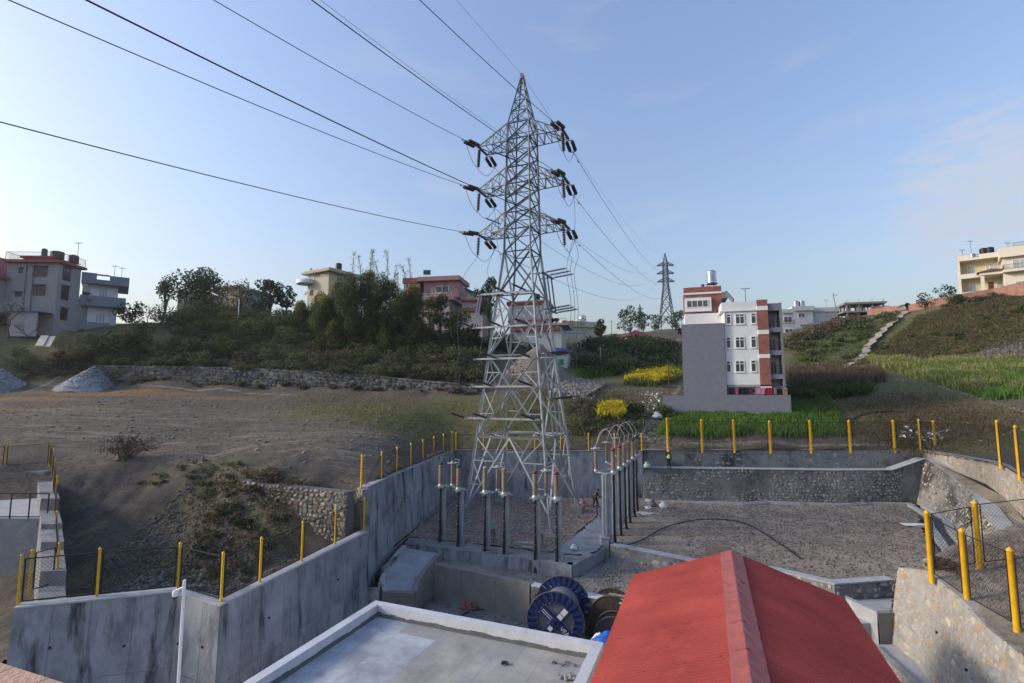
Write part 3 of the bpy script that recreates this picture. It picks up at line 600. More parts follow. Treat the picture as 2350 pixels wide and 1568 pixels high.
w_ = MB(); w_.hexa([(13.0, 51.3, 2.6), (41, 49.6, 2.6), (41.3, 51.6, 2.6), (13.2, 52.2, 2.6)], [(13.0, 51.4, 2.90), (40.6, 49.8, 2.90), (41.3, 51.6, 2.90), (13.2, 52.2, 2.90)]); w_.build('terrace_walkway', CONCD, kind='structure')
# sloping bastion at the right end
bt = [(40.2, 49.9, 4.05), tuple(Y(2225, 1125, 41.5)), tuple(Y(2288, 1213, 34)), tuple(Y(2312, 1268, 30.3))]
bb_ = [(38.2, 48.9, -.1), tuple(Z(2168, 1186, 0)), tuple(Z(2215, 1242, 0)), tuple(Z(2243, 1287, 0))]
root = thing('stone_bastion', 'sloping rubble masonry bastion turning the corner of the yard', 'wall', (38, 45, 0)); b = MB(root.location)
zt2 = offs(bt, -1.0); zb2 = [(p[0] + 6, p[1]) for p in bb_]
for i in range(3):
    k = len(b.v); V = [bb_[i], bb_[i + 1], bt[i + 1], bt[i], (*zt2[i + 1], bt[i + 1][2]), (*zt2[i], bt[i][2])]
    b.v += [tuple(Vector(q) - b.off) for q in V]
    for f in ((0, 1, 2, 3), (3, 2, 4, 5)): b.f.append(tuple(x + k for x in f)); b.m.append(0 if f[0] == 0 else 1); b.sm.append(False)
V = [bb_[3], (bb_[3][0] + 3, bb_[3][1] + .8, -.1), (*zt2[3], bt[3][2]), bt[3]]; b.add(V, [(0, 1, 2, 3)])
b.build('wall_body', [mat('mossy_warm_mortar', (.33, .31, .285), (.20, .19, .175), 2.4, .92, .9, 16, detail=10, stain=((.055, .05, .045), .28, .44, .60)), CONCW], root)
sheet('drain_apron', [(29.3, 32.3), (31.6, 35.9), (34.0, 39.7), (36.7, 43.4), (38.7, 48.7), (38.2, 48.9), *[p[:2] for p in bb_[1:]]], lambda x, y: x * 0 + .03, .5, CONCW)
BQ = [(bb_[i], bb_[i + 1], bt[i + 1], bt[i]) for i in range(3)]
stone_face(root, BQ, (.38, .30), STONE_W[1:4] + STONE_G[1:], .62, 300, .05, .78, seed=13); weep(root, BQ, (.5,), (.45,), .07)
# low wall that climbs above the bastion, with the path between
rw = [(41.4, 51.5, 4.65), (38.75, 42, 4.9), (36.6, 38.1, 5.0), (33.8, 33.9, 4.9), (31.3, 29.9, 4.6), (28.6, 25.4, 4.35), (27.5, 21, 4.3)]
r_, q_ = wall('stone_retaining_wall', 'warm rubble boundary wall climbing behind the bastion path', rw, [3.8, 3.0, 2.6, 2.1, 1.8, 1.6, 1.4], .5, .12, MORTW, cap=.05, capm=CONCW)
stone_face(r_, q_, (.38, .30), STONE_W, .7, 300, .045, .82, seed=14)
P_ = MB()
for i in range(3):
    a, c = bt[i], bt[i + 1]; d_, e_ = rw[(0, 2, 3)[i]], rw[(2, 3, 4)[i]]
    za, zc = a[2] - .03, c[2] - .03
    n_ = len(P_.v); P_.add([(a[0], a[1], za), (c[0], c[1], zc), (e_[0], e_[1], zc + .05), (d_[0], d_[1], za + .05)], [(0, 1, 2, 3)])
P_.add([(bt[3][0], bt[3][1], bt[3][2] - .03), (26.2, 26.5, 1.4), (28.8, 25.2, 1.5), (31.3, 29.9, 1.7)], [(0, 1, 2, 3)])
P_.build('bastion_path', DIRT, kind='structure')
# near right wall in warm stone
nr = [tuple(Z(2058, 1301, 2.35)), tuple(Z(2128, 1312, 2.45)), tuple(Z(2218, 1384, 2.25)), (17.3, 19.3, 2.0), (16.2, 15.6, 1.85), (15.4, 12, 1.8)]
nr = [tuple(Z(2060, 1302, 1.95)), (18.95, 23.9, 2.4)] + nr[2:]
r_, q_ = wall('stone_retaining_wall', 'sunlit retaining wall of ochre and cream rubble beside the red roof', nr, [-2.7] * 6, .5, .9, MORTW)
stone_face(r_, q_, (.33, .25), STONE_W[1:] + STONE_W[0:3], .74, 300, .024, .84, seed=15); e0 = nr[0]; stone_face(r_, [((e0[0] + .5, e0[1] + .25, -1.0), (*q_[0][0][:2], -1.0), (*q_[0][3][:2], e0[2]), (e0[0] + .5, e0[1] + .25, e0[2]))], (.3, .24), STONE_W[1:], .8, 40, .03, .9, seed=25); weep(r_, q_[1:3], (.45,), (.6,), .055)
sheet('grass_patch', [(19.2, 24.6), (17.9, 20.6), (17.2, 18.9), (16.2, 15), (15.6, 11.5), (26.5, 10), (27.6, 21), (28.7, 25.2), (27.4, 27.4), (22.0, 26.2)], lambda x, y: 2.1 + np.clip(x - 17.5, 0, 9) * .17 + fbm(x, y, 2, 3, 61) * .12, .3, DIRT)
bk = [(20.3, 25.2, 2.35), (23.5, 26.6, 2.6), (27.0, 27.6, 3.0)]
r_, q_ = wall('stone_kerb_wall', 'low rubble kerb at the far edge of the fenced grass corner', bk, [-.3] * 3, .4, .1, MORT, cap=.05, capm=CONCW)
stone_face(r_, q_, (.34, .26), STONE_W, .7, 60, .04, seed=16)
# low masonry wall along the front of the earth yard
lf = [(6.72, 35.6, .12), (11.4, 32.15, .12), (15.45, 30.7, .12), (17.55, 28.6, .12), (21.3, 29.2, .12)]
r_, q_ = wall('stone_retaining_wall', 'low rubble wall with pale coping edging the bare earth yard', lf, [-.95, -1.2, -2.7, -2.7, -2.7], .5, .12, MORT, cap=.08, capm=CONCW)
stone_face(r_, q_, (.36, .26), STONE_W[1:4] + STONE_G[1:], .85, 200, .04, .86, seed=17)
# plastered retaining wall of the courtyard, and its rubble continuation
r_, q_ = wall('concrete_retaining_wall', 'beige plastered retaining wall behind the cable drum', [(-5.4, 34.25, -.66), (1.05, 30.6, -.66)], -2.75, .35, .1, BEIGE)
panel_face(r_, q_, 2.4, (), mat('beige_render', (.235, .225, .20), (.185, .18, .165), 1.3, .9, .2, 12, rnd=.04, stain=((.12, .12, .115), .6, .6, .75, (1.5, 1.5, .5))))
r_, q_ = wall('stone_retaining_wall', 'dark rubble courtyard wall with whitish coping behind the wooden drums', [(1.12, 30.55, -.66), (6.3, 27.85, -.66), (10.2, 26.0, -.66)], -2.75, .4, .1, MORTD, cap=.08, capm=LIME)
stone_face(r_, q_, (.38, .28), STONE_G, .6, 120, .05, .8, seed=18)

# kerb under the cable terminations
kb = [(-7.5, 36.45, .02), (3.62, 31.72, .02)]
r_, q_ = wall('concrete_kerb', 'long concrete plinth under the front row of cable terminations', kb, -.95, .55, .04, CONC, cat='plinth')
panel_face(r_, q_, 2.0, (), CPAN, name='plinth_panel')
r_, q_ = wall('concrete_kerb', 'short concrete kerb returning towards the concrete pillar', [(3.68, 31.76, .02), (5.3, 33.75, .02)], -.95, .5, .04, CONC, cat='plinth')
pp = [(3.4, 31.85), (5.28, 33.7), (6.5, 35.75), (7.2, 38), (5.0, 39), (2.7, 34.6), (-7.4, 38), (-7.45, 36.4)]; b = MB(); n_ = len(pp); b.add([(x, y, -1.0) for x, y in pp] + [(x, y, -.09) for x, y in pp], [tuple(range(n_, 2 * n_))] + [(i, (i + 1) % n_, (i + 1) % n_ + n_, i + n_) for i in range(n_)]); tag(b.build('platform_base', CONC), kind='structure')
# pillar at the corner
b = MB((6.4, 36.1, -1)); b.box(6.12, 35.75, -1.2, 6.66, 36.35, .42); b.box(6.08, 35.71, .42, 6.70, 36.39, .5)
o = b.build('concrete_pillar', CONCW, loc=(6.4, 36.1, -1)); tag(o, 'square concrete pillar at the corner of the yard path', 'pillar')

# drain channels
def channel(name, label, pts, w, depth, m, lip=.12, up=.06, bed=None):
    root = thing(name, label, 'drain', pts[0]); a = offs(pts, w / 2); c = offs(pts, -w / 2); a2 = offs(pts, w / 2 + lip); c2 = offs(pts, -w / 2 - lip); b = MB(root.location); d = MB(root.location)
    for i in range(len(pts) - 1):
        z0, z1 = pts[i][2], pts[i + 1][2]
        for p, p2 in ((a, a2), (c, c2)):
            k = [(*p[i], z0 - depth), (*p[i + 1], z1 - depth), (*p2[i + 1], z1 - depth), (*p2[i], z0 - depth)]; tp = [(q[0], q[1], (z0, z1, z1, z0)[j] + up) for j, q in enumerate(k)]
            if p is a: k = [k[0], k[3], k[2], k[1]]; tp = [tp[0], tp[3], tp[2], tp[1]]
            b.hexa(k, tp)
        d.add([(*c[i], z0 - depth + .04), (*a[i], z0 - depth + .04), (*a[i + 1], z1 - depth + .04), (*c[i + 1], z1 - depth + .04)], [(0, 1, 2, 3)])
    b.build('drain_kerb', m, root, kind='stuff'); d.build('drain_bed', bed or CONCD, root); return root
channel('drain_channel', 'narrow drain with raised lips along the foot of the dark masonry wall', [(10.8, 50.0, .04), (12.9, 50.1, .04), (13.3, 49.3, .04), (17, 48.9, .04), (21.5, 48.2, .04), (24.2, 48.9, .08), (29, 48.0, .05), (31.2, 47.8, .05), (33.6, 48.6, .08), (37.4, 48.2, .04)], .35, .25, CONCW)
channel('drain_channel', 'wide open drain curving round the foot of the bastion', [(37.5, 48.1, .04), (35.7, 43.6, .04), (33.0, 40.0, .04), (30.6, 36.2, .04), (28.2, 32.7, .04)], .7, .45, CONCW, .45)
DRK = mat('black_drain_bed', (.025, .027, .03), (.04, .042, .045), 3, .5)  # near-black colour for the floor of the left drain
channel('drain_channel', 'stepped drain descending along the tall left concrete wall', [(-5.2, 50.7, .25), (-6.4, 43.6, .2), (-6.75, 41.9, .2), (-7.0, 40.6, -.35), (-7.6, 37.6, -.4), (-8.1, 34.4, -.45), (-8.5, 33.0, -.6)], .6, .45, CONC, .16, .1, DRK)

# chute beside it: a curved concrete spill with kerbs, ending in a drop box
root = thing('concrete_chute', 'pale sloping concrete chute between the drain and the beige wall', 'chute', (-7, 33, -2.7)); b = MB(root.location)
A = [(-7.3, 36.1, -.25), (-7.55, 35.0, -.4), (-7.85, 33.6, -.75), (-7.9, 32.4, -1.15), (-7.45, 31.5, -1.5)]; C = [(-4.9, 35.2, -.35), (-5.3, 34.25, -.55), (-5.75, 33.3, -1.0), (-6.0, 32.2, -1.35), (-5.9, 31.4, -1.5)]
for i in range(4): b.hexa([(*A[i][:2], -2.8), (*A[i + 1][:2], -2.8), (*C[i + 1][:2], -2.8), (*C[i][:2], -2.8)], [A[i], A[i + 1], C[i + 1], C[i]])
b.build('chute_slab', mat('bluish_screed', (.33, .35, .39), (.27, .285, .315), 1.2, .9, .2, 10, stain=((.16, .165, .17), 1.1, .6, .75)), root, kind='stuff')
for nm, side, s in (('kerb_wall', A, -1), ('kerb_wall', C, 1)):
    b = MB(root.location); o1 = offs(side, 0); o2 = offs(side, .28 * (1 if s > 0 else -1) * -1)
    for i in range(4):
        k = [(*o1[i], -2.85), (*o2[i], -2.85), (*o2[i + 1], -2.85), (*o1[i + 1], -2.85)]
        if s > 0: k = [k[0], k[3], k[2], k[1]]
        zz = [side[i][2] + .16, side[i][2] + .16, side[i + 1][2] + .16, side[i + 1][2] + .16]; zz = zz if s < 0 else [zz[0], zz[3], zz[2], zz[1]]
        b.hexa(k, [(q[0], q[1], zz[j]) for j, q in enumerate(k)])
    b.build(nm, CONCW if s < 0 else BEIGE, root, kind='stuff')
b = MB(root.location); b.hexa([(-7.6, 31.3, -2.85), (-5.8, 31.1, -2.85), (-5.8, 31.5, -2.85), (-7.6, 31.6, -2.85)], [(-7.6, 31.25, -1.35), (-5.8, 31.05, -1.35), (-5.8, 31.45, -1.35), (-7.6, 31.55, -1.35)]); b.build('end_wall', BEIGE, root)
b = MB((-8.3, 31.7, -2.8)); b.box(-8.9, 31.4, -2.8, -7.95, 31.6, -1.2); b.box(-8.1, 31.6, -2.8, -7.95, 32.7, -1.0); o = b.build('drop_box', CONCW, loc=(-8.3, 31.7, -2.8), kind=None); tag(o, 'small concrete drop box at the end of the left drain', 'drain box')

# rubble wall under the field edge at the left, seen across the pit
fw = [(-17.6, 33.6, 4.75), (-16.0, 33.3, 4.55), (-12.6, 32.1, 4.5), (-9.85, 31.0, 4.5)]
r_, q_ = wall('stone_retaining_wall', 'tan rubble wall under the edge of the bare field above the pit', fw, [1.4, 1.0, .6, .4], .6, .3, MORTD)
stone_face(r_, q_, (.33, .24), STONE_P + STONE_W[3:4], 1.0, 300, .07, .98, seed=19)
# dry stone wall far behind the bare field
gw = [Y(px, py, d) for px, py, d in ((225, 838, 77), (420, 841, 76.3), (560, 844, 75.6), (700, 851, 74), (850, 861, 72.3), (980, 874, 70.6), (1095, 882, 69))]
r_, q_ = wall('dry_stone_wall', 'long crumbling dry stone wall behind the bare field', [tuple(p) for p in gw], [hz(p.x, p.y - 1.2) - .6 for p in gw], 1.0, .5, MORTD)
STD = [mat('lichened_stone_%s' % k, c, tuple(x * .7 for x in c), 6, .9, .4, 20, rnd=.3) for k, c in (('pale', (.19, .178, .155)), ('buff', (.135, .118, .095)), ('dark', (.075, .07, .062)))]
stone_face(r_, q_, (.75, .48), STD, .9, 300, .14, .9, seed=20)
# left tank: walls stepping down, a railing across, rubble lining
def pr(px, py, d): return tuple(Y(px, py, d))
root = thing('concrete_tank', 'stepped concrete settling tank at the edge of the pit', 'tank', pr(110, 1375, 22)); b = MB(root.location)
bl, br = Y(-60, 1082, 37), Y(103, 1070, 37); fl, fr = Y(-60, 1190, 30.5), Y(112, 1183, 30.5)
b.hexa([(bl.x, 37, 2.5), (br.x, 37, 2.5), (br.x, 37.5, 2.5), (bl.x, 37.5, 2.5)], [(bl.x, 37, bl.z), (br.x, 37, bl.z), (br.x, 37.5, bl.z), (bl.x, 37.5, bl.z)]); b.build('back_wall', CONC, root)
b = MB(root.location); b.add([(fl.x, 30.5, fl.z), (fr.x, 30.5, fl.z), (br.x - .6, 37, fl.z + .25), (bl.x, 37, fl.z + .25)], [(0, 1, 2, 3)]); b.build('tank_floor', CONCW, root)
b = MB(root.location); b.hexa([(fl.x, 30.0, -.6), (fr.x + .3, 30.0, -.6), (fr.x + .3, 30.5, -.6), (fl.x, 30.5, -.6)], [(fl.x, 30.3, fl.z + .02), (fr.x + .3, 30.3, fl.z + .02), (fr.x + .3, 30.5, fl.z + .02), (fl.x, 30.5, fl.z + .02)]); b.build('front_wall', CONC, root)
b = MB(root.location); b.add([(br.x - 4, 36.97, fl.z + .3), (br.x - .7, 36.97, fl.z + .3), (br.x - .9, 36.6, fl.z + .9), (br.x - 4.5, 36.6, fl.z + 1.0)], [(0, 1, 2, 3)]); 
steps = [((112, 1105), 36.6, (118, 1150), 33.5), ((122, 1172), 31, (128, 1190), 29.6), ((128, 1215), 28, (134, 1232), 27), ((130, 1262), 25.8, (136, 1292), 24.4), ((132, 1345), 22.9, (140, 1368), 22.2)]
prev = None
for k, (p0, d0, p1, d1) in enumerate(steps):
    a = Y(*p0, d0); c = Y(*p1, d1); nxt = Y(*steps[k + 1][0], steps[k + 1][1]) if k + 1 < len(steps) else c + Vector((.4, -.6, 0))
    b = MB(root.location); zt_ = a.z
    b.hexa([(a.x - .9, a.y, -1.0), (nxt.x - .9, nxt.y, -1.0), (nxt.x + .35, nxt.y + .1, -1.0), (a.x + .35, a.y + .1, -1.0)], [(a.x - .8, a.y, zt_), (nxt.x - .8, nxt.y, zt_ - .03), (nxt.x + .25, nxt.y + .1, zt_ - .03), (a.x + .25, a.y + .1, zt_)]); b.build('stepped_block', CONC, root)
q_ = [((bl.x, 36.95, fl.z + .2), (br.x - .5, 36.95, fl.z + .2), (br.x - .7, 36.9, fl.z + 1.2), (bl.x, 36.9, fl.z + 1.2))]
stone_face(root, q_, (.6, .28), STONE_P, .8, 60, .06, seed=22)
# steps and box beside the red roof, right
root = thing('concrete_stairwell', 'concrete box and sloping side wall of the stair beside the red roof', 'stair', (15, 24, -2.7)); b = MB(root.location)
a, c = Z(1940, 1372, .0), Z(2012, 1405, -.1); b.hexa([(a.x, a.y, -2.75), (c.x, c.y, -2.75), (c.x + .2, c.y + .3, -2.75), (a.x + .2, a.y + .3, -2.75)], [(a.x, a.y, .0), (c.x, c.y, -.1), (c.x + .2, c.y + .3, -.1), (a.x + .2, a.y + .3, .0)]); b.build('side_wall', CONCW, root)
zb_ = Y(2012, 1474, c.y).z; d_ = Vector(Z(2074, 1402, -.15)); b = MB(root.location); b.hexa([(c.x + .02, c.y - .1, -2.75), (d_.x + 1, d_.y - .1, -2.75), (d_.x + 1, d_.y + .15, -2.75), (c.x + .2, c.y + .2, -2.75)], [(c.x + .02, c.y - .1, -.12), (d_.x + 1, d_.y - .1, -.12), (d_.x + 1, d_.y + .15, -.12), (c.x + .2, c.y + .2, -.12)]); b.build('end_wall', BEIGE, root)
b = MB(root.location); b.hexa([(c.x - 1.5, c.y + .25, -2.75), (d_.x + 2, d_.y + .2, -2.75), (d_.x + 2, d_.y + 3, -2.75), (c.x - 1.5, c.y + 3, -2.75)], [(c.x - 1.5, c.y + .25, -.75), (d_.x + 2, d_.y + .2, -.75), (d_.x + 2, d_.y + 3, -.75), (c.x - 1.5, c.y + 3, -.75)]); b.build('landing', CONCW, root)
q4 = [Z(1990, 1480, zb_), Z(2110, 1580, zb_ - .35), Z(2260, 1580, zb_ - .35), Z(2085, 1478, zb_)]; b = MB(root.location); b.hexa([(p.x, p.y, -2.76) for p in q4], q4); b.build('ramp_slab', CONCW, root)
e_, f_ = Z(1992, 1477, zb_ + .12), Z(2100, 1575, zb_ - .2); g_ = Vector((f_.x - e_.x, f_.y - e_.y, 0)) * .9
r2, q2 = wall('stone_sloping_wall', 'short sunlit rubble parapet sloping down beside the stair', [tuple(e_), tuple(f_), (f_.x + g_.x, f_.y + g_.y, f_.z - .5)], -2.75, .35, .5, MORTW)
stone_face(r2, q2, (.3, .24), STONE_W, .75, 90, .03, .85, seed=23)
# our own roof-terrace parapet, lower left corner
root = thing('terrace_parapet', 'sunlit orange coping of the near terrace parapet in the corner', 'parapet', (-2.7, 2.2, 8))
e0, e1 = Z(-40, 1508, 9.3), Z(168, 1574, 9.3); dv = (e1 - e0).normalized(); nv = Vector((-dv.y, dv.x, 0))
b = MB(root.location); 
cpm = mat('orange_coping_paint', (.52, .33, .24), (.45, .28, .20), 5, .8, .3, 40, rnd=.05)
for k in range(-2, 5):
    a = e0 + dv * (k * .26 + .004); c = e0 + dv * ((k + 1) * .26 - .004); b = MB(root.location)
    b.hexa([a - nv * .28 - Vector((0, 0, .05)), c - nv * .28 - Vector((0, 0, .05)), c - Vector((0, 0, .05)), a - Vector((0, 0, .05))], [a - nv * .28, c - nv * .28, c, a]); b.build('coping_tile', cpm, root)
a = e0 - dv * .5; c = e0 + dv * 1.3; b = MB(root.location); b.hexa([a - nv * .25 - Vector((0, 0, 12.0)), c - nv * .25 - Vector((0, 0, 12.0)), c - nv * .03 - Vector((0, 0, 12.0)), a - nv * .03 - Vector((0, 0, 12.0))], [a - nv * .25 - Vector((0, 0, .052)), c - nv * .25 - Vector((0, 0, .052)), c - nv * .03 - Vector((0, 0, .052)), a - nv * .03 - Vector((0, 0, .052))]); b.build('parapet_wall', LIME, root)

# ---------------------------------------------------------------- chain-link fences on yellow posts
def fence(name, label, posts, breaks=(), pw=.082, round_=False, gap=.13, mesh=.11, lift=.12, wire=.0027, fw_=.04):
    """posts: (base, height)"""
    root = thing(name, label, 'fence', posts[0][0])
    for p, h in posts:
        p = Vector(p); b = MB(p)
        if round_: b.lathe([(pw, -.25), (pw, h - .16), (pw * 1.12, h - .15), (pw * 1.12, h - .12), (.012, h)], p, 12)
        else: b.lathe([(pw * .72, -.15), (pw * .72, h - .12), (pw * .95, h - .11), (pw * .95, h - .08), (.008, h)], p, 4, smooth=False)
        o = b.build('post', YEL, root, loc=p - root.location)
    for i in range(len(posts) - 1):
        if i in breaks: continue
        (p0, h0), (p1, h1) = posts[i], posts[i + 1]; p0 = Vector(p0); p1 = Vector(p1); d = p1 - p0; hd = Vector((d.x, d.y, 0)); L = hd.length
        if L < .4: continue
        e = d / d.length
        a = p0 + d * (gap / L); c = p1 - d * (gap / L); up = Vector((0, 0, 1)); H0, H1 = h0 - .22, h1 - .22; HH = min(H0, H1) - lift
        a = a + up * lift; c = c + up * lift
        b = MB(root.location)
        for s, t in ((a, a + up * HH), (c, c + up * HH), (a, c), (a + up * HH, c + up * HH)): b.beam(s, t, fw_)
        b.build('panel_frame', BLKP, root, kind='stuff')
        D = c - a; Ld = Vector((D.x, D.y, 0)).length; nW = MB(root.location); st = mesh * 1.414
        for sgn in (1, -1):
            k = -HH
            while k < Ld + HH:
                # line u = k + sgn*v (sgn 1) or u = k - v
                v0, v1 = 0.0, HH
                if sgn == 1: u0, u1 = k, k + HH
                else: u0, u1 = k, k - HH
                if u0 > u1: (u0, v0), (u1, v1) = (u1, v1), (u0, v0)
                if u1 > 0 and u0 < Ld:
                    if u0 < 0: v0 += (v1 - v0) * (-u0) / (u1 - u0); u0 = 0
                    if u1 > Ld: v1 = v0 + (v1 - v0) * (Ld - u0) / (u1 - u0); u1 = Ld
                    s_ = a + D * (u0 / Ld) + up * v0; t_ = a + D * (u1 / Ld) + up * v1
                    if (t_ - s_).length > .03: nW.beam(s_, t_, wire * 2)
                k += st
        nW.build('wire_netting', BLKP, root, kind='stuff')
    return root
def along(pts, n):
    """n + 1 points evenly along a polyline"""
    P = [Vector(p) for p in pts]; L = [0]
    for a, b in zip(P, P[1:]): L.append(L[-1] + (b - a).length)
    out = []
    for k in range(n + 1):
        s = L[-1] * k / n; i = max(j for j in range(len(L)) if L[j] <= s + 1e-6); i = min(i, len(P) - 2); out.append(P[i].lerp(P[i + 1], (s - L[i]) / max(1e-6, L[i + 1] - L[i])))
    return out
Zp = lambda px, py, z: tuple(Z(px, py, z))
fence('chain_link_fence', 'yellow posted mesh fence along the bent lower concrete wall', [(Zp(x, y, 2.2), 1.95) for x, y in ((40, 1388), (222, 1368), (408, 1352), (507, 1381), (596, 1336), (692, 1288), (768, 1249))] + [(tuple(Vector(Zp(834, 1217, 2.2))), 1.95)], breaks=())
fence('chain_link_fence', 'yellow posted mesh fence along the tall left concrete wall', [(Vector(ul[0]) + Vector((-.3, -.2, -2.0)), 4.0)] + [(p + Vector((-.22, .1, 0)), 1.85) for p in along([ul[0], ul[1], ul[2], ul[3]], 7)[1:]], breaks=())
fence('chain_link_fence', 'distant yellow posted mesh fence on the pale back wall', [((x, 52.0 - (x + 5.9) * .035, 4.58), 1.75) for x in (-5.7, -2.9, -.5, 2.3, 4.9, 7.7, 10.3, 13.0)], pw=.085)
fence('chain_link_fence', 'thick yellow posted mesh fence above the rubble terrace wall', [(Vector(Y(x, y, 51.6)) * 1.0, 3.1) for x, y in ((1533, 1030), (1612, 1033), (1686, 1034), (1769, 1036), (1862, 1035), (1952, 1035), (2054, 1035), (2147, 1036))], pw=.125, round_=True, gap=.3, wire=.005)
fence('chain_link_fence', 'tall yellow posted mesh fence descending the boundary above the bastion', [((41.2, 51.6, 4.62), 3.1), ((36.45, 38.3, 5.0), 3.4), ((33.65, 34.1, 4.85), 3.45), ((31.15, 30.1, 4.5), 3.45), ((28.5, 25.7, 4.3), 3.45)], pw=.105, round_=True, gap=.25)
fence('chain_link_fence', 'tall yellow posted mesh fence round the grass corner on the sunlit wall', [((23.15, 23.1, 3.05), 2.95), ((20.75, 23.2, 2.75), 2.95), (Zp(2138, 1325, 2.4), 2.9), (Zp(2220, 1383, 2.15), 2.9), ((17.75, 18.6, 2.15), 2.9), ((17.0, 16.0, 2.1), 2.9)], pw=.105, round_=True, gap=.22, lift=.25, mesh=.12, fw_=.03)
tkp = [(Y(x, y, d), h) for x, y, d, h in ((-70, 1082, 37.2, 1.75), (10, 1072, 37.2, 1.75), (113, 1066, 37.2, 1.7), (119, 1090, 35.5, 1.8), (122, 1120, 33.5, 1.9), (125, 1176, 31, 2.2), (124, 1254, 28.2, 1.9), (129, 1342, 23.2, 1.85), (66, 1362, 22.4, 1.85), (40, 1388, 20.8, 0.3))]
fence('chain_link_fence', 'yellow posted mesh fence stepping down round the settling tank', tkp[:9])
root = thing('handrail', 'dark pipe railing across the front of the settling tank', 'railing', (fl.x, 30.4, fl.z))
pts = [Vector((fl.x + (fr.x - fl.x) * k / 4, 30.4, fl.z)) for k in range(5)]
for p in pts: 
    b = MB(p); b.beam(p, p + Vector((0, 0, 1.45)), .05); b.build('post', BLKP, root, loc=p - root.location)
b = MB(root.location); b.beam(pts[0] + Vector((0, 0, 1.45)), pts[-1] + Vector((0, 0, 1.45)), .06); b.build('top_rail', BLKP, root)
b = MB(root.location); b.beam(pts[0] + Vector((0, 0, .12)), pts[-1] + Vector((0, 0, .12)), .05); b.build('bottom_rail', BLKP, root)
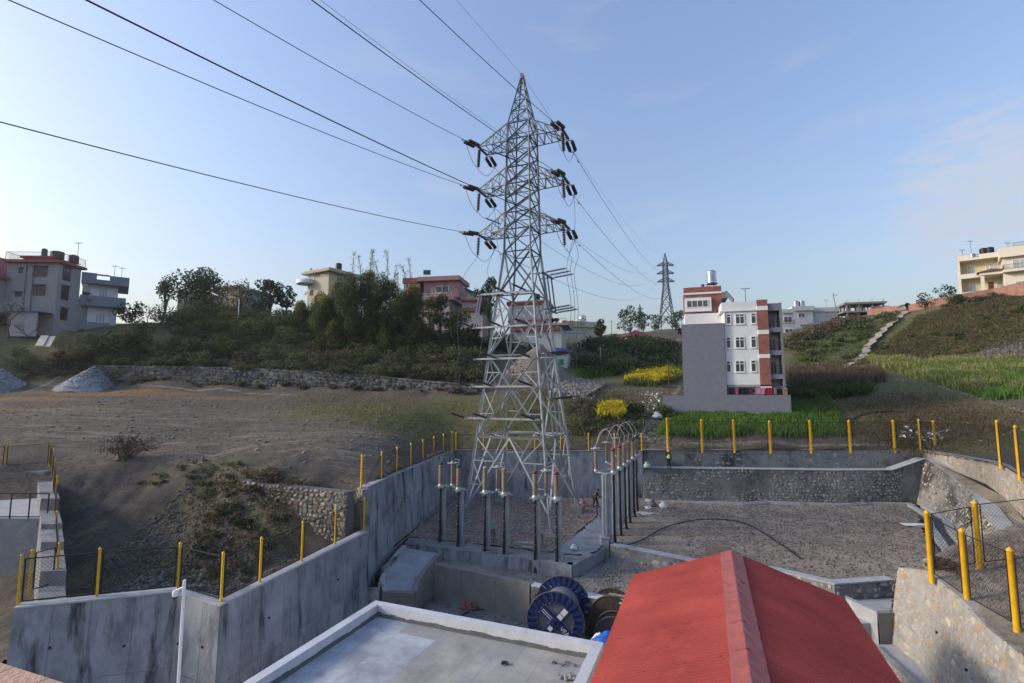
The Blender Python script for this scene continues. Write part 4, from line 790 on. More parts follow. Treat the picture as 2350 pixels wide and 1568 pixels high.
# ---------------------------------------------------------------- lattice transmission tower
TC = Vector((0.935, 43.33, 0)); TYAW = rad(-22.9); TU = Vector((math.cos(TYAW), math.sin(TYAW), 0)); TN = Vector((-math.sin(TYAW), math.cos(TYAW), 0))
def twidth(z):
    if z < 22.5: return 7.3 + (2.45 - 7.3) * z / 22.5
    if z < 34.2: return 2.45 + (2.0 - 2.45) * (z - 22.5) / 11.7
    return max(.16, 2.0 * (39.2 - z) / 5.0)
ARM_Z = (24.5, 28.6, 32.7); ARM_L = 4.0; ARM_H = 1.5; TIPW = .85
def tcorner(z, i):
    sx, sy = ((-1, -1), (1, -1), (1, 1), (-1, 1))[i]; w = twidth(z) / 2; return Vector((sx * w, sy * w, z))
def lattice(name, label, loc, rz, scale=1.0, lod=0, group=None):
    root = thing(name, label, 'transmission tower', loc, rz, group); root.scale = (scale,) * 3
    cnt = {'n': 0}; far = MB()
    gm = GALV; gb = GALVB; thick = 1.0 if lod == 0 else 1.9  # backlight painted in: upper members take the darker steel, lower ones the brighter
    def mem(nm, p, q, w, m):
        if lod == 0 and cnt['n'] < 295:
            b = MB(p); b.angle(p, q, w, .016, up=(p.x + q.x, p.y + q.y, .01)); b.build(nm, m, root, loc=p); cnt['n'] += 1
        elif lod == 0: far.angle(p, q, w, .014)
        else: far.beam(p, q, w * thick)
    lv = [0, 6.8, 13.5, 18.6, 22.5]; z = 22.5; up = [22.5, 24.5, 26.0, 27.3, 28.6, 30.1, 31.4, 32.7, 34.2]
    if lod == 0:
        FOOT = (-.12, -.20, .30, .12)
        for i in range(4):
            for a, c in zip([0, 6.8, 13.5, 22.5], [6.8, 13.5, 22.5, 34.2]):
                p, q = tcorner(a, i), tcorner(c, i)
                if a == 0: p = p + (p - q).normalized() * (-FOOT[i] * 1.0)
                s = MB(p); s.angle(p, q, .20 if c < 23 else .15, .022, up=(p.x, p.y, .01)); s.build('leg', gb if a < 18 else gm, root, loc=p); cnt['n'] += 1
            pd = tcorner(0, i); f = MB(pd); f.box(pd.x - .55, pd.y - .55, -.3, pd.x + .55, pd.y + .55, FOOT[i] + .05 + .22); f.build('footing', BEIGE, root, loc=pd); 
            g_ = MB(pd); tp = pd + Vector((0, 0, FOOT[i] + .27)); g_.hexa([tp + Vector(v) for v in ((-.25, -.25, .003), (.25, -.25, .003), (.25, .25, .003), (-.25, .25, .003))], [tp + (tcorner(1, i) - pd) * .35 + Vector(v) for v in ((-.1, -.1, 0), (.1, -.1, 0), (.1, .1, 0), (-.1, .1, 0))]); g_.build('stub_plate', gm, root, loc=pd)
    else:
        for i in range(4):
            for a, c in ((0, 22.5), (22.5, 34.2)): far.beam(tcorner(a, i), tcorner(c, i), .30)
    for i in range(4):
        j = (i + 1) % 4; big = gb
        C = lambda z_, k: tcorner(z_, k)
        mid = lambda z_: (C(z_, i) + C(z_, j)) / 2
        # portal base: inverted V from the ring, with sub bracing
        mem('ring_beam', C(6.8, i), C(6.8, j), .14, big)
        mem('diagonal_brace', mid(6.8), C(1.2, i).lerp(C(1.2, i), 1), .14, big); mem('diagonal_brace', mid(6.8), C(1.2, j), .14, big)
        if lod == 0:
            for a, s in ((i, 1), (j, 1)):
                for zz, tt in ((4.95, .33), (3.1, .66)):
                    dp = mid(6.8).lerp(C(1.2, a), tt); mem('horizontal_brace', C(zz, a), dp, .09, big)
                    mem('diagonal_brace', C(zz + 1.85, a), dp, .08, big)
                mem('diagonal_brace', C(1.2, a), mid(6.8).lerp(C(1.2, a), .66) * 1.0, .07, big)
            mem('plan_brace', mid(6.8), (C(6.8, j) + C(6.8, (j + 1) % 4)) / 2, .10, big)
        # X panels of the lower body
        for z0, z1 in ((6.8, 13.5), (13.5, 18.6), (18.6, 22.5)):
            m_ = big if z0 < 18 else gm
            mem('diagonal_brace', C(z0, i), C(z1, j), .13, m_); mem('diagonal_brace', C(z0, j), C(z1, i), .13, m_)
            w0, w1 = twidth(z0), twidth(z1); zc = z0 + (z1 - z0) * w0 / (w0 + w1); X_ = (C(zc, i) + C(zc, j)) / 2
            if z0 > 6.8: mem('horizontal_brace', C(z0, i), C(z0, j), .10, m_)
            if lod == 0 and z0 < 18:
                zl = (z0 + zc) / 2; zh = (zc + z1) / 2
                for a in (i, j):
                    pl = C(z0, a).lerp(X_, .5); ph = C(z1, a).lerp(X_, .5)
                    mem('horizontal_brace', C(zl, a), pl, .075, m_); mem('horizontal_brace', C(zh, a), ph, .075, m_)
                    mem('diagonal_brace', C(zl, a), ph.lerp(ph, 1), .06, m_) if False else mem('diagonal_brace', C(zc, a), pl, .065, m_); mem('diagonal_brace', C(zc, a), ph, .065, m_)
        for a, c in zip(up, up[1:]):
            mem('diagonal_brace', C(a, i), C(c, j), .095, gm); mem('diagonal_brace', C(a, j), C(c, i), .095, gm)
            if a in (22.5, 24.5, 26.0, 28.6, 30.1, 32.7): mem('horizontal_brace', C(a, i), C(a, j), .095, gm)
        mem('horizontal_brace', C(34.2, i), C(34.2, j), .09, gm)
        # earth-wire peak
        mem('peak_leg', C(34.2, i), C(39.0, i), .11, gm)
        pk = [34.2, 35.4, 36.5, 37.5, 38.4]
        for k_, (a, c) in enumerate(zip(pk, pk[1:])):
            mem('horizontal_brace', C(c, i), C(c, j), .06, gm)
            mem('diagonal_brace', C(a, i if k_ % 2 else j), C(c, j if k_ % 2 else i), .06, gm)
            if lod == 0 and k_ < 2: mem('diagonal_brace', C(a, j if k_ % 2 else i), C(c, i if k_ % 2 else j), .06, gm)
    # cross arms
    for za in ARM_Z:
        for s in (-1, 1):
            A = root if lod else thing('x', None, None)
            if not lod:
                A.name = 'cross_arm'; A.parent = root
            arm = MB(); wb, wt = twidth(za) / 2, twidth(za + ARM_H) / 2
            N = 4; P = {}
            for e in (-1, 1):
                for k in range(N + 1):
                    f = k / N; y = e * (wb + (TIPW - wb) * f)
                    P['b', e, k] = Vector((s * (wb + (ARM_L - wb) * f), y, za)); P['t', e, k] = Vector((s * (wt + (ARM_L - .15 - wt) * f), e * (wt + (TIPW - wt) * f), za + ARM_H * (1 - f) ** 1.0 + .12))
            w1, w2 = (.10, .065) if not lod else (.2, .12)
            mk = []
            for e in (-1, 1):
                mk += [('bottom_chord', P['b', e, 0], P['b', e, N], w1), ('top_chord', P['t', e, 0], P['t', e, N], w1)]
                for k in range(N):
                    mk += [('lacing', P['b', e, k + (k + 1) % 2], P['t', e, k + k % 2], w2)] if lod else [('lacing', P['b', e, k], P['t', e, k], w2), ('lacing', P['b', e, k + 1], P['t', e, k], w2)]
            for k in range(1, N + 1): mk += [('lacing', P['b', -1, k], P['b', 1, k], w2), ('lacing', P['b', -1 if k % 2 else 1, k - 1], P['b', 1 if k % 2 else -1, k], w2)] + ([('lacing', P['t', -1, k], P['t', 1, k], w2)] if k < N else [])
            mk += [('tip_plate', Vector((s * ARM_L, -TIPW - .12, za + .05)), Vector((s * ARM_L, TIPW + .12, za + .05)), .2)]
            for nm, p, q, w in mk:
                if lod: far.beam(p, q, w * 1.0)
                elif nm in ('bottom_chord', 'top_chord', 'tip_plate'):
                    b = MB(p); (b.beam(p, q, w, .14) if nm == 'tip_plate' else b.angle(p, q, w, .014)); b.build(nm, gm, A, loc=p)
                else: arm.angle(p, q, w, .012)
            if not lod: arm.build('lacing', gm, A, kind='stuff')
    if lod: far.build('lattice', WIRE, root, kind='stuff')
    else:
        cpb = MB(); cpb.beam((0, -.25, 38.95), (0, .25, 38.95), .24, .5); cpb.beam((-.2, 0, 38.7), (.2, 0, 38.7), .2, .35); cpb.build('peak_plate', GALV, root)
        if far.v: far.build('redundant_brace', gm, root, kind='stuff')
        # climbing pegs up one leg
        pg = MB()
        for k in range(60):
            zz = 3 + k * .5; c = tcorner(zz, 1); pg.beam(c, c + Vector((.16, 0 if k % 2 else 0, 0)) if k % 2 else c + Vector((0, -.16, 0)), .02)
        pg.build('step_bolt', GALV, root, kind='stuff')
    return root
TOWER = lattice('transmission_tower', 'tall galvanised lattice tower with six insulated arms standing on the gravel', TC, TYAW)
TL = lambda u, v, z: TC + TU * u + TN * v + Vector((0, 0, z))

# insulators -----------------------------------------------------
def sheds(n_, r1, r2, pitch, core=None):
    pr_ = [(core or r2 * .8, 0)]
    for k in range(n_):
        z0 = k * pitch; pr_ += [(r2, z0 + pitch * .1), (r1, z0 + pitch * .35), (r1 * .96, z0 + pitch * .5), (r2, z0 + pitch * .75)]
    return pr_ + [(core or r2 * .8, n_ * pitch)]
def ins(name, label, p, d, L, r, m, cat='insulator', group=None, ns=None):
    """a single string hanging or pulled along d from p"""
    d = Vector(d).normalized(); root = thing(name, label, cat, p, 0, group); ns = ns or max(5, int(L / .15)); pit = (L - .3) / ns
    b = MB(); b.lathe(sheds(ns, r * 1.2, r * .4, pit), d * .15, 10, d); b.build('shed_stack', m, root)
    f = MB(); f.beam((0, 0, 0), d * .16, .05); f.build('end_fitting', GALV, root); f = MB(); f.beam(d * (L - .16), d * L, .06); f.build('end_fitting', GALV, root); return root
def twin(name, label, p, d, L, group):
    d = Vector(d).normalized(); s = d.cross(Vector((0, 0, 1))); s = s.normalized() * .25 if s.length > .1 else Vector((.21, 0, 0)); root = thing(name, label, 'insulator', p, 0, group); pit = (L - .7) / 11
    for k in (-1, 1):
        b = MB(); b.lathe(sheds(11, .17, .08, pit), d * .35 + s * k, 10, d); b.build('shed_stack', INSB, root)
    for t0, t1 in ((0, .32), (L - .32, L)):
        b = MB(); a, c = (t0, t1) if t0 == 0 else (t1, t0); b.tube([d * a, d * (a + (c - a) * .55)], .03, 5); e = d * (a + (c - a) * .6); b.beam(e - s * 1.05, e + s * 1.05, .06); b.beam(e + s, d * c + s, .04); b.beam(e - s, d * c - s, .04); b.build('yoke', GALV, root)
    h = MB(); up = s.cross(d).normalized() * .2
    h.tube([d * .35 - up * .4, d * .25 - up, d * .05 - up * 1.3], .015, 4); h.tube([d * (L - .35) - up * .4, d * (L - .25) - up, d * (L - .05) - up * 1.3], .015, 4); h.build('arcing_horn', GALV, root, kind='stuff')
    return root
WN = 0
def cable(name, label, pts, r, m=WIRE, cat='cable', n=5, group=None, damp=None):
    c0 = Vector(pts[0]); b = MB(c0); b.tube(pts, r, n); 
    o = b.build(name, m, loc=c0); tag(o, label, cat, group)
    if damp is not None:
        p = Vector(damp[0]); dd = Vector(damp[1]).normalized(); k = MB(p); q = p - Vector((0, 0, .14)); k.tube([p, q], .02, 4); k.tube([q - dd * .24, q + dd * .24], .015, 4); k.tube([q - dd * .3, q - dd * .16], .045, 6); k.tube([q + dd * .3, q + dd * .16], .045, 6)
        ob = k.build('vibration_damper', WIRE, o, kind='stuff'); ob.location = p - c0
    return o
LV = {24.5: 'lowest', 28.6: 'middle', 32.7: 'topmost'}
INP = {(-1, 24.5): (0, 280), (-1, 28.6): (20, 0), (-1, 32.7): (490, 0), (1, 32.7): (963, 0), (1, 28.6): (715, 0), (1, 24.5): (198, 0)}
INDIR = Vector((-.385, -.923, 0)).normalized()
FARP = Vector((0, 0, 0)); fp = Y(1531, 757, 246); FT = Vector((fp.x, fp.y, fp.z - .5)); FYAW = rad(-6.0)
FTOW = lattice('transmission_tower', 'lattice tower on the knoll behind the white apartment block', FT, FYAW, 1.0, 1)
fp2 = Y(1470, 772, 560); lattice('transmission_tower', 'tiny hazy lattice tower beside a tree on the far ridge', (fp2.x, fp2.y, fp2.z - 2), rad(10), 1.0, 2)
FL = lambda u, v, z: FT + Vector((math.cos(FYAW), math.sin(FYAW), 0)) * u + Vector((-math.sin(FYAW), math.cos(FYAW), 0)) * v + Vector((0, 0, z))
gI, gO, gJ = 'tension insulators pulled towards the camera', 'twin insulators pulled towards the far tower', 'hanging jumper insulators'
JUMP = {}
for s in (-1, 1):
    sd = 'left' if s < 0 else 'right'
    for za in ARM_Z:
        lv = LV[za]
        tipn, tipf = TL(s * ARM_L, -TIPW, za), TL(s * ARM_L, TIPW, za)
        # incoming wire: solve for where the measured ray crosses the line's vertical plane
        s0 = TL(s * ARM_L, -TIPW - .1, za); px, py = INP[s, za]; sp_, zp = vplane(px, py, (s0.x, s0.y), (INDIR.x, INDIR.y))
        k_ = .0011; slope = (zp - s0.z) / sp_
        f = lambda q: s0.z + slope * q + k_ * q * (q - sp_)
        dirv = INDIR + Vector((0, 0, slope - k_ * sp_)); dirv.normalize(); L = 2.5
        twin('tension_insulator', 'twin dark insulator string pulled forward from the %s %s arm' % (lv, sd), s0, dirv, L, gI)
        e = s0 + dirv * L; qs = [2.0 + (sp_ * 1.25 - 2.0) * (i / 40) for i in range(41)]
        pts = [e] + [s0 + INDIR * q + Vector((0, 0, f(q) - s0.z)) for q in qs[1:]]
        cable('line_conductor', 'overhead conductor coming in overhead to the %s %s arm' % (lv, sd), pts, .021 if za > 25 else .022, WIRE, 'power line', 5, 'incoming conductors', (pts[1].lerp(pts[2], .0), INDIR))
        # outgoing wire to the far tower
        o0 = TL(s * ARM_L, TIPW + .1, za); fe = FL(s * 3.9, -1.2, za); hd = (fe - o0); sag = 7.0
        d1 = (hd / hd.length + Vector((0, 0, -4 * sag / hd.length))).normalized()
        dv_ = (d1 + Vector((0, 0, -.25))).normalized()
        twin('tension_insulator', 'twin dark insulator string angled back from the %s %s arm' % (lv, sd), o0, dv_, 2.0, gO)
        e2 = o0 + dv_ * 2.0; pts = [e2.lerp(fe, i / 30) - Vector((0, 0, sag * 4 * (i / 30) * (1 - i / 30))) for i in range(31)]
        cable('line_conductor', 'conductor sagging away to the far tower from the %s %s arm' % (lv, sd), pts, .026, WIRE, 'power line', 4, 'outgoing conductors', (pts[0].lerp(pts[1], .25), hd))
        # jumper string under the arm
        j0 = TL(s * (ARM_L - .05), -TIPW + .15, za - .1); jd = Vector((.06 * s, 0, -1))
        ins('jumper_insulator', 'brown ribbed insulator hanging under the %s %s arm' % (lv, sd), j0, jd, 1.9, .135, INSB, 'insulator', gJ, 11)
        j1 = j0 + Vector((.06 * s * 1.9, 0, -1.9)); JUMP[s, za] = (e, j1, e2)
        loop = []
        for i in range(9):
            t_ = i / 8; loop.append(e.lerp(j1, t_) - Vector((0, 0, .45 * math.sin(math.pi * t_))))
        for i in range(1, 11):
            t_ = i / 10; loop.append(j1.lerp(e2, t_) - Vector((0, 0, .75 * math.sin(math.pi * t_))))
        cable('jumper_loop', 'slack jumper loop under the %s %s arm' % (lv, sd), loop, .02, WIRE, 'cable', 5, 'jumper loops')
# earth wire over the peak
pk_ = TL(0, 0, 39.15); sp_, zp = vplane(1047, 0, (pk_.x, pk_.y), (INDIR.x, INDIR.y)); sl_ = (zp - pk_.z) / sp_
cable('earth_wire', 'thin earth wire rising over the frame to the tower peak', [pk_ + INDIR * (sp_ * 1.3 * i / 24) + Vector((0, 0, sl_ * sp_ * 1.3 * i / 24)) for i in range(25)], .011, WIRE, 'power line', 4)
fe = FL(0, 0, 38.9); cable('earth_wire', 'thin earth wire from the peak down to the far tower', [pk_.lerp(fe, i / 30) - Vector((0, 0, 5 * 4 * (i / 30) * (1 - i / 30))) for i in range(31)], .014, WIRE, 'power line', 4)
op = TL(-.9, -.9, 32.9); sp_, zp = vplane(735, 0, (op.x, op.y), (INDIR.x, INDIR.y)); sl_ = (zp - op.z) / sp_
cable('fibre_cable', 'thin second cable running beside the middle right conductor', [op + INDIR * (sp_ * 1.25 * i / 24) + Vector((0, 0, sl_ * sp_ * 1.25 * i / 24 + .0011 * (sp_ * 1.25 * i / 24) * (sp_ * 1.25 * i / 24 - sp_))) for i in range(25)], .013, WIRE, 'cable', 4)

# riser brackets on the body: horizontal post insulators guiding the down-leads
gP = 'horizontal post insulators guiding the down leads'
LEADS = {}
RIS = []
def post_ins(p, d, L, lab): ins('post_insulator', lab, p, d, L, .085, POLY, 'insulator', gP, max(8, int(L / .085)))
NUM = ('inner', 'middle', 'outer')
br = thing('riser_bracket', 'galvanised outrigger frame on the right face carrying six long insulators', 'bracket', TL(2.5, 0, 19))
ends_r = {}
for zi, zb in enumerate((20.4, 17.3, 13.6, 9.9)):
    hw = twidth(zb) / 2
    for k, vv in enumerate((1.1, 0, -1.1)):
        root_p = TL(hw + .05, vv, zb) + TU * (.9 if zi < 2 else .25); wd = (TU * .97 + TN * .1 + Vector((0, 0, .12))).normalized(); Li = 1.9
        lab = '%s grey post insulator of the %s set on the right face' % (('far', 'centre', 'near')[k], ('top', 'second', 'third', 'lowest')[zi])
        post_ins(root_p, wd, Li, lab); ends_r[k, zi] = root_p + wd * Li
    b = MB(br.location)
    x0 = hw + (.85 if zi < 2 else .2)
    b.beam(TL(x0, -1.5, zb), TL(x0, 1.5, zb), .13); 
    for vv in (-1.0, 1.0): b.beam(TL(hw - .1, vv, zb), TL(x0, vv, zb), .1)
    b.build('cross_beam', GALVB if zi > 1 else GALV, br, kind='stuff')
    if zi == 0:
        for vv in (1.1, 0, -1.1):
            b = MB(br.location); b.beam(TL(hw + .8, vv, zb), TL(twidth(17.3) / 2 + .85, vv, 17.3), .12); b.build('hanger', GALV, br)
for k in range(3): 
    b = MB(br.location); vv = (1.1, 0, -1.1)[k]; b.beam(TL(twidth(13.6) / 2 + .2, vv, 13.6), TL(twidth(6.8) / 2 + .15, vv, 6.8), .11); b.build('riser_post', GALVB, br)
ends_l = {}
bl_ = thing('riser_bracket', 'galvanised cross beams on the near face with dark post insulators', 'bracket', TL(0, -2.5, 15))
for zi, zb in enumerate((18.8, 15.9, 13.2, 10.9, 8.3)):
    hw = twidth(zb) / 2; ov = 1.9 if zi < 2 else 1.35
    b = MB(bl_.location); b.beam(TL(-hw - ov, -hw - .12, zb), TL(hw - .2, -hw - .12, zb), .15); b.build('cross_beam', GALVB, bl_)
    if zi == 0:
        for uu in (-hw - ov + .15, -hw - ov + .38): b = MB(bl_.location); b.beam(TL(uu, -hw - .12, zb), TL(uu - .35, -twidth(15.9) / 2 - .12, 15.9), .11); b.build('hanger', GALVB, bl_)
    for k in range(3):
        uu = (-hw - ov + .2, -hw + .9, hw - .5)[k]; p0 = TL(uu, -hw - .2, zb); wd = (-TN * .8 - TU * .75 + Vector((0, 0, .38))).normalized(); Li = 1.55
        post_ins(p0, wd, Li, '%s dark post insulator of the %s beam on the near face' % (('left', 'centre', 'right')[k], ('top', 'second', 'third', 'fourth', 'lowest')[zi])); ends_l[k, zi] = p0 + wd * Li
for zz, uu in ((26.4, -.3), (30.4, -.3), (30.9, -1.2), (27.6, .9), (25.0, -2.0), (25.2, .8)):
    hw = twidth(zz) / 2; p0 = TL(uu + .5, -hw - .1, zz); post_ins(p0, (-TN * .45 - TU * .85 + Vector((0, 0, .35))), 1.5, 'short dark post insulator on the upper body, %s' % {26.4:'above the lowest arms',30.4:'above the middle arms',30.9:'beside the left end of the middle arm',27.6:'just under the right middle arm',25.0:'over the left lowest arm',25.2:'over the right lowest arm'}[zz])
# ---------------------------------------------------------------- cable terminations
CAPC = {'green': mat('green_cap_paint', (.015, .085, .07), (.012, .07, .058), 3, .5), 'peach': mat('peach_cap_paint', (.36, .22, .145), (.31, .19, .125), 3, .5), 'crimson': mat('crimson_cap_paint', (.25, .03, .055), (.21, .025, .045), 3, .5)}
def termination(col, hp, lab, loc, cdir, group, foot=-.7):
    """post with a ribbed porcelain body; the black cable drops on the cdir side"""
    root = thing('cable_termination', lab, 'cable termination', loc, 0, group); c = Vector((cdir[0], cdir[1], 0)).normalized(); s = Vector((-c.y, c.x, 0))
    b = MB()
    for a in (-.13, .13):
        for d in (-.13, .13): b.beam(Vector((a * .7, d * .7, 0)), Vector((a * .7, d * .7, hp)), .16)
    for k in range(int(hp / .45)):
        z = .2 + k * .45; b.beam((-.13, -.13, z), (.13, -.13, z + .22), .022); b.beam((-.13, .13, z + .22), (.13, .13, z), .022); b.beam((-.13, -.13, z), (-.13, .13, z + .22), .022); b.beam((.13, -.13, z + .22), (.13, .13, z), .022)
    b.box(-.24, -.24, 0, .24, .24, .03); b.build('steel_post', GALVB, root, kind='stuff')
    top = c * .42
    b = MB(); b.beam(-s * .42 + Vector((0, 0, hp + .05)), s * .42 + Vector((0, 0, hp + .05)), .10); b.beam(-c * .5 + Vector((0, 0, hp + .07)), top + c * .3 + Vector((0, 0, hp + .07)), .12); b.beam(top - s * .3 + Vector((0, 0, hp + .15)), top + s * .3 + Vector((0, 0, hp + .15)), .5, .05, up=(0, 0, 1))
    b.build('top_plate', GALVB, root, kind='stuff')
    z0 = hp + .18; b = MB(); b.lathe([(.20, 0), (.20, .10), (.15, .12), (.15, .16)], top + Vector((0, 0, z0)), 14); b.build('base_flange', GALVB, root)
    b = MB(); b.lathe(sheds(13, .20, .125, 1.32 / 13), top + Vector((0, 0, z0 + .16)), 14); b.build('porcelain_body', TAN, root)
    b = MB(); b.lathe([(.13, 0), (.17, .03), (.175, .14), (.13, .19), (.05, .2)], top + Vector((0, 0, z0 + 1.48)), 14); b.build('cap', CAPC[col], root)
    b = MB(); b.tube([top + Vector((0, 0, z0 + 1.66)), top + Vector((0, 0, z0 + 2.0))], .022, 6); b.build('terminal_rod', GALVB, root)
    b = MB(); P = [top + Vector((0, 0, hp - .02)), top + Vector((0, 0, hp * .5)), top + Vector((0, 0, .55)), top + c * .05 + Vector((0, 0, .0)), top + c * .16 + s * .05 + Vector((0, 0, foot * .6)), top + c * .3 + s * .12 + Vector((0, 0, foot - .1))]
    b.tube(P, [.06, .07, .098, .10, .10, .10], 8); b.tube([P[0], P[0] - Vector((0, 0, .35))], .09, 8); b.build('power_cable', BLK, root, kind='stuff')
    b = MB()
    for k in range(6):
        z = .3 + k * (hp - .6) / 5; b.beam(top * .25 + Vector((0, 0, z)), top * 1.22 + Vector((0, 0, z)), .05)
    b.build('cable_clamp', GALVB, root, kind='stuff')
    root['tp'] = 0; del root['tp']
    return root, Vector(loc) + top + Vector((0, 0, z0 + 2.0))
def arrester(lab, loc, arms, group, post=None):
    """loc: bottom of the insulator body; arms: world points it is bracketed to"""
    root = thing('surge_arrester', lab, 'surge arrester', loc, 0, group); L = Vector(loc)
    b = MB(); b.lathe([(.15, -.16), (.15, -.05), (.11, 0)], (0, 0, 0), 12); b.build('base_flange', GALVB, root)
    b = MB(); b.lathe(sheds(17, .145, .095, 1.35 / 17), (0, 0, 0), 12); b.build('porcelain_body', TAN, root)
    b = MB(); n_ = 20
    b.tube([Vector((.34 * math.cos(2 * math.pi * i / n_), .34 * math.sin(2 * math.pi * i / n_), 1.46)) for i in range(n_ + 1)], .035, 6, cap=False)
    for i in range(3): a = 2 * math.pi * i / 3; b.beam((0, 0, 1.48), (.34 * math.cos(a), .34 * math.sin(a), 1.46), .03)
    b.lathe([(.14, 1.36), (.16, 1.42), (.16, 1.54), (.06, 1.56)], (0, 0, 0), 12); b.build('grading_ring', CONCW, root, kind='stuff')
    b = MB()
    for a in arms: b.beam(Vector((0, 0, -.2)), Vector(a) - L, .09)
    b.build('support_arm', GALVB, root, kind='stuff')
    if post is not None: b = MB(); b.lathe([(.12, post), (.12, -.18)], (0, 0, 0), 10); b.box(-.2, -.2, post, .2, .2, post + .03); b.build('steel_post', GALVB, root, kind='stuff')
    return root, L + Vector((0, 0, 1.56))
gT, gA = 'cable terminations with ribbed porcelain tops', 'surge arresters with white rings'
FRT = []
cols = ('green', 'green', 'peach', 'peach', 'crimson', 'crimson')
OUTF = -TN
names = ('leftmost green capped termination of the front row', 'second green capped termination of the front row', 'peach capped termination third along the front row', 'peach capped termination fourth along the front row', 'crimson capped termination fifth along the front row', 'rightmost crimson capped termination of the front row')
for k, (x, y) in enumerate(((1017, 1238), (1058, 1250), (1119, 1260), (1163, 1267), (1234, 1279), (1283, 1284))):
    p = Z(x, y, .02); p.z = .02
    FRT.append((p, termination(cols[k], 3.62, names[k], p, OUTF, gT)[1]))
FA = []
for k, (i, j, px) in enumerate(((0, 1, 1038), (2, 3, 1142), (4, 5, 1254))):
    m = (FRT[i][0] + FRT[j][0]) / 2 + TN * 1.0; m.z = 3.86
    m = Y(px, 1130, m.y); m.z = 3.86
    FA.append(arrester('surge arrester behind the %s pair of the front row' % ('green capped', 'peach capped', 'crimson capped')[k], m, [FRT[i][0] + Vector((0, 0, 3.7)), FRT[j][0] + Vector((0, 0, 3.7))], gA)[1])
RRT = []
colsr = ('crimson', 'crimson', 'peach', 'peach', 'green', 'green'); RD = Vector((.93, -.37, 0))
namesr = ('nearest crimson capped termination of the receding row', 'second crimson capped termination of the receding row', 'nearer peach capped termination of the receding row', 'farther peach capped termination of the receding row', 'nearer green capped termination of the receding row', 'farthest green capped termination of the receding row')
for k, (x, y) in enumerate(((6.75, 36.35), (7.6, 38.3), (8.35, 40.0), (9.05, 41.7), (9.9, 43.7), (10.6, 45.5))):
    p = Vector((x, y, .06)); RRT.append((p, termination(colsr[k], 4.6, namesr[k], p, RD, gT, -.1)[1]))
RA = []
for k, (i, j) in enumerate(((0, 1), (2, 3), (4, 5))):
    m = (RRT[i][0] + RRT[j][0]) / 2 - RD * 1.15; m.z = 4.95
    if k == 0: m = RRT[0][0] - RD * .75 + Vector((0, .4, 0)); m.z = 4.95
    RA.append(arrester('surge arrester beside the %s pair of the receding row' % ('crimson capped', 'peach capped', 'green capped')[k], m, [RRT[i][0] + Vector((0, 0, 4.66)), RRT[j][0] + Vector((0, 0, 4.66))], gA)[1])
root = thing('support_post', 'bright steel pipe post standing on the square concrete pillar', 'post', (6.38, 36.05, .5)); b = MB(); b.lathe([(.11, 0), (.11, 4.2)], (0, 0, 0), 12); b.build('pipe', GALVB, root); b = MB(); b.box(-.2, -.2, 0, .2, .2, .04); b.build('base_plate', GALVB, root)
# leads
def smooth(pts, n_=6):
    P = [Vector(p) for p in pts]; out = []
    for i in range(len(P) - 1):
        a, b_, c, d = P[max(i - 1, 0)], P[i], P[i + 1], P[min(i + 2, len(P) - 1)]
        for k in range(n_):
            t = k / n_; out.append(.5 * ((2 * b_) + (c - a) * t + (2 * a - 5 * b_ + 4 * c - d) * t * t + (3 * b_ - a - 3 * c + d) * t ** 3))
    return out + [P[-1]]
gL, gR = 'down leads to the front row', 'down leads to the receding row'
for k in range(3):
    za = (24.5, 28.6, 32.7)[k]
    st = JUMP[1, za][2] if k else JUMP[1, za][1]
    st = JUMP[1, 24.5][2] if k == 0 else (JUMP[1, 28.6][2] if k == 2 else JUMP[1, 24.5][1])
    out = TU * .7
    w = [st, st.lerp(ends_r[k, 0], .5) + out * .5] + [ends_r[k, i] for i in range(4)] + [ends_r[k, 3].lerp(RA[2 - k], .55) - Vector((0, 0, .9)), RA[2 - k]]
    cable('down_lead', '%s down lead looping past the right face insulators' % ('far', 'centre', 'near')[k], smooth(w, 5), .018, WIRE, 'cable', 5, gR)
    for j in (2 * (2 - k), 2 * (2 - k) + 1):
        a, c = RA[2 - k], RRT[j][1]; cable('termination_lead', 'arched bright lead to the %s' % namesr[j], smooth([a, a.lerp(c, .25) + Vector((0, 0, .9)), a.lerp(c, .65) + Vector((0, 0, 1.1)), c + Vector((0, 0, .3)), c - Vector((0, 0, .15))], 6), .020, WIREP, 'cable', 5, 'bright leads at the receding row')
    st = JUMP[-1, (24.5, 24.5, 28.6)[k]][(1, 2, 2)[k]]
    w = [st, st.lerp(ends_l[k, 0], .6) - TU * .5] + [ends_l[k, i] for i in range(5)] + [ends_l[k, 4].lerp(FA[k], .6) - Vector((0, 0, .4)), FA[k]]
    cable('down_lead', '%s down lead hanging past the near face insulators' % ('left', 'centre', 'right')[k], smooth(w, 5), .016, WIRE, 'cable', 5, gL)
    for j in (2 * k, 2 * k + 1):
        a, c = FA[k], FRT[j][1]; cable('termination_lead', 'slack lead to the %s' % names[j], smooth([a, a.lerp(c, .4) + Vector((0, 0, .12)), c], 5), .014, WIREP, 'cable', 5, 'leads at the front row')
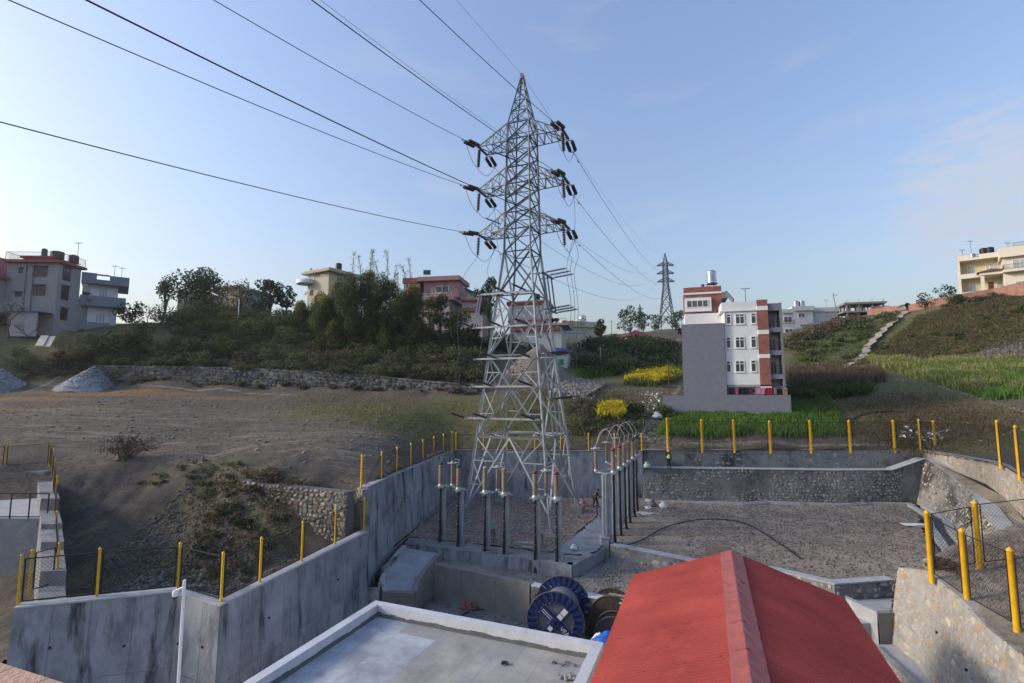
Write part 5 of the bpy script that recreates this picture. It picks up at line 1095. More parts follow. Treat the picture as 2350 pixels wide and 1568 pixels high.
# link boxes by two posts
for k, (x, y) in enumerate(((1132, 1245), (1242, 1258))):
    p = Z(x, y, .0); root = thing('link_box', 'grey link box with dangling cables beside the %s pair' % ('peach capped', 'crimson capped')[k], 'box', p, 0, 'link boxes')
    b = MB(); b.box(-.16, -.1, .95, .16, .1, 1.45); b.box(-.05, -.03, 1.45, .05, .03, 1.6); b.build('box_body', GALVB, root, kind='stuff')
    b = MB()
    for dx in (-.08, 0, .09): b.tube([(dx, -.02, .95), (dx * 1.3, -.06, .5), (dx * 2.2, -.12, .02)], .022, 5)
    b.build('cable_tail', BLK, root, kind='stuff')
    b = MB(); b.box(-.05, .1, 1.1, .05, .5, 1.18); b.build('bracket', GALVB, root)

# ---------------------------------------------------------------- red roofed shed
L0 = Vector((5.48, 23.53, 2.3)); U = Vector((.951, -.308, 0)); V_ = Vector((-.358, -.934, 0)); RW, RL, RISE = 8.14, 15.0, 1.42
root = thing('red_roof_shed', 'shed with a red corrugated gable roof and creased ridge cap', 'shed', L0 + Vector((0, 0, -5))); off = root.location
P = lambda u, v, z: L0 + U * u + V_ * v + Vector((0, 0, z))
b = MB(off); b.hexa([P(.35, .5, -5), P(.35, RL, -5), P(RW - .35, RL, -5), P(RW - .35, .5, -5)], [P(.35, .5, .02), P(.35, RL, .02), P(RW - .35, RL, .02), P(RW - .35, .5, .02)]); b.add([P(.35, .5, .02), P(RW - .35, .5, .02), P(RW / 2, .5, RISE - .15)], [(0, 2, 1)]); b.build('wall', LIME, root)
ns = 19; sw = RL / ns
RSH = mat('red_roof_sheet', (.325, .066, .056), (.235, .046, .041), 1.4, .7, 0, c3=(.38, .075, .066), s3=.35, rnd=.045, spec=.05)
for side in (0, 1):
    for k in range(ns):
        b = MB(off); nn = 48; v0 = k * sw; vs = []
        for i in range(nn + 1):
            v = v0 + (sw + .05) * i / nn; w = .04 * math.sin(2 * math.pi * (v) / .166) + .004 * (i / nn) + .0015 * math.sin(k * 3.1 + i)
            for (uu, zz) in ((RW / 2, RISE), (RW * .25, RISE * .5), (-.06, -RISE * .012)):
                u2 = uu if side == 0 else RW - uu; vs.append(P(u2, v, zz + w + .03))
        fs = []
        for i in range(nn):
            for j in (0, 1):
                q = (i * 3 + j, i * 3 + j + 1, i * 3 + j + 4, i * 3 + j + 3); fs.append(q if side == 0 else q[::-1])
        b.add(vs, fs, True); b.build('roof_sheet', RSH, root)
k = 0; v = -.02
while v < RL:
    ln = 1.75; b = MB(off); vs = []
    for i in range(8):
        vv = v + (ln + .08) * i / 7; cr = .012 * math.sin(i * 2.3 + k)
        for (du, dz) in ((-.44, -.118), (-.21, -.045 + cr), (-.015, .035 + cr), (.015, .035 + cr), (.21, -.045 - cr), (.44, -.118)): vs.append(P(RW / 2 + du + cr * .6, vv, RISE + dz + .05 + .004 * (k % 2)))
    b.add(vs, [(i * 6 + j, i * 6 + j + 1, i * 6 + j + 7, i * 6 + j + 6) for i in range(7) for j in range(5)]); b.build('ridge_cap', REDC, root); v += ln; k += 1
b = MB(off); rr = random.Random(4)
for side in (0, 1):
    for uu in (.35, 1.4, 2.5, 3.4):
        for i in range(int(RL / .62)):
            q = P(uu if side == 0 else RW - uu, i * .62 + .2 + rr.uniform(-.02, .02), RISE * uu / (RW / 2) + .05); b.beam(q, q + Vector((0, 0, .022)), .022)
b.build('roof_screw', GALV, root, kind='stuff')
b = MB(off); b.beam(P(-.06, 0.02, -.06), P(RW / 2, 0.02, RISE - .05), .05, .14); b.beam(P(RW + .06, 0.02, -.06), P(RW / 2, 0.02, RISE - .05), .05, .14); b.build('gable_trim', REDC, root, kind='stuff')

# ---------------------------------------------------------------- flat roofed control building
F0 = Vector((-5.87, 22.66, 1.6)); FU = Vector((.929, -.371, 0)); FV = Vector((-.371, -.929, 0)); FWd, FLn = 9.85, 11.0
root = thing('flat_roof_building', 'low building with a whitewashed parapet round its flat slab roof', 'building', F0 + Vector((0, 0, -4.3))); off = root.location
P = lambda u, v, z: F0 + FU * u + FV * v + Vector((0, 0, z))
def pb(u0, v0, u1, v1, z0, z1, nm, m, **k): b = MB(off); b.hexa([P(u0, v0, z0), P(u0, v1, z0), P(u1, v1, z0), P(u1, v0, z0)], [P(u0, v0, z1), P(u0, v1, z1), P(u1, v1, z1), P(u1, v0, z1)]); return b.build(nm, m, root, **k)
pb(.02, .02, FWd - .02, FLn, -4.35, -.48, 'wall', LIME)
T = .36
pb(0, 0, FWd, T, -.47, 0, 'parapet', LIME); pb(0, T + .002, T, FLn, -.47, 0, 'parapet', LIME); pb(FWd - T, T + .002, FWd, FLn, -.47, 0, 'parapet', LIME)
BAND = mat('damp_cement_skirting', (.12, .125, .125), (.085, .09, .09), 2.5, .9, .3, 14)
b = MB(off)
def band(a, c, inn):
    N = 40; R = random.Random(9); 
    for i in range(N):
        p, q = a.lerp(c, i / N), a.lerp(c, (i + 1) / N); h0 = .14 + .05 * math.sin(i * .7) * R.random() + (.06 if i == 0 else 0); b.hexa([p, q, q + inn * .05, p + inn * .05], [p + Vector((0, 0, h0)), q + Vector((0, 0, h0 * .97)), q + inn * .012 + Vector((0, 0, h0 * .97)), p + inn * .012 + Vector((0, 0, h0))])
band(P(T, T, -.45), P(FWd - T, T, -.45), FV); b.build('skirting', BAND, root, kind='stuff')
b = MB(off); band(P(T, FLn, -.45), P(T, T, -.45), FU); b.build('skirting', BAND, root, kind='stuff')
bl = Z(1004, 1475, 1.15) - F0; ub = bl.dot(FU)  # width position where the slab colour changes from bluish to tan
SLB = mat('bluish_roof_tone', (.37, .39, .43), (.25, .265, .29), .8, .9, .15, 10, detail=9, lo=.4, hi=.6, rnd=.03, stain=((.46, .48, .52), .7, .5, .7))
SLT = mat('tan_roof_tone', (.41, .38, .345), (.29, .275, .26), .8, .9, .15, 10, detail=9, lo=.4, hi=.6, rnd=.03, c3=(.265, .265, .265), s3=.3, stain=((.20, .20, .20), .8, .6, .74))
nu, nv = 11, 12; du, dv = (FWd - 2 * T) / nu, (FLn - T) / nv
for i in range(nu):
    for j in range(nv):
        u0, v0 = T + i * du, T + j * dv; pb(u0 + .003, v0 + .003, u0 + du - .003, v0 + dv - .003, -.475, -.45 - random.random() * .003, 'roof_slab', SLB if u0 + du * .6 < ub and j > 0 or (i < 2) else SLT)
# things lying on the flat roof
q = Z(962, 1545, 1.16)
def debris(name, lab, cat, p, mk, m, group=None):
    b = MB(p); mk(b, Vector(p)); o = b.build(name, m, loc=p); return tag(o, lab, cat, group)
def knot(b, p):
    R = random.Random(3); pts = [p + Vector((math.cos(a * 1.3) * .1 * (1 + .3 * R.random()), math.sin(a * 1.7) * .08, .03 + .05 * R.random())) for a in range(14)]; b.tube(smooth(pts, 4), .018, 5)
debris('rope_knot', 'little knotted scrap of dark rope on the slab roof', 'rope', Z(1158, 1525, 1.16), knot, BLK)
def strap(b, p):
    R = random.Random(5); pts = [p + Vector((i * .09 + .05 * R.uniform(-1, 1), .12 * math.sin(i * 1.2), .03)) for i in range(10)]; b.tube(smooth(pts, 4), .02, 5)
    b.lathe([(.06, 0), (.06, .04)], p + Vector((.1, .1, .01)), 8); b.lathe([(.055, 0), (.055, .04)], p + Vector((.8, -.1, .01)), 8)
debris('strap_tangle', 'tangled straps and fittings near the parapet corner', 'strap', Z(1265, 1525, 1.16), strap, mat('grey_webbing', (.16, .15, .15), (.10, .095, .095), 8, .8))
def rubb(b, p):
    R = random.Random(8)
    for i in range(26):
        c = p + Vector((R.gauss(0, .16), R.gauss(0, .14), .02)); s = R.uniform(.03, .09); b.lathe([(s * .3, -.02), (s, s * .25), (s * .7, s * .7), (s * .1, s * .9)], c, 6)
o = debris('rubble_pile', 'small heap of grey mortar rubble on the slab roof', 'rubble', Z(1303, 1558, 1.16), rubb, mat('mortar_rubble', (.30, .30, .29), (.20, .20, .19), 9, .95)); o['kind'] = 'stuff'
for (x, y, z_, l_, a, lb) in ((1400, 1462, 1.61, .55, -.28, 'short rusty rod lying on the whitewashed parapet'), (1452, 1477, 1.61, .35, -.9, 'second short rod near the parapet corner')):
    p = Z(x * .918 if x > 1500 else x - 25, y, z_); d = Vector((math.cos(a), math.sin(a), 0)) * l_; b = MB(p); b.tube([p, p + d], .014, 5); tag(b.build('iron_rod', RUST, loc=p), lb, 'rod', 'rods on the parapet')
p = Z(1440 * .918 * 1.0, 1466, 1.62)

# ---------------------------------------------------------------- cable drums
def drum(name, lab, cf, cr, r, hub, fm, cm, spokes, cables=True):
    cf, cr = Vector(cf), Vector(cr); ax = (cr - cf); Ln = ax.length; ax.normalize(); root = thing(name, lab, 'cable drum', (cf.x, cf.y, cf.z - r)); o = root.location
    side = Vector((0, 0, 1)).cross(ax).normalized(); up = ax.cross(side)
    for c, sg in ((cf, -1), (cr, 1)):
        fl = thing('flange', None, None); fl.parent = root; n_ = 48
        pt = lambda a, rr, d: c + side * (rr * math.cos(a)) + up * (rr * math.sin(a)) + ax * d
        b = MB(o); rin = r * .64 if spokes == 4 else .06
        for i in range(n_):
            a0, a1 = 2 * math.pi * i / n_, 2 * math.pi * (i + 1) / n_; dz = .035 if i % 2 else -.035
            if spokes != 4: dz = 0
            dd = .05
            b.add([pt(a0, rin, dz - dd * .3), pt(a1, rin, dz - dd * .3), pt(a1, r, dz - dd * .3), pt(a0, r, dz - dd * .3), pt(a0, rin, dz + dd * .3), pt(a1, rin, dz + dd * .3), pt(a1, r, dz + dd * .3), pt(a0, r, dz + dd * .3)], [(0, 1, 2, 3), (7, 6, 5, 4), (0, 4, 5, 1), (2, 6, 7, 3), (1, 5, 6, 2), (3, 7, 4, 0)])
        b.build('ribbed_rim' if spokes == 4 else 'board_disc', fm, fl, kind='stuff')
        b = MB(o); 
        for rr in ([r, rin] if spokes == 4 else [r]): b.tube([pt(2 * math.pi * i / 48, rr, 0) for i in range(49)], .045, 6, cap=False)
        b.build('rim_edge', mat('scuffed_rim', (.06, .055, .06), (.10, .075, .06), 4, .7), fl, kind='stuff')
        if spokes == 4:
            for i in range(4):
                a = math.pi / 4 + i * math.pi / 2 - .08; b = MB(o); b.beam(pt(a, .12, sg * .01), pt(a, rin, sg * .01), .34, .10, up=ax); b.build('spoke', fm, fl)
            b = MB(o); b.lathe([(.26, -.08), (.26, .08)], c, 20, ax); b.build('hub', fm, fl); b = MB(o); b.lathe([(.10, -.10), (.10, .10)], c, 14, ax); b.build('axle_hole', BLK, fl)
    b = MB(o); prf = []; nT = 26
    for i in range(nT): z0 = .08 + (Ln - .16) * i / nT; pw = (Ln - .16) / nT; prf += [(hub - .02, z0), (hub, z0 + pw * .3), (hub, z0 + pw * .7), (hub - .02, z0 + pw * .98)]
    b.lathe(prf, cf, 40, ax); b.build('wound_cable' if cables else 'barrel', cm, root)
    return root, side, up, ax
BLUED = mat('navy_drum_paint', (.018, .035, .135), (.014, .027, .10), 1.5, .45, 0, spec=.5)
d0 = Z(1275, 1428, -1.22); d1 = Z(1294, 1379, -1.22)
root, sd_, up_, ax_ = drum('cable_drum', 'big navy steel cable drum with ribbed rims and four spokes', d0, d0 + (d1 - d0).normalized() * 2.3, 1.48, .95, BLUED, mat('grey_cable_sheath', (.16, .18, .21), (.12, .135, .16), 2, .45), 4)
def flat(parent, c, e1, e2, w, h, nrm, nm, m): b = MB(parent.location); a, c2 = e1 * (w / 2), e2 * (h / 2); q = c + nrm; b.add([q - a - c2, q + a - c2, q + a + c2, q - a + c2, q - a - c2 + nrm * .08, q + a - c2 + nrm * .08, q + a + c2 + nrm * .08, q - a + c2 + nrm * .08], [(3, 2, 1, 0), (4, 5, 6, 7), (0, 1, 5, 4), (1, 2, 6, 5), (2, 3, 7, 6), (3, 0, 4, 7)]); return b.build(nm, m, parent)
def onspoke(i, rr): a = math.pi / 4 + i * math.pi / 2 - .08; return d0 + sd_ * (rr * math.cos(a)) + up_ * (rr * math.sin(a)), sd_ * math.cos(a) + up_ * math.sin(a), -sd_ * math.sin(a) + up_ * math.cos(a)
nrm = -ax_ * .068
# which spokes point to the picture's upper right / lower left etc. is settled by projection
def scr(p): q = p - Vector((0, 0, CAMH)); dpt = q.y * math.cos(PITCH) + q.z * math.sin(PITCH); return (CXP + FPX * q.x / dpt, CYP + FPX * (q.y * math.sin(PITCH) - q.z * math.cos(PITCH)) / dpt)
c0 = scr(d0); lab_ = {}
for i in range(4):
    s_ = scr(onspoke(i, .6)[0]); lab_[('r' if s_[0] > c0[0] else 'l') + ('d' if s_[1] > c0[1] else 'u')] = i
for i_, rr, L_s in ((lab_['ru'], .70, .34), (lab_['ru'], .38, .22)):
    c, e1, e2 = onspoke(i_, rr); flat(root, c, e1, e2, L_s, .27, nrm, 'paper_label', WHT)
# stencilled words on the drum's spokes
def words(txt, parent, c, ex, ey, size, m, nrm):
    cu = bpy.data.curves.new('lettering', 'FONT'); cu.body = txt; cu.size = size; cu.align_x = 'CENTER'; cu.align_y = 'CENTER'; cu.extrude = .003
    o = bpy.data.objects.new('lettering', cu); me = bpy.data.meshes.new_from_object(o); bpy.data.objects.remove(o); me.materials.clear(); me.materials.append(m); ez = ex.cross(ey)
    o = link('lettering', me, parent, kind='stuff'); o.matrix_local = Matrix.Translation(c + nrm - parent.location) @ Matrix(((ex.x, ey.x, ez.x), (ex.y, ey.y, ez.y), (ex.z, ey.z, ez.z))).to_4x4()
c, e1, e2 = onspoke(lab_['rd'], .62); words('VEA', root, c, e1, (-ax_).cross(e1), .30, WHT, -ax_ * .075)
c, e1, e2 = onspoke(lab_['lu'], .55)
for r_ in (-.06, .05):
    for q_ in range(9): flat(root, c + e1 * (q_ - 4) * .075 + e2 * r_, e1, e2, .05, .045, nrm, 'stencil_mark', WHT)
c, e1, e2 = onspoke(lab_['ld'], .42); flat(root, c, e1, e2, .22, .22, nrm, 'paper_label', WHT)
WOODB = mat('weathered_drum_boards', (.10, .07, .05), (.06, .045, .035), 3, .85, .4, 12)
d2 = Z(1402, 1420, -1.55); drum('wooden_drum', 'brown boarded cable drum half hidden by the red eave', d2, d2 + (d1 - d0).normalized() * 1.1, 1.15, .70, WOODB, mat('steel_barrel_band', (.22, .24, .26), (.16, .175, .19), 2, .5), 0, False)
d3 = Z(1408, 1462, -1.75); drum('wooden_drum', 'small dark boarded drum under the blue tarpaulin', d3, d3 + (d1 - d0).normalized() * .7, .95, .5, mat('dark_drum_boards', (.05, .05, .055), (.035, .035, .04), 3, .8), WOODB, 0, False)
def cloth(name, lab, c, wx, wy, m, seed, sag=.2):
    N = 14; xs = np.linspace(-1, 1, N); Xc, Yc = np.meshgrid(xs, xs); Zc = -sag * (Xc ** 2 + Yc ** 2) + fbm(Xc * 1 + seed, Yc + seed, .55, 3, seed) * .22
    me = gridmesh(name, c[0] + Xc * wx, c[1] + Yc * wy, c[2] + Zc, np.ones((N - 1, N - 1), bool), m); return me
tp = Z(1395, 1452, -.85); tag(link('tarpaulin', cloth('tarpaulin', '', tp, .75, .5, mat('blue_tarpaulin', (.01, .10, .50), (.02, .14, .58), 3, .5), 5, .35)), 'crumpled bright blue tarpaulin over a small drum', 'tarpaulin')
tp = Z(1372, 1455, -1.05); tag(link('plastic_sheet', cloth('plastic_sheet', '', tp, .35, .3, WHT, 8, .3)), 'white plastic sheet beside the blue tarpaulin', 'sheet')
tp = Z(1385, 1468, -1.1); tag(link('plastic_sheet', cloth('plastic_sheet', '', tp, .8, .35, mat('orange_sheet', (.45, .13, .06), (.38, .10, .05), 3, .6), 9, .3)), 'orange plastic sheet below the blue tarpaulin', 'sheet')

# ---------------------------------------------------------------- loose things about the yard
def plank(lab, p, ln, w, ang, m, t=.05, cat='board', group=None, tilt=0):
    root = MB(p); d = Vector((math.cos(ang), math.sin(ang), tilt)); e = Vector((-math.sin(ang), math.cos(ang), 0)); p = Vector(p); a, c = p - d * ln / 2, p + d * ln / 2
    root.hexa([a - e * w / 2, c - e * w / 2, c + e * w / 2, a + e * w / 2], [a - e * w / 2 + Vector((0, 0, t)), c - e * w / 2 + Vector((0, 0, t)), c + e * w / 2 + Vector((0, 0, t)), a + e * w / 2 + Vector((0, 0, t))]); return tag(root.build('board', m, loc=p), lab, cat, group)
GB = mat('cement_board', (.30, .32, .31), (.25, .265, .26), 2, .9, .1); WD = mat('grey_timber', (.30, .26, .21), (.22, .19, .155), 6, .9, .3)
plank('cement board lying behind the fifth termination', Z(1212, 1247, .04), 1.5, .55, -.25, GB); plank('second cement board in front of the first, on dusty screed', Z(1218, 1257, .05), 1.2, .35, -.25, GB)
plank('pale broken tile sheet on the earth by the right drain', Z(2100, 1205, .06), 1.7, .8, -.15, WHT, .04, 'sheet'); plank('small grey board on the earth by the open drain', Z(2122, 1209, .06), 1.0, .5, -.1, GB, .04)
plank('grey plank propped on the whitish courtyard coping', Z(1478 * .918 + 72, 1369, -.6), 1.5, .2, -.43, WD); plank('weathered plank on the earth behind the low coping', Z(1660 * .918 + 100, 1287, .12), 1.4, .2, -.4, WD)
b = MB(); p = Z(1640, 1268, .14); b.off = p; b.hexa([p + Vector(v) for v in ((-.7, -.3, 0), (.7, -.75, 0), (.75, -.7, 0), (-.65, -.25, 0))], [p + Vector(v) for v in ((-.7, -.2, .55), (.7, -.65, .55), (.75, -.6, .55), (-.65, -.15, .55))]); tag(b.build('rusty_sheet', mat('rusty_sheet', (.22, .18, .17), (.16, .13, .12), 3, .8), loc=p), 'rusty sheet leaning on the low coping above the shed roof', 'sheet')
hp = [Z(x, y, .1) for x, y in ((1436, 1252), (1475, 1238), (1520, 1213), (1560, 1200), (1610, 1192), (1655, 1192), (1690, 1196), (1720, 1205), (1760, 1228), (1800, 1255), (1838, 1282))]
cable('black_hose', 'black hose arched across the bare earth yard', smooth(hp, 5), .04, BLK, 'hose', 6)
hp = [Z(x, y, -2.66) for x, y in ((1060, 1412), (1090, 1400), (1140, 1402), (1200, 1416), (1240, 1424))]; cable('ground_cable', 'thin black cable crossing the courtyard to the big drum', smooth(hp, 5), .035, BLK, 'cable', 5)
hp = [Z(x, y, -2.66) for x, y in ((1095, 1388), (1130, 1392), (1180, 1402), (1235, 1412))]; cable('ground_cable', 'second thin cable nearer the beige courtyard wall', smooth(hp, 5), .03, BLK, 'cable', 5)
hp = [G(x, y) + Vector((0, 0, .15)) for x, y in ((1930, 990), (1955, 965), (2000, 950), (2060, 948), (2095, 955), (2110, 968), (2108, 985))]; cable('black_hose', 'long black hose coiled on the field behind the tall fence', smooth(hp, 5), .07, BLK, 'hose', 5)
hp = [Vector((-8.5, 35.4, 2.3)), Vector((-8.3, 36.2, 2.9)), Vector((-8.0, 38, 2.6)), Vector((-8.25, 34.8, 1.2)), Vector((-8.2, 34.5, .1))]; cable('loose_wire', 'loose black wire trailing over the face of the tall concrete wall', smooth(hp, 6), .016, BLK, 'wire', 4)
# brick heap
R = random.Random(12); bm_ = MB(); bm_.box(-.12, -.06, -.035, .12, .06, .035); bme = bm_.mesh('brick', TERRA); hb = Z(1088, 1390, -2.66)
root = thing('brick_heap', 'small heap of broken orange bricks on the courtyard floor', 'brick heap', hb)
for i in range(46):
    o = link('brick', bme, root); a = R.gauss(0, .42); c = R.gauss(0, .3); o.location = (a, c, max(.04, .34 - (a * a + c * c) ** .5 * .4) * R.random() + .04); o.rotation_euler = (R.uniform(-.5, .5), R.uniform(-.5, .5), R.uniform(0, 3)); o.scale = (R.uniform(.6, 1), 1, 1)
for i, (x, y, zz, lb) in enumerate(((1342, 1360, -.62, 'single orange brick on the top edge of the beige wall'), (1443, 1372, -.5, 'single orange brick by the plank on the whitish coping'), (1205, 1418, -2.64, 'single orange brick on the courtyard floor near the cables'))): o = link('brick', bme, None, Z(x, y, zz), (0, 0, i)); tag(o, lb, 'brick')
# bags
def bag(lab, p, m, s=1.0, seed=1, cat='sack'):
    R = random.Random(seed); b = MB(p); prf = [(.05, 0), (.28, .03), (.33, .12), (.26, .28), (.15, .38), (.2, .44), (.02, .46)]; b.lathe([(r * s * R.uniform(.9, 1.1), z * s) for r, z in prf], p, 10, (R.uniform(-.3, .3), R.uniform(-.3, .3), 1)); return tag(b.build('cement_sack', m, loc=p), lab, cat)
PINK = mat('pink_print_sack', (.50, .20, .26), (.55, .45, .48), 4, .7, lo=.45, hi=.55); REDB = mat('red_print_sack', (.45, .04, .07), (.6, .55, .56), 3, .7, lo=.45, hi=.55); WSK = mat('white_woven_sack', (.62, .64, .66), (.50, .52, .54), 4, .8)
bag('pink printed cement sack by the stooping worker', Z(1348, 1136, .05), PINK, 1.3, 1); bag('red and white cement sack beside the tower footing', Z(1337, 1161, .05), REDB, 1.3, 2); bag('crumpled white sack on the dusty plinth end', Z(1056, 1208, .05), WSK, 1.0, 3)
bag('pale sack dumped at the right end of the plinth', Z(1316, 1262, .03), WSK, .8, 4); bag('white bundle lying beside the path at the grain field', G(1509, 962), WSK, 1.9, 5)
o = bag('white sack of rubbish by the foot of the masonry wall', Z(1522, 1166, .08), WSK, 1.2, 6); bag('grey sack leaning beside the white rubbish sack', Z(1496, 1160, .08), mat('grey_sack', (.2, .2, .21), (.14, .14, .15), 4, .8), 1.3, 7); bag('green plastic bag on the terrace walkway corner', Vector((13.5, 51.2, 2.92)), mat('pale_green_bag', (.25, .42, .36), (.4, .5, .48), 3, .6), 1.3, 8)
tp = Z(1487, 1177, .1); tag(link('plastic_sheet', cloth('plastic_sheet', '', tp, .9, .45, mat('dusty_plastic', (.46, .43, .38), (.38, .36, .32), 3, .8), 15, .05)), 'dusty beige plastic sheet spread on the earth near the terminations', 'sheet')
tp = Z(1560 * .918 + 60, 1164, .12); tag(link('plastic_sheet', cloth('plastic_sheet', '', tp, .5, .35, WSK, 16, .05)), 'white scrap of sheeting by the green bottle', 'sheet')
b = MB((0, 0, 0)); p = Z(1340 + 55, 1155, .06); root = thing('trestle', 'small grey steel trestle on the concrete path', 'trestle', Z(1378, 1190, .06)); 
for q in ((0, 0), (.62, 0), (.62, .3), (0, .3)): b = MB(); b.beam((q[0], q[1], 0), (q[0], q[1], .75), .05); b.build('leg', GALV, root)
b = MB(); b.box(-.05, -.05, .752, .72, .35, .8); b.build('top', GALV, root)
for k, (x, h_) in enumerate(((1645, 2.9), (1659, 2.4))): p = Vector(Z(x, 1142, 0)); p.z = 0; b = MB(p); b.tube([p, p + Vector((.05, .6, h_))], .03, 5); tag(b.build('iron_pole', RUST if k else GALV, loc=p), ('tall thin steel pole leaning on the dark masonry wall', 'shorter rusty pole leaning on the dark masonry wall')[k], 'pole')
# camera pole
root = thing('camera_pole', 'white pole with a dome camera in front of the bent concrete wall', 'camera pole', Vector((-12.05, 19.3, -2.7))); b = MB(); b.tube([(0, 0, 0), (0, 0, 6.35)], .055, 10); b.build('pole', WFRAME, root)
b = MB(); b.tube([(0, 0, 6.1), (-.28, 0, 5.98)], .04, 8); b.build('arm', WFRAME, root); cm = thing('dome_camera', None, None); cm.parent = root
b = MB(); b.lathe([(.05, 0), (.10, -.04), (.11, -.2), (.10, -.22)], (-.3, 0, 6.0), 14); b.build('housing', WHT, cm); b = MB(); b.lathe([(.095, 0), (.09, -.05), (.05, -.09), (.01, -.1)], (-.3, 0, 5.775), 14); b.build('dome', GLASS, cm)
# ---------------------------------------------------------------- houses on the slopes
class House:
    def __init__(s, name, label, cat, P0, yaw, zb):
        s.P0 = Vector((P0[0], P0[1], zb)); s.d = (math.cos(yaw), math.sin(yaw)); s.nrm = (-math.sin(yaw), math.cos(yaw)); s.zb = zb
        s.root = thing(name, label, cat, s.P0, yaw)
    def px(s, px, py, y=0.0): x, z = vplane(px, py, (s.P0.x + s.nrm[0] * y, s.P0.y + s.nrm[1] * y), s.d); return x, z - s.zb
    def ps(s, px, py, x): y, z = vplane(px, py, (s.P0.x + s.d[0] * x, s.P0.y + s.d[1] * x), s.nrm); return y, z - s.zb
    def box(s, nm, x0, y0, z0, x1, y1, z1, m, parent=None, kind=None): b = MB(); b.box(min(x0, x1), min(y0, y1), min(z0, z1), max(x0, x1), max(y0, y1), max(z0, z1)); return b.build(nm, m, parent or s.root, kind)
    def window(s, a0, z0, a1, z1, at=0.0, face='f', mull=1, transom=None, frame=None, glass=None, sill=False, bars=0, name='window', fw=.07):
        def M(a, z, d): return (a, at - d, z) if face == 'f' else ((at + d, a, z) if face == 'r' else (at - d, a, z))
        frame = frame or WFRAME; glass = glass or GLASS; a0, a1 = min(a0, a1), max(a0, a1); z0, z1 = min(z0, z1), max(z0, z1)
        def bar(b, u0, v0, u1, v1, d0, d1):
            p = [M(u, v, d) for d in (d0, d1) for u, v in ((u0, v0), (u1, v0), (u1, v1), (u0, v1))]; b.add(p, [(0, 1, 2, 3), (7, 6, 5, 4), (0, 4, 5, 1), (1, 5, 6, 2), (2, 6, 7, 3), (3, 7, 4, 0)])
        b = MB(); bar(b, a0, z0, a0 + fw, z1, .004, .07); bar(b, a1 - fw, z0, a1, z1, .004, .07); bar(b, a0 + fw, z0, a1 - fw, z0 + fw, .004, .07); bar(b, a0 + fw, z1 - fw, a1 - fw, z1, .004, .07)
        for k in range(mull): u = a0 + (a1 - a0) * (k + 1) / (mull + 1); bar(b, u - fw / 2, z0 + fw, u + fw / 2, z1 - fw, .006, .06)
        if transom: v = z0 + (z1 - z0) * transom; bar(b, a0 + fw, v - fw / 2, a1 - fw, v + fw / 2, .006, .066)
        for k in range(bars): v = z0 + (z1 - z0) * (k + 1) / (bars + 1); bar(b, a0 + .02, v - .012, a1 - .02, v + .012, .075, .095)
        o = b.build(name, frame, s.root, 'stuff' if 0 else None)
        g = MB(); bar(g, a0 + fw * .5, z0 + fw * .5, a1 - fw * .5, z1 - fw * .5, .003, .02); g.build('pane', glass, o)
        if sill: q = MB(); bar(q, a0 - .06, z0 - .08, a1 + .06, z0 - .003, .0, .12); q.build('sill', frame, o)
        return o
    def railing(s, pts, h, m, gap=.14, nm='railing'):
        b = MB()
        for p, q in zip(pts, pts[1:]):
            p, q = Vector(p), Vector(q); n_ = max(2, int((q - p).length / gap)); b.beam(p + Vector((0, 0, h)), q + Vector((0, 0, h)), .06); b.beam(p + Vector((0, 0, .08)), q + Vector((0, 0, .08)), .04)
            for k in range(n_ + 1): c = p.lerp(q, k / n_); b.beam(c, c + Vector((0, 0, h)), .06 if k in (0, n_) else .022)
        return b.build(nm, m, s.root, 'stuff')
    def W(s, x, y, z): return Vector((s.P0.x + s.d[0] * x + s.nrm[0] * y, s.P0.y + s.d[1] * x + s.nrm[1] * y, s.zb + z))
def tank(lab, p, r, h, m, stand=0, group=None, cat='water tank', legm=None):
    root = thing('water_tank', lab, cat, p, 0, group); b = MB(); n_ = 7
    pr_ = [(r * .96, stand)]
    for k in range(n_): z0 = stand + h * .86 * k / n_; pr_ += [(r, z0 + .03), (r, z0 + h * .86 / n_ * .75), (r * .955, z0 + h * .86 / n_ * .9)]
    pr_ += [(r * .92, stand + h * .88), (r * .55, stand + h * .95), (r * .25, stand + h * .97), (r * .25, stand + h)]; b.lathe(pr_, (0, 0, 0), 18); b.build('tank_shell', m, root)
    if stand:
        b = MB()
        for a in (45, 135, 225, 315): c = Vector((math.cos(rad(a)) * r * .95, math.sin(rad(a)) * r * .95, 0)); b.beam(c, c + Vector((0, 0, stand + .5)), .06)
        b.box(-r, -r, stand - .07, r, r, stand - .01); b.build('stand', legm or GALV, root, 'stuff')
    return root
def aerial(lab, p, h, group='rooftop aerials'):
    root = thing('aerial', lab, 'aerial', p, 0, group); b = MB(); b.beam((0, 0, 0), (0, 0, h), .05); b.build('mast', WIRE, root); b = MB(); b.beam((-.55, 0, h - .05), (.55, 0, h - .02), .05)
    for k in range(5): b.beam((-.5 + k * .25, -.3, h), (-.5 + k * .25, .3, h), .03)
    b.build('rod', WIRE, root, 'stuff')
DARKW = mat('brown_window_wood', (.09, .045, .04), (.07, .035, .03), 4, .7)

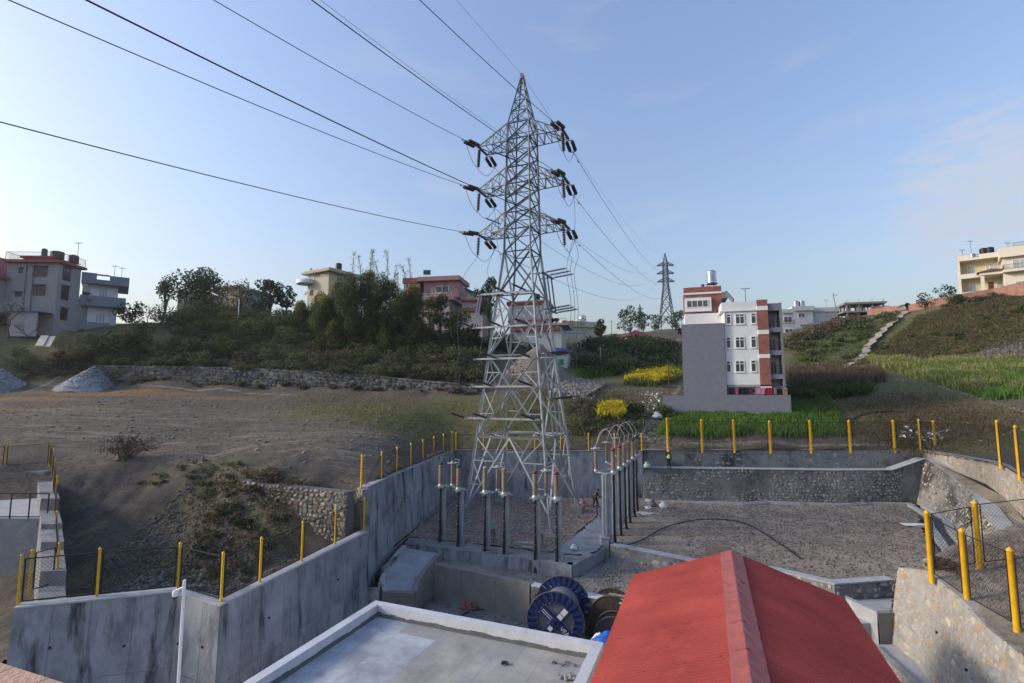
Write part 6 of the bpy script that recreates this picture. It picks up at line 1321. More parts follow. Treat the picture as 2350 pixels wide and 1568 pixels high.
# --- white apartment block with the slate grey boundary wall
H = House('apartment_block', 'white four storey apartment block with brick pilaster and slate grey flank', 'apartment building', Y(1523, 952, 62.5)[:2], rad(-17.6), Y(1523, 952, 62.5).z - .3)
b0 = 0
_, zt = H.px(1563, 745); GRYB = brickmat('painted_grey_brick', (.19, .205, .25), (.165, .18, .225), (.14, .15, .185), var=(.94, 1.05)); H.box('grey_flank', H.px(1566, 800)[0], 0, 0, H.px(1664, 800)[0], .35, zt, GRYB)
xw0, xw1 = H.px(1664, 800)[0] + .003, H.px(1742, 800)[0]; xb1 = H.px(1767, 800)[0]; xg1 = H.px(1795, 800)[0]; xL = H.px(1570, 700, 4)[0]
zr = H.px(1742, 712)[1]; zp = H.px(1742, 690)[1]; zo = H.px(1700, 889)[1]
H.box('wall', xw0, .9, 1, xw1, 9, zo, WHT)
H.box('wall', xw0, .3, zo + .003, xw1 - .003, 9, zr, WHT); H.box('roof_slab', xw0 - .35, .12, zr + .003, xw1 - .003, 9, zr + .16, WHT); H.box('parapet', xw0 - .2, .25, zr + .163, xw1 - .003, 9, zp, WHT)
H.box('wall', xL, 3.2, 1, xw0 - .003, 9, H.px(1600, 720, 3.2)[1], WHT)
zs = [H.px(1755, y)[1] for y in (905, 887, 768, 758, 650 + 100, 690)]
yb = [H.px(1753, y)[1] for y in (918, 893, 887, 822, 813, 767, 757, 712, 702, 687)]
cuts = [(0.6, yb[1], BRICK), (yb[1], yb[2], WHT), (yb[2], yb[3], BRICK), (yb[3], yb[4], WHT), (yb[4], yb[5], BRICK), (yb[5], yb[6], WHT), (yb[6], yb[7], BRICK), (yb[7], yb[8], WHT), (yb[8], yb[9], BRICK)]
for a, c, m in cuts: H.box('brick_pilaster' if m is BRICK else 'band', xw1, .18 if m is BRICK else .1, a + .002, xb1, 3, c - .002, m)
# balconies at the right
fl = [H.px(1780, y)[1] for y in (905, 850, 795, 742)]
H.box('wall', xb1 + .003, 2.0, .6, xg1, 9, zp - .4, WHT); H.box('grey_fin', xg1 + .003, .3, .6, xg1 + .22, 9, zp - .3, GRYP); H.box('grey_parapet', xb1 + .003, .35, fl[3] + 1.55, xg1, 2, zp - .35, GRYP)
for k, z in enumerate(fl):
    if k == 0: continue
    H.box('balcony_slab', xb1 + .003, .35, z - 1.0 + .0, xg1, 1.997, z - .45, GRYP); H.railing([(xb1 + .1, .45, z - .45), (xg1 - .05, .45, z - .45)], 1.0, BLKP); H.window(xb1 + .25, z - .42, xb1 + .95, z + 1.15, 2.0, mull=1, name='balcony_door', glass=GLASS)
H.box('balcony_slab', xb1 + .003, .35, fl[0] - .5 + 1.1, xg1, 1.997, fl[0] + .95, GRYP); H.window(xb1 + .25, .9, xb1 + .9, 2.2, 2.0, mull=0)
for (y0, y1) in ((719, 743), (772, 798), (827, 853)):
    for (x0, x1, mu) in ((1667, 1677, 0), (1688, 1708, 1), (1724, 1735, 0)):
        xa, za = H.px(x0, y1 - (x0 - 1667) * .03 + 2, .3); xb_, zc = H.px(x1, y0 - (x0 - 1667) * .04 + 2, .3); H.window(xa, za, xb_, zc, .3, mull=mu, transom=.74, sill=True)
for (x0, x1, mu) in ((1668, 1679, 0), (1691, 1708, 1), (1727, 1738, 0)):
    xa, za = H.px(x0, 903, .9); xb_, zc = H.px(x1, 888, .9); H.window(xa, za, xb_, min(zc, zo - .1), .9, mull=mu, transom=.7)
b = MB(); xd = H.px(1659, 800)[0]; b.tube([(xw0 + .1, .22, 1), (xw0 + .1, .22, zr)], .06, 8); b.build('drain_pipe', WFRAME, H.root)
# brick stair tower and its white box window
dY = 4.2; q = lambda x, y, d=dY: H.px(x, y, d)
xa, za = q(1570, 700); xb_, zc = q(1655, 656); H.box('stair_tower', xa, dY, q(1570, 720)[1], xb_, 9, zc, BRICK); H.box('stair_band', xa - .1, dY - .12, q(1600, 674)[1] - .12, xb_ + .1, dY, q(1600, 674)[1] + .12, WHT); H.box('tower_slab', xb_ + .003, dY - .2, q(1655, 685)[1], xb_ + .75, 8.8, q(1655, 671)[1], GRYP)
wx0, wz0 = q(1572, 716, dY - .5); wx1, wz1 = q(1632, 682, dY - .5); H.box('bay_window', wx0, dY - .5, wz0, wx1, dY - .003, wz1, WHT); a0, c0_ = q(1576, 707, dY - .5); a1, c1_ = q(1625, 688, dY - .5); H.window(a0, c0_, a1, c1_, dY - .5, mull=3, glass=mat('brown_tinted_glass', (.09, .075, .07), (.12, .10, .09), 2, .15, spec=.6))
wx0, wz0 = q(1572, 750, dY - .2); wx1, wz1 = q(1652, 720, dY - .2); H.box('upper_wall', wx0, dY - .2, wz0 - 1, wx1, dY - .003, wz1, WHT); a0, c0_ = q(1585, 746, dY - .2); a1, c1_ = q(1600, 734, dY - .2); H.window(a0, c0_, a1, c1_, dY - .2, mull=0, glass=mat('ply_board', (.28, .16, .08), (.24, .14, .07), 3, .8)); a0, c0_ = q(1637, 745, dY - .2); a1, c1_ = q(1649, 731, dY - .2); H.window(a0, c0_, a1, c1_, dY - .2, mull=0, glass=GLASSP)
b = MB(); p0 = q(1656, 672); p1 = q(1683, 691, 1.5); b.beam((p0[0] + .5, dY, p0[1]), (p1[0], 1.5, p1[1]), .16, .5); b.build('stair_flight', GALV, H.root)
tz = q(1634, 657)[1]; tx = q(1634, 657, dY + 1)[0]
tank('ribbed steel water tank on a stand above the brick stair tower', H.W(tx, dY + 1.2, tz), .62, 1.9, STEELT, .55)
tank('tiny blue drum tank beside the ribbed steel tank', H.W(q(1613, 657)[0], dY + .5, tz), .22, .45, BLUES); aerial('aerial on the parapet of the white apartment block', H.W(H.px(1728, 690)[0] - .4, 3, zp), 2.1)
# compound wall with railing and washing
CW_ = House('compound_wall', 'slate grey compound wall round the white apartment block', 'wall', Y(1523, 952, 62.5)[:2], rad(-17.6), Y(1523, 952, 62.5).z - .3)
xe = CW_.px(1815, 920)[0]; z1 = CW_.px(1523, 908)[1]; z2 = CW_.px(1780, 905)[1]
b = MB(); xs_ = H.px(1566, 800)[0]; xs2 = H.px(1664, 800)[0]
b.box(0, .003, -1.2, xs_ - .003, .28, z1); b.box(xs2 + .003, .003, -.8, xe, .28, z1 + .1); b.box(xs_, .36, -1.2, xs2, .5, .4); b.build('wall_body', GRYB, CW_.root, 'stuff')
b = MB(); b.box(xe - .28, .283, -.5, xe, 7, z1 + .1); b.build('wall_return', GRYP, CW_.root); b = MB(); b.box(0, .283, -1.0, .28, 7, z1); b.build('wall_return', GRYP, CW_.root)
CW_.railing([(.1, .14, z1), (xs_ - .1, .14, z1)], 1.0, BLKP, .13); CW_.railing([(xs2 + .1, .14, z1 + .1), (xe - 1.0, .14, z1 + .1)], 1.15, BLKP, .13)
b = MB(); b.box(xe - .75, .02, z1 + .1, xe - .3, .40, z1 + .75); b.build('gate_post', BRICKO, CW_.root); b = MB(); b.hexa([(xe - .85, -.06, z1 + .75), (xe - .2, -.06, z1 + .75), (xe - .2, .5, z1 + .75), (xe - .85, .5, z1 + .75)], [(xe - .6, .18, z1 + .95), (xe - .45, .18, z1 + .95), (xe - .45, .26, z1 + .95), (xe - .6, .26, z1 + .95)]); b.build('post_cap', GRYP, CW_.root)
for k, (x0, x1, c, lb) in enumerate(((.04, .14, (.02, .015, .02), 'black garment'), (.16, .22, (.45, .12, .22), 'pink garment'), (.24, .42, (.015, .015, .02), 'wide black cloth'), (.44, .50, (.12, .02, .08), 'maroon garment'), (.53, .72, (.48, .22, .34), 'long pale pink cloth'), (.73, .86, (.30, .02, .04), 'dark red cloth'), (.87, .93, (.32, .25, .2), 'patterned shawl'))):
    X0, X1 = xs2 + (xe - 1 - xs2) * x0, xs2 + (xe - 1 - xs2) * x1; b = MB(); n_ = 8
    vs = [];  fs = []
    for i in range(n_ + 1):
        u = X0 + (X1 - X0) * i / n_
        for j, zz in enumerate((.95, .6, .18)): vs.append((u, .05 - .03 * math.sin(i * 1.9 + j), z1 + zz + .04 * math.sin(i * 1.3 + k) * (j == 2)))
    for i in range(n_):
        for j in (0, 1): fs.append((i * 3 + j, i * 3 + j + 1, i * 3 + j + 4, i * 3 + j + 3))
    b.add(vs, fs, True); o = b.build('washing', mat('cloth_%d' % k, c, tuple(t_ * .8 for t_ in c), 8, .9)); o.location = CW_.P0; o.rotation_euler = (0, 0, rad(-17.6)); tag(o, '%s drying on the railing before the ground floor windows' % lb, 'laundry', 'washing on the compound railing')

# --- left house with red eaves, at the frame edge
H = House('brown_house', 'three storey grey brown house with red eaves and blue window hoods', 'house', Y(20, 745, 83)[:2], rad(2), Y(20, 745, 83).z)
xa = H.px(8, 700)[0]; xb_ = H.px(127, 700)[0]; zt = H.px(127, 604)[1]; GB_ = mat('grey_brown_render', (.33, .315, .315), (.28, .268, .27), .5, .9, .1, 5)
yd = H.ps(180, 700, xb_)[0]; yd2 = H.ps(222, 720, xb_)[0]
H.box('wall', xa, 0, -2, xb_, yd, zt, GB_); H.box('wall', xa + 2, yd + .003, -2, xb_ - .003, yd2, H.ps(215, 694, xb_)[1] - .4, GB_)
REDE = mat('faded_red_eaves', (.30, .07, .07), (.25, .06, .06), 2, .7)
H.box('eaves', xa - .3, -.6, zt + .003, xb_ + .55, yd + .6, zt + .42, REDE); H.box('lower_eaves', xb_ - 2, yd + .7, H.ps(200, 689, xb_)[1] - .35, xb_ + 1.3, yd2 + .5, H.ps(200, 689, xb_)[1], REDE); 
H.box('terrace_parapet', xb_ - 1, yd + .9, H.ps(200, 689, xb_)[1] + .003, xb_ + .9, yd2 + .2, H.ps(200, 689, xb_)[1] + .5, WHT)
H.railing([(xa, yd, zt + .42), (xa, -.4, zt + .42), (xb_ + .3, -.4, zt + .42), (xb_ + .3, yd + .4, zt + .42)], 1.35, REDE, .2)
a, c = H.px(57, 600, 1.0), H.px(115, 600, 1.0); H.box('stair_cap', a[0], .8, H.px(80, 606, .8)[1], c[0], yd, H.px(80, 598, .8)[1] + .35, GB_); H.box('stair_cap_slab', a[0] - .35, .4, H.px(80, 598, .8)[1] + .353, c[0] + .35, yd + .3, H.px(80, 598, .8)[1] + .75, REDE)
H.box('stair_core', a[0] + .8, 1.5, zt + .42, c[0] - .8, yd - .6, H.px(80, 606, .8)[1] + .01, GB_)
for (x0, y0, x1, y1, mu) in ((74, 641, 110, 663, 2), (76, 684, 105, 706, 2), (43, 645, 53, 655, 0), (35, 700, 50, 709, 0)):
    p0, p1 = H.px(x0, y1 - 28), H.px(x1, y0 - 28); H.window(p0[0], p0[1], p1[0], p1[1], 0, mull=mu, frame=DARKW, glass=mat('reddish_curtain_glass', (.10, .06, .06), (.055, .045, .05), 2, .25), bars=3 if mu else 0); 
    H.box('window_hood', p0[0] - .1, -.35, p1[1] + .1, p1[0] + .1, -.003, p1[1] + .2, BLUES)
for (x0, y0, x1, y1) in ((143, 648, 163, 672), (139, 690, 158, 717), (137, 740, 155, 764), (187, 705, 204, 726)):
    p0, p1 = H.ps(x0, y1 - 30, xb_), H.ps(x1, y0 - 30, xb_); H.window(p0[0], p0[1], p1[0], p1[1], xb_ if x0 < 180 else xb_ - .003, 'r', mull=1, frame=DARKW, bars=2); o = H.box('window_hood', xb_ + .003, p0[0] - .1, p1[1] + .1, xb_ + .4, p1[0] + .1, p1[1] + .2, BLUES)
z0 = H.px(100, 717)[1]; H.box('lean_to_roof', xa - 1, -2.6, z0 - .35, xb_ - .2, -.003, z0 - .2, BLUES); H.box('lean_to_wall', xb_ - 5, -2.4, -2.2, xb_ - .6, -2.3, z0 - .36, mat('pale_tin_sheet', (.40, .40, .42), (.33, .33, .36), 2, .7, stretch=(6, 6, .3))); H.box('blue_door', xb_ - 8.3, -2.3, -2, xb_ - 6.6, -2.2, z0 - .6, mat('blue_door_paint', (.035, .05, .20), (.03, .045, .17), 3, .6))
b = MB(); b.tube([(xa + 3.2, -.1, -1), (xa + 3.2, -.1, zt)], .08, 6); b.build('drain_pipe', GALV, H.root); b = MB(); b.tube([(xa + 4.4, -.1, -1), (xa + 4.4, -.1, zt)], .08, 6); b.build('drain_pipe', GALV, H.root)
zc = H.px(80, 598, .8)[1] + .76
tank('squat dark green tank on the stair cap of the brown house', H.W(a[0] + 4.1, 2.4, zc), .95, 1.35, GREENT); tank('slim green tank beside the squat green tank', H.W(a[0] + 2.2, 2.0, zc), .45, 1.7, GREENT); tank('dark tank on legs by the roof railing of the brown house', H.W(xb_ - 1.0, yd - .6, zt + .42), .75, 1.5, mat('dark_grey_plastic', (.06, .065, .065), (.05, .055, .055), 3, .5), .6)
aerial('thin tall mast on the roof of the brown house', H.W(xb_ - .2, yd - .8, zt + .4), 4.2)
# gabled wing at the very edge
b = MB(); x1 = xa - .05; x0 = xa - 9; zg = H.px(10, 640)[1]; b.hexa([(x0, -1.5, -2), (x1, -1.5, -2), (x1, 5, -2), (x0, 5, -2)], [(x0, -1.5, zg), (x1, -1.5, zg), (x1, 5, zg), (x0, 5, zg)]); b.build('wing_wall', GB_, H.root)
zpk = H.px(0, 583)[1]; b = MB(); xm = x1 - 4.2; b.hexa([(x0, -2, zg - .2), (xm, -2, zpk), (xm, 5.3, zpk), (x0, 5.3, zg - .2)], [(x0, -2, zg), (xm, -2, zpk + .2), (xm, 5.3, zpk + .2), (x0, 5.3, zg)]); b.hexa([(xm, -2, zpk), (x1 + .9, -2, zg - .3), (x1 + .9, 5.3, zg - .3), (xm, 5.3, zpk)], [(xm, -2, zpk + .2), (x1 + .9, -2, zg - .1), (x1 + .9, 5.3, zg - .1), (xm, 5.3, zpk + .2)]); b.build('gable_roof', REDE, H.root, 'stuff'); b = MB(); b.add([(x0, -1.5, zg), (x1, -1.5, zg), (xm, -1.5, zpk)], [(0, 1, 2)]); b.build('gable', GB_, H.root)
H.box('wing_balcony', x1 - 6, -3, H.px(5, 668)[1], x1 + .3, -1.503, H.px(5, 655)[1], WHT); H.box('balcony_post', x1 - .1, -2.9, H.px(5, 655)[1], x1 + .15, -2.7, zg - .3, WHT)
# --- grey house with deep balcony bands
H = House('grey_house', 'grey house with deep balcony bands behind the brown house', 'house', Y(178, 745, 88)[:2], rad(38), Y(178, 745, 88).z - .6)
GH = mat('blue_grey_render', (.235, .26, .31), (.205, .228, .275), .6, .85, .05); xe = H.px(293, 700)[0]; xw = H.px(268, 700)[0]
zz = [H.px(240, y)[1] for y in (755, 741, 700, 682, 653, 632)]
H.box('wall', 1, 1.6, -3, xw, 9, zz[4], WHT); H.box('balcony_band', 0, 0, zz[2] - .3, xe - .3, 9.2, zz[3] + .1, GH); H.box('balcony_band', 0, 0, zz[0] - .3, xe - 2.4, 9.2, zz[1], GH)
z5 = zz[5]; z4 = zz[4]; g0, g1 = H.px(222, 640)[0], H.px(252, 640)[0]
H.box('roof_parapet', 0, 0, z4, xe, 9.5, z4 + .8, GH); H.box('roof_parapet', 0, 0, z4 + .803, g0, .3, z5 + .2, GH); H.box('roof_parapet', g1, 0, z4 + .803, xe, .3, z5, GH); H.box('parapet_rail', g0, 0, z5 - .15, g1, .3, z5 + .1, GH); H.box('roof_parapet', xe - .3, .303, z4 + .803, xe, 9, z5, GH)
for (zq, x0, x1) in ((zz[3] + .25, 225, 245), (zz[1] + .2, 222, 243), (zz[3] + .25, 186, 205)): H.window(H.px(x0, 700, 1.6)[0], zq, H.px(x1, 700, 1.6)[0], zq + 1.6, 1.6, mull=2, glass=GLASSP)
aerial('aerial on the parapet corner of the grey house', H.W(xe - 1.2, 1, z5), 1.9); aerial('bare mast on the roof of the grey house', H.W(g1 + .6, 1.5, z5), 2.2)
for k, (x, y, d, lb) in enumerate(((80, 782, 78.6, 'pale corrugated sheet propped below the brown house'), (96, 784, 78.6, 'second corrugated sheet leaning beside the first'))):
    p = Y(x, y, d); b = MB(p); n_ = 14; vs = []
    for i in range(n_ + 1): u = i / n_ * 1.3; w = .03 * (i % 2); vs += [p + Vector((u, w, -.8)), p + Vector((u + .25, w + .6, .9))]
    b.add(vs, [(2 * i, 2 * i + 2, 2 * i + 3, 2 * i + 1) for i in range(n_)]); tag(b.build('corrugated_sheet', GALV, loc=p), lb, 'sheet')

# --- cream house with round balcony, above the bamboo
CREAM = mat('cream_render', (.50, .47, .36), (.44, .41, .32), .6, .85, .05)
H = House('cream_house', 'cream house with an overhanging roof slab behind the bamboo', 'house', Y(705, 690, 106)[:2], rad(-30), Y(705, 690, 106).z - 1.5)
xe = H.px(754, 650)[0]; zt = H.px(754, 624)[1]; z1 = H.px(730, 647)[1]; H.box('wall', 0, 0, -2, xe, 8, zt, CREAM); H.box('roof_slab', -1.0, -1.0, zt + .003, xe + 1.2, 9.2, zt + .45, mat('tan_slab', (.42, .38, .31), (.36, .33, .27), 1, .85)); H.box('parapet', -.6, -.6, zt + .453, xe + .8, 8.8, zt + .8, CREAM)
b = MB(); b.lathe([(2.1, z1 - .2), (2.1, z1 + .65), (1.9, z1 + .65), (1.9, z1 + .05)], (-.2, -.1, 0), 20); b.build('round_balcony', WHT, H.root); H.box('balcony_floor', -2.2, -1.2, z1 - .25, 1.6, 0, z1 - .1, WHT)
for (x0, y0, x1, y1, m_) in ((711, 634, 722, 643, 1), (736, 628, 747, 634, 1), (699, 668, 711, 679, 1), (712, 665, 719, 679, 0)): p0, p1 = H.px(x0, y1), H.px(x1, y0); H.window(p0[0], p0[1], p1[0], p1[1], 0, mull=m_, frame=DARKW if m_ == 0 else WFRAME, glass=DARKW if m_ == 0 else GLASS)
for zq in (z1 + .3, z1 - 2.7): H.window(2, zq, 3.4, zq + 1.4, xe, 'r', mull=1)
tank('dark water tank on the roof of the cream house', H.W(xe - .6, 3, zt + .8), .65, 1.5, mat('charcoal_plastic', (.025, .027, .03), (.02, .022, .024), 3, .5), .3)
root = thing('satellite_dish', 'little satellite dish on the roof edge of the cream house', 'satellite dish', H.W(.1, .5, zt + .8)); b = MB(); b.lathe([(.02, .1), (.3, .03), (.45, -.06)], (0, -.1, .55), 14, (-.5, -.6, .5)); b.build('dish', BLKP, root); b = MB(); b.beam((0, 0, 0), (0, 0, .55), .06); b.build('mast', BLKP, root)
# --- pink house
PINKR = mat('dusty_pink_render', (.36, .215, .205), (.31, .185, .175), .6, .85, .05); PALEP = mat('pale_pink_render', (.50, .41, .40), (.44, .36, .355), .6, .85, .05)
H = House('pink_house', 'pink three storey house with terraces behind a bare tree', 'house', Y(958, 725, 101)[:2], rad(-10), Y(958, 725, 101).z - 1)
xe = H.px(1048, 680)[0]; zf = [H.px(1000, y)[1] for y in (718, 690, 664, 643, 633)]
H.box('wall', 0, 0, -2, xe - 1.5, 8, zf[1], PALEP); H.box('terrace_band', -.3, -.5, zf[1] + .003, xe - .5, 8, zf[1] + .8, PINKR); H.box('wall', .8, 1.2, zf[1] + .803, xe - .003, 8, zf[3], PINKR); H.box('roof_slab', -.4, .4, zf[3] + .003, xe + .4, 8.5, zf[4], PINKR); H.box('wing', -3.4, .8, zf[2] - 2, -.003, 8, zf[3] - .3, PINKR); H.box('wing_parapet', -3.6, .6, zf[3] - .297, -.4, 8, zf[4] - .1, REDE)
for (x0, y0, x1, y1, d, g) in ((968, 692, 978, 703, 0, 0), (968, 716, 980, 728, 0, 1), (1000, 656, 1030, 672, 1.2, 0), (930, 652, 948, 662, .8, 0), (998, 696, 1010, 708, 0, 0)): p0, p1 = H.px(x0, y1, d), H.px(x1, y0, d); H.window(p0[0], p0[1], p1[0], p1[1], d, mull=1, frame=REDE if g else WFRAME)
H.railing([(.2, -.4, zf[1] + .8), (xe - 1, -.4, zf[1] + .8)], .6, WFRAME, .3)
p = H.W(H.px(972, 633)[0], 2, zf[4]); root = thing('roof_board', 'green panel on a post above the pink house', 'panel', p); b = MB(); b.beam((0, 0, 0), (0, 0, 1.6), .08); b.build('post', GALV, root); b = MB(); b.box(-.75, -.03, .75, .75, .03, 1.75); b.build('panel', mat('green_panel', (.02, .12, .07), (.018, .10, .06), 3, .6), root)
# smaller houses to its right
for nm, lb, x0, y0, x1, y1, d, yaw, c, rf in (('green_house', 'small pale green house right of the pink house', 1046, 668, 1072, 704, 108, -12, (.32, .42, .36), None), ('red_trim_house', 'low house with red trim beside the tall slim tree', 1060, 690, 1108, 735, 100, -14, (.40, .36, .36), REDE), ('tan_house', 'tan house top showing behind the tall slim tree', 1074, 672, 1106, 690, 116, -14, (.46, .38, .31), None),
      ('olive_house', 'olive house half hidden by the big dark tree', 405, 674, 470, 730, 112, 5, (.28, .27, .18), None), ('yellow_house', 'dull yellow house block behind the big dark tree', 500, 660, 548, 740, 110, -10, (.34, .30, .19), None), ('teal_house', 'grey green flat house behind the slim leafy tree', 548, 668, 578, 735, 104, -8, (.24, .29, .27), None)):
    q_ = Y(x0, y1, d); H = House(nm, lb, 'house', q_[:2], rad(yaw), q_.z); xe, zt = H.px(x1, y0); m_ = mat(nm + '_paint', c, tuple(t_ * .85 for t_ in c), .6, .85); H.box('wall', 0, 0, -4, xe, 7, zt, m_); H.box('roof_slab', -.4, -.5, zt + .003, xe + .4, 7.4, zt + .4, rf or m_)
    if rf: H.box('trim_band', -.2, -.3, zt * .45, xe + .2, -.003, zt * .45 + .7, rf)
    for k in range(2): H.window(xe * (.2 + .42 * k), zt - 2.2, xe * (.2 + .42 * k) + xe * .2, zt - .9, 0, mull=1)
H = None
p = Y(1500, 705, 100)
tank('dark water tank above the big dark tree on the left ridge', Y(497, 672, 111), .75, 1.5, GREENT)
# --- white house with red bands behind the tower
q_ = Y(1172, 795, 96); H = House('red_band_house', 'white house with red bands and roof pots seen through the tower', 'house', q_[:2], rad(-12), q_.z); xe, zt = H.px(1288, 718)
LW = mat('dull_white_render', (.50, .49, .49), (.44, .43, .43), .6, .85); H.box('wall', 0, 0, -3, xe, 8, zt - 2.4, LW); H.box('roof_slab', -.5, -.6, zt - 2.397, xe + 1.3, 8.5, zt - 2.0, mat('grey_slab', (.3, .29, .29), (.26, .25, .25), 1, .85)); zb_ = H.px(1230, 760)[1]; H.box('red_band', .2, -.5, zb_, xe - .3, -.003, zb_ + .55, REDE); zb2 = H.px(1230, 737)[1]; H.box('red_band', -.4, -.7, zb2 - .3, xe * .7, -.603, zb2 + .15, REDE); zu = H.px(1200, 697)[1]; H.box('upper_wall', -.8, 1.5, zt - 1.997, xe * .72, 8, zu, LW); H.box('upper_band', -1.1, 1.2, zu + .003, xe * .75, 8.2, zu + .7, REDE)
for (x0, y0, x1, y1, d) in ((1190, 743, 1200, 756, 0), (1265, 745, 1276, 757, 0), (1188, 712, 1196, 724, 1.5), (1208, 708, 1214, 718, 1.5), (1225, 745, 1234, 756, 0)): p0, p1 = H.px(x0, y1, d), H.px(x1, y0, d); H.window(p0[0], p0[1], p1[0], p1[1], d, mull=0)
H.railing([(0, -.5, zt - 2.0), (xe + 1, -.5, zt - 2.0)], .9, REDE, .3)
tank('dark tank on the roof of the red banded house', H.W(xe * .48, 3, zu + .7), .6, 1.3, mat('charcoal_plastic', None), .4)
for k in range(4): pz = H.W(xe * .66 + k * .8, .2, zt - 2.0); root = thing('plant_pot', 'leafy potted plant %s on the roof edge of the red banded house' % ('far left', 'left', 'right', 'far right')[k], 'plant', pz, 0, 'rooftop potted plants'); b = MB(); b.lathe([(.14, 0), (.22, .3), (.2, .3)], (0, 0, 0), 8); b.build('pot', TERRA, root); lv = quads('foliage', np.array([[np.array((random.gauss(0, .25), random.gauss(0, .25), .3 + random.random() * .7)) + np.array(v) * .18 for v in ((-1, 0, 0), (0, random.uniform(-1, 1), -.4), (1, 0, .2), (0, random.uniform(-1, 1), 1))] for _ in range(40)]), LF_MID); link('foliage', lv, root)
# --- sand-coloured house with a steel tank, blue canopy
q_ = Y(1290, 770, 138); H = House('cream_flat_house', 'long cream flat roofed house with corner grooves and a steel tank', 'house', q_[:2], rad(16), q_.z - 2); xe = H.px(1382, 750)[0]; zt = H.px(1340, 738)[1]; xc_ = H.px(1329, 750)[0]
H.box('wall', 0, .6, -3, xe - .6, 9, zt - 1.6, CREAM); H.box('roof_parapet', 0, 0, zt - 1.597, xe, 9.5, zt, CREAM)
for k in range(4): H.box('groove_fin', xe - 1.6, -.12, zt - .3 - k * .3, xe + .1, -.003, zt - .15 - k * .3, mat('tan_slab', None)); H.box('groove_fin', xc_, -.12, zt - .3 - k * .3, xc_ + 1.3, -.003, zt - .15 - k * .3, mat('tan_slab', None))
for x0 in (1293, 1308): H.box('orange_panel', H.px(x0, 750)[0], -.1, zt - 2.5, H.px(x0 + 6, 750)[0], -.003, zt + .1, mat('salmon_paint', (.50, .24, .15), (.44, .21, .13), 2, .8))
for x0 in (1337, 1344, 1366): H.window(H.px(x0, 750)[0], zt - 3.0, H.px(x0 + 4, 750)[0], zt - 2.0, .6, mull=0)
root = thing('water_tank', 'round stainless tank on the roof of the long cream house', 'water tank', H.W(H.px(1347, 738)[0], 3, zt)); b = MB(); b.lathe([(.3, .4), (.95, .6), (1.05, 1.3), (.95, 2.0), (.3, 2.2)], (0, 0, 0), 18); b.build('tank_shell', STEELT, root); b = MB()
for a in (-.8, .8): b.beam((a, -.5, 0), (a, -.5, .9), .08); b.beam((a, .5, 0), (a, .5, .9), .08)
b.build('stand', GALV, root, 'stuff')
q_ = Y(1280, 766, 106); root = thing('canopy', 'blue sheet canopy on posts in front of the long cream house', 'canopy', q_); b = MB(); b.hexa([(0, 0, 0), (6.3, -.2, 0), (4.8, 5, .8), (1.4, 5, .9)], [(0, 0, .1), (6.3, -.2, .1), (4.8, 5, .95), (1.4, 5, 1.05)]); b.build('roof', BLUES, root)
for x in (.5, 5.6): b = MB(); b.beam((x, .2, -4), (x, .2, 0), .12); b.build('post', GALV, root)
q_ = Y(1262, 838, 88); H = House('blue_roof_hut', 'small white hut with a bright blue roof right of the tower', 'hut', q_[:2], rad(-14), q_.z - .5); xe = H.px(1302, 820)[0]; zt = H.px(1300, 808)[1]; H.box('wall', 0, 0, -1, xe, 4, zt, mat('dull_white_render', None)); b = MB(); b.hexa([(-.6, -.6, zt - .1), (xe + .6, -.6, zt - .3), (xe - .6, 2, zt + .75), (.6, 2, zt + .9)], [(-.6, -.6, zt), (xe + .6, -.6, zt - .2), (xe - .6, 2, zt + .85), (.6, 2, zt + 1.0)]); b.build('roof', BLUES, H.root); H.window(.4, .3, 1.0, zt - .4, 0, mull=0, name='doorway')
tank('teal plastic tank before the blue roofed hut', Y(1287, 838, 86), .5, 1.1, mat('teal_plastic', (.03, .22, .18), (.025, .18, .15), 3, .5))
q_ = Y(1300, 842, 92); H = House('garden_wall', 'low whitish garden wall beyond the blue roofed hut', 'wall', q_[:2], rad(-3), q_.z - .8); H.box('wall_body', 0, 0, -1, 4.2, .25, 1.0, LW)
# --- shed with red conical roof on the far field
q_ = Y(1413, 800, 150); H = House('tin_shed', 'low tin roofed brick shed on the far terrace', 'shed', q_[:2], rad(4), q_.z - .4); H.box('wall', 0, 0, -1, 9.5, 5, 2.2, BRICKO); b = MB(); b.hexa([(-.8, -1.2, 2.0), (10.2, -1.2, 1.9), (10.2, 5.5, 3.0), (-.8, 5.5, 3.1)], [(-.8, -1.2, 2.15), (10.2, -1.2, 2.05), (10.2, 5.5, 3.15), (-.8, 5.5, 3.25)]); b.build('roof', GALVB, H.root); H.window(3, .2, 5, 1.8, 0, mull=0, name='opening')
q_ = Y(1460, 797, 152); root = thing('red_roof_hut', 'small hut with a red pyramid roof on the far terrace', 'hut', q_); b = MB(); b.box(-3, -2, -1, 3.2, 4, 3.2); b.build('wall', mat('tan_house_paint', None), root); b = MB(); b.add([(-4, -3, 3.1), (4.2, -3, 3.1), (4.2, 5, 3.1), (-4, 5, 3.1), (0, 1, 5.4)], [(0, 1, 4), (1, 2, 4), (2, 3, 4), (3, 0, 4), (3, 2, 1, 0)]); b.build('roof', REDE, root)
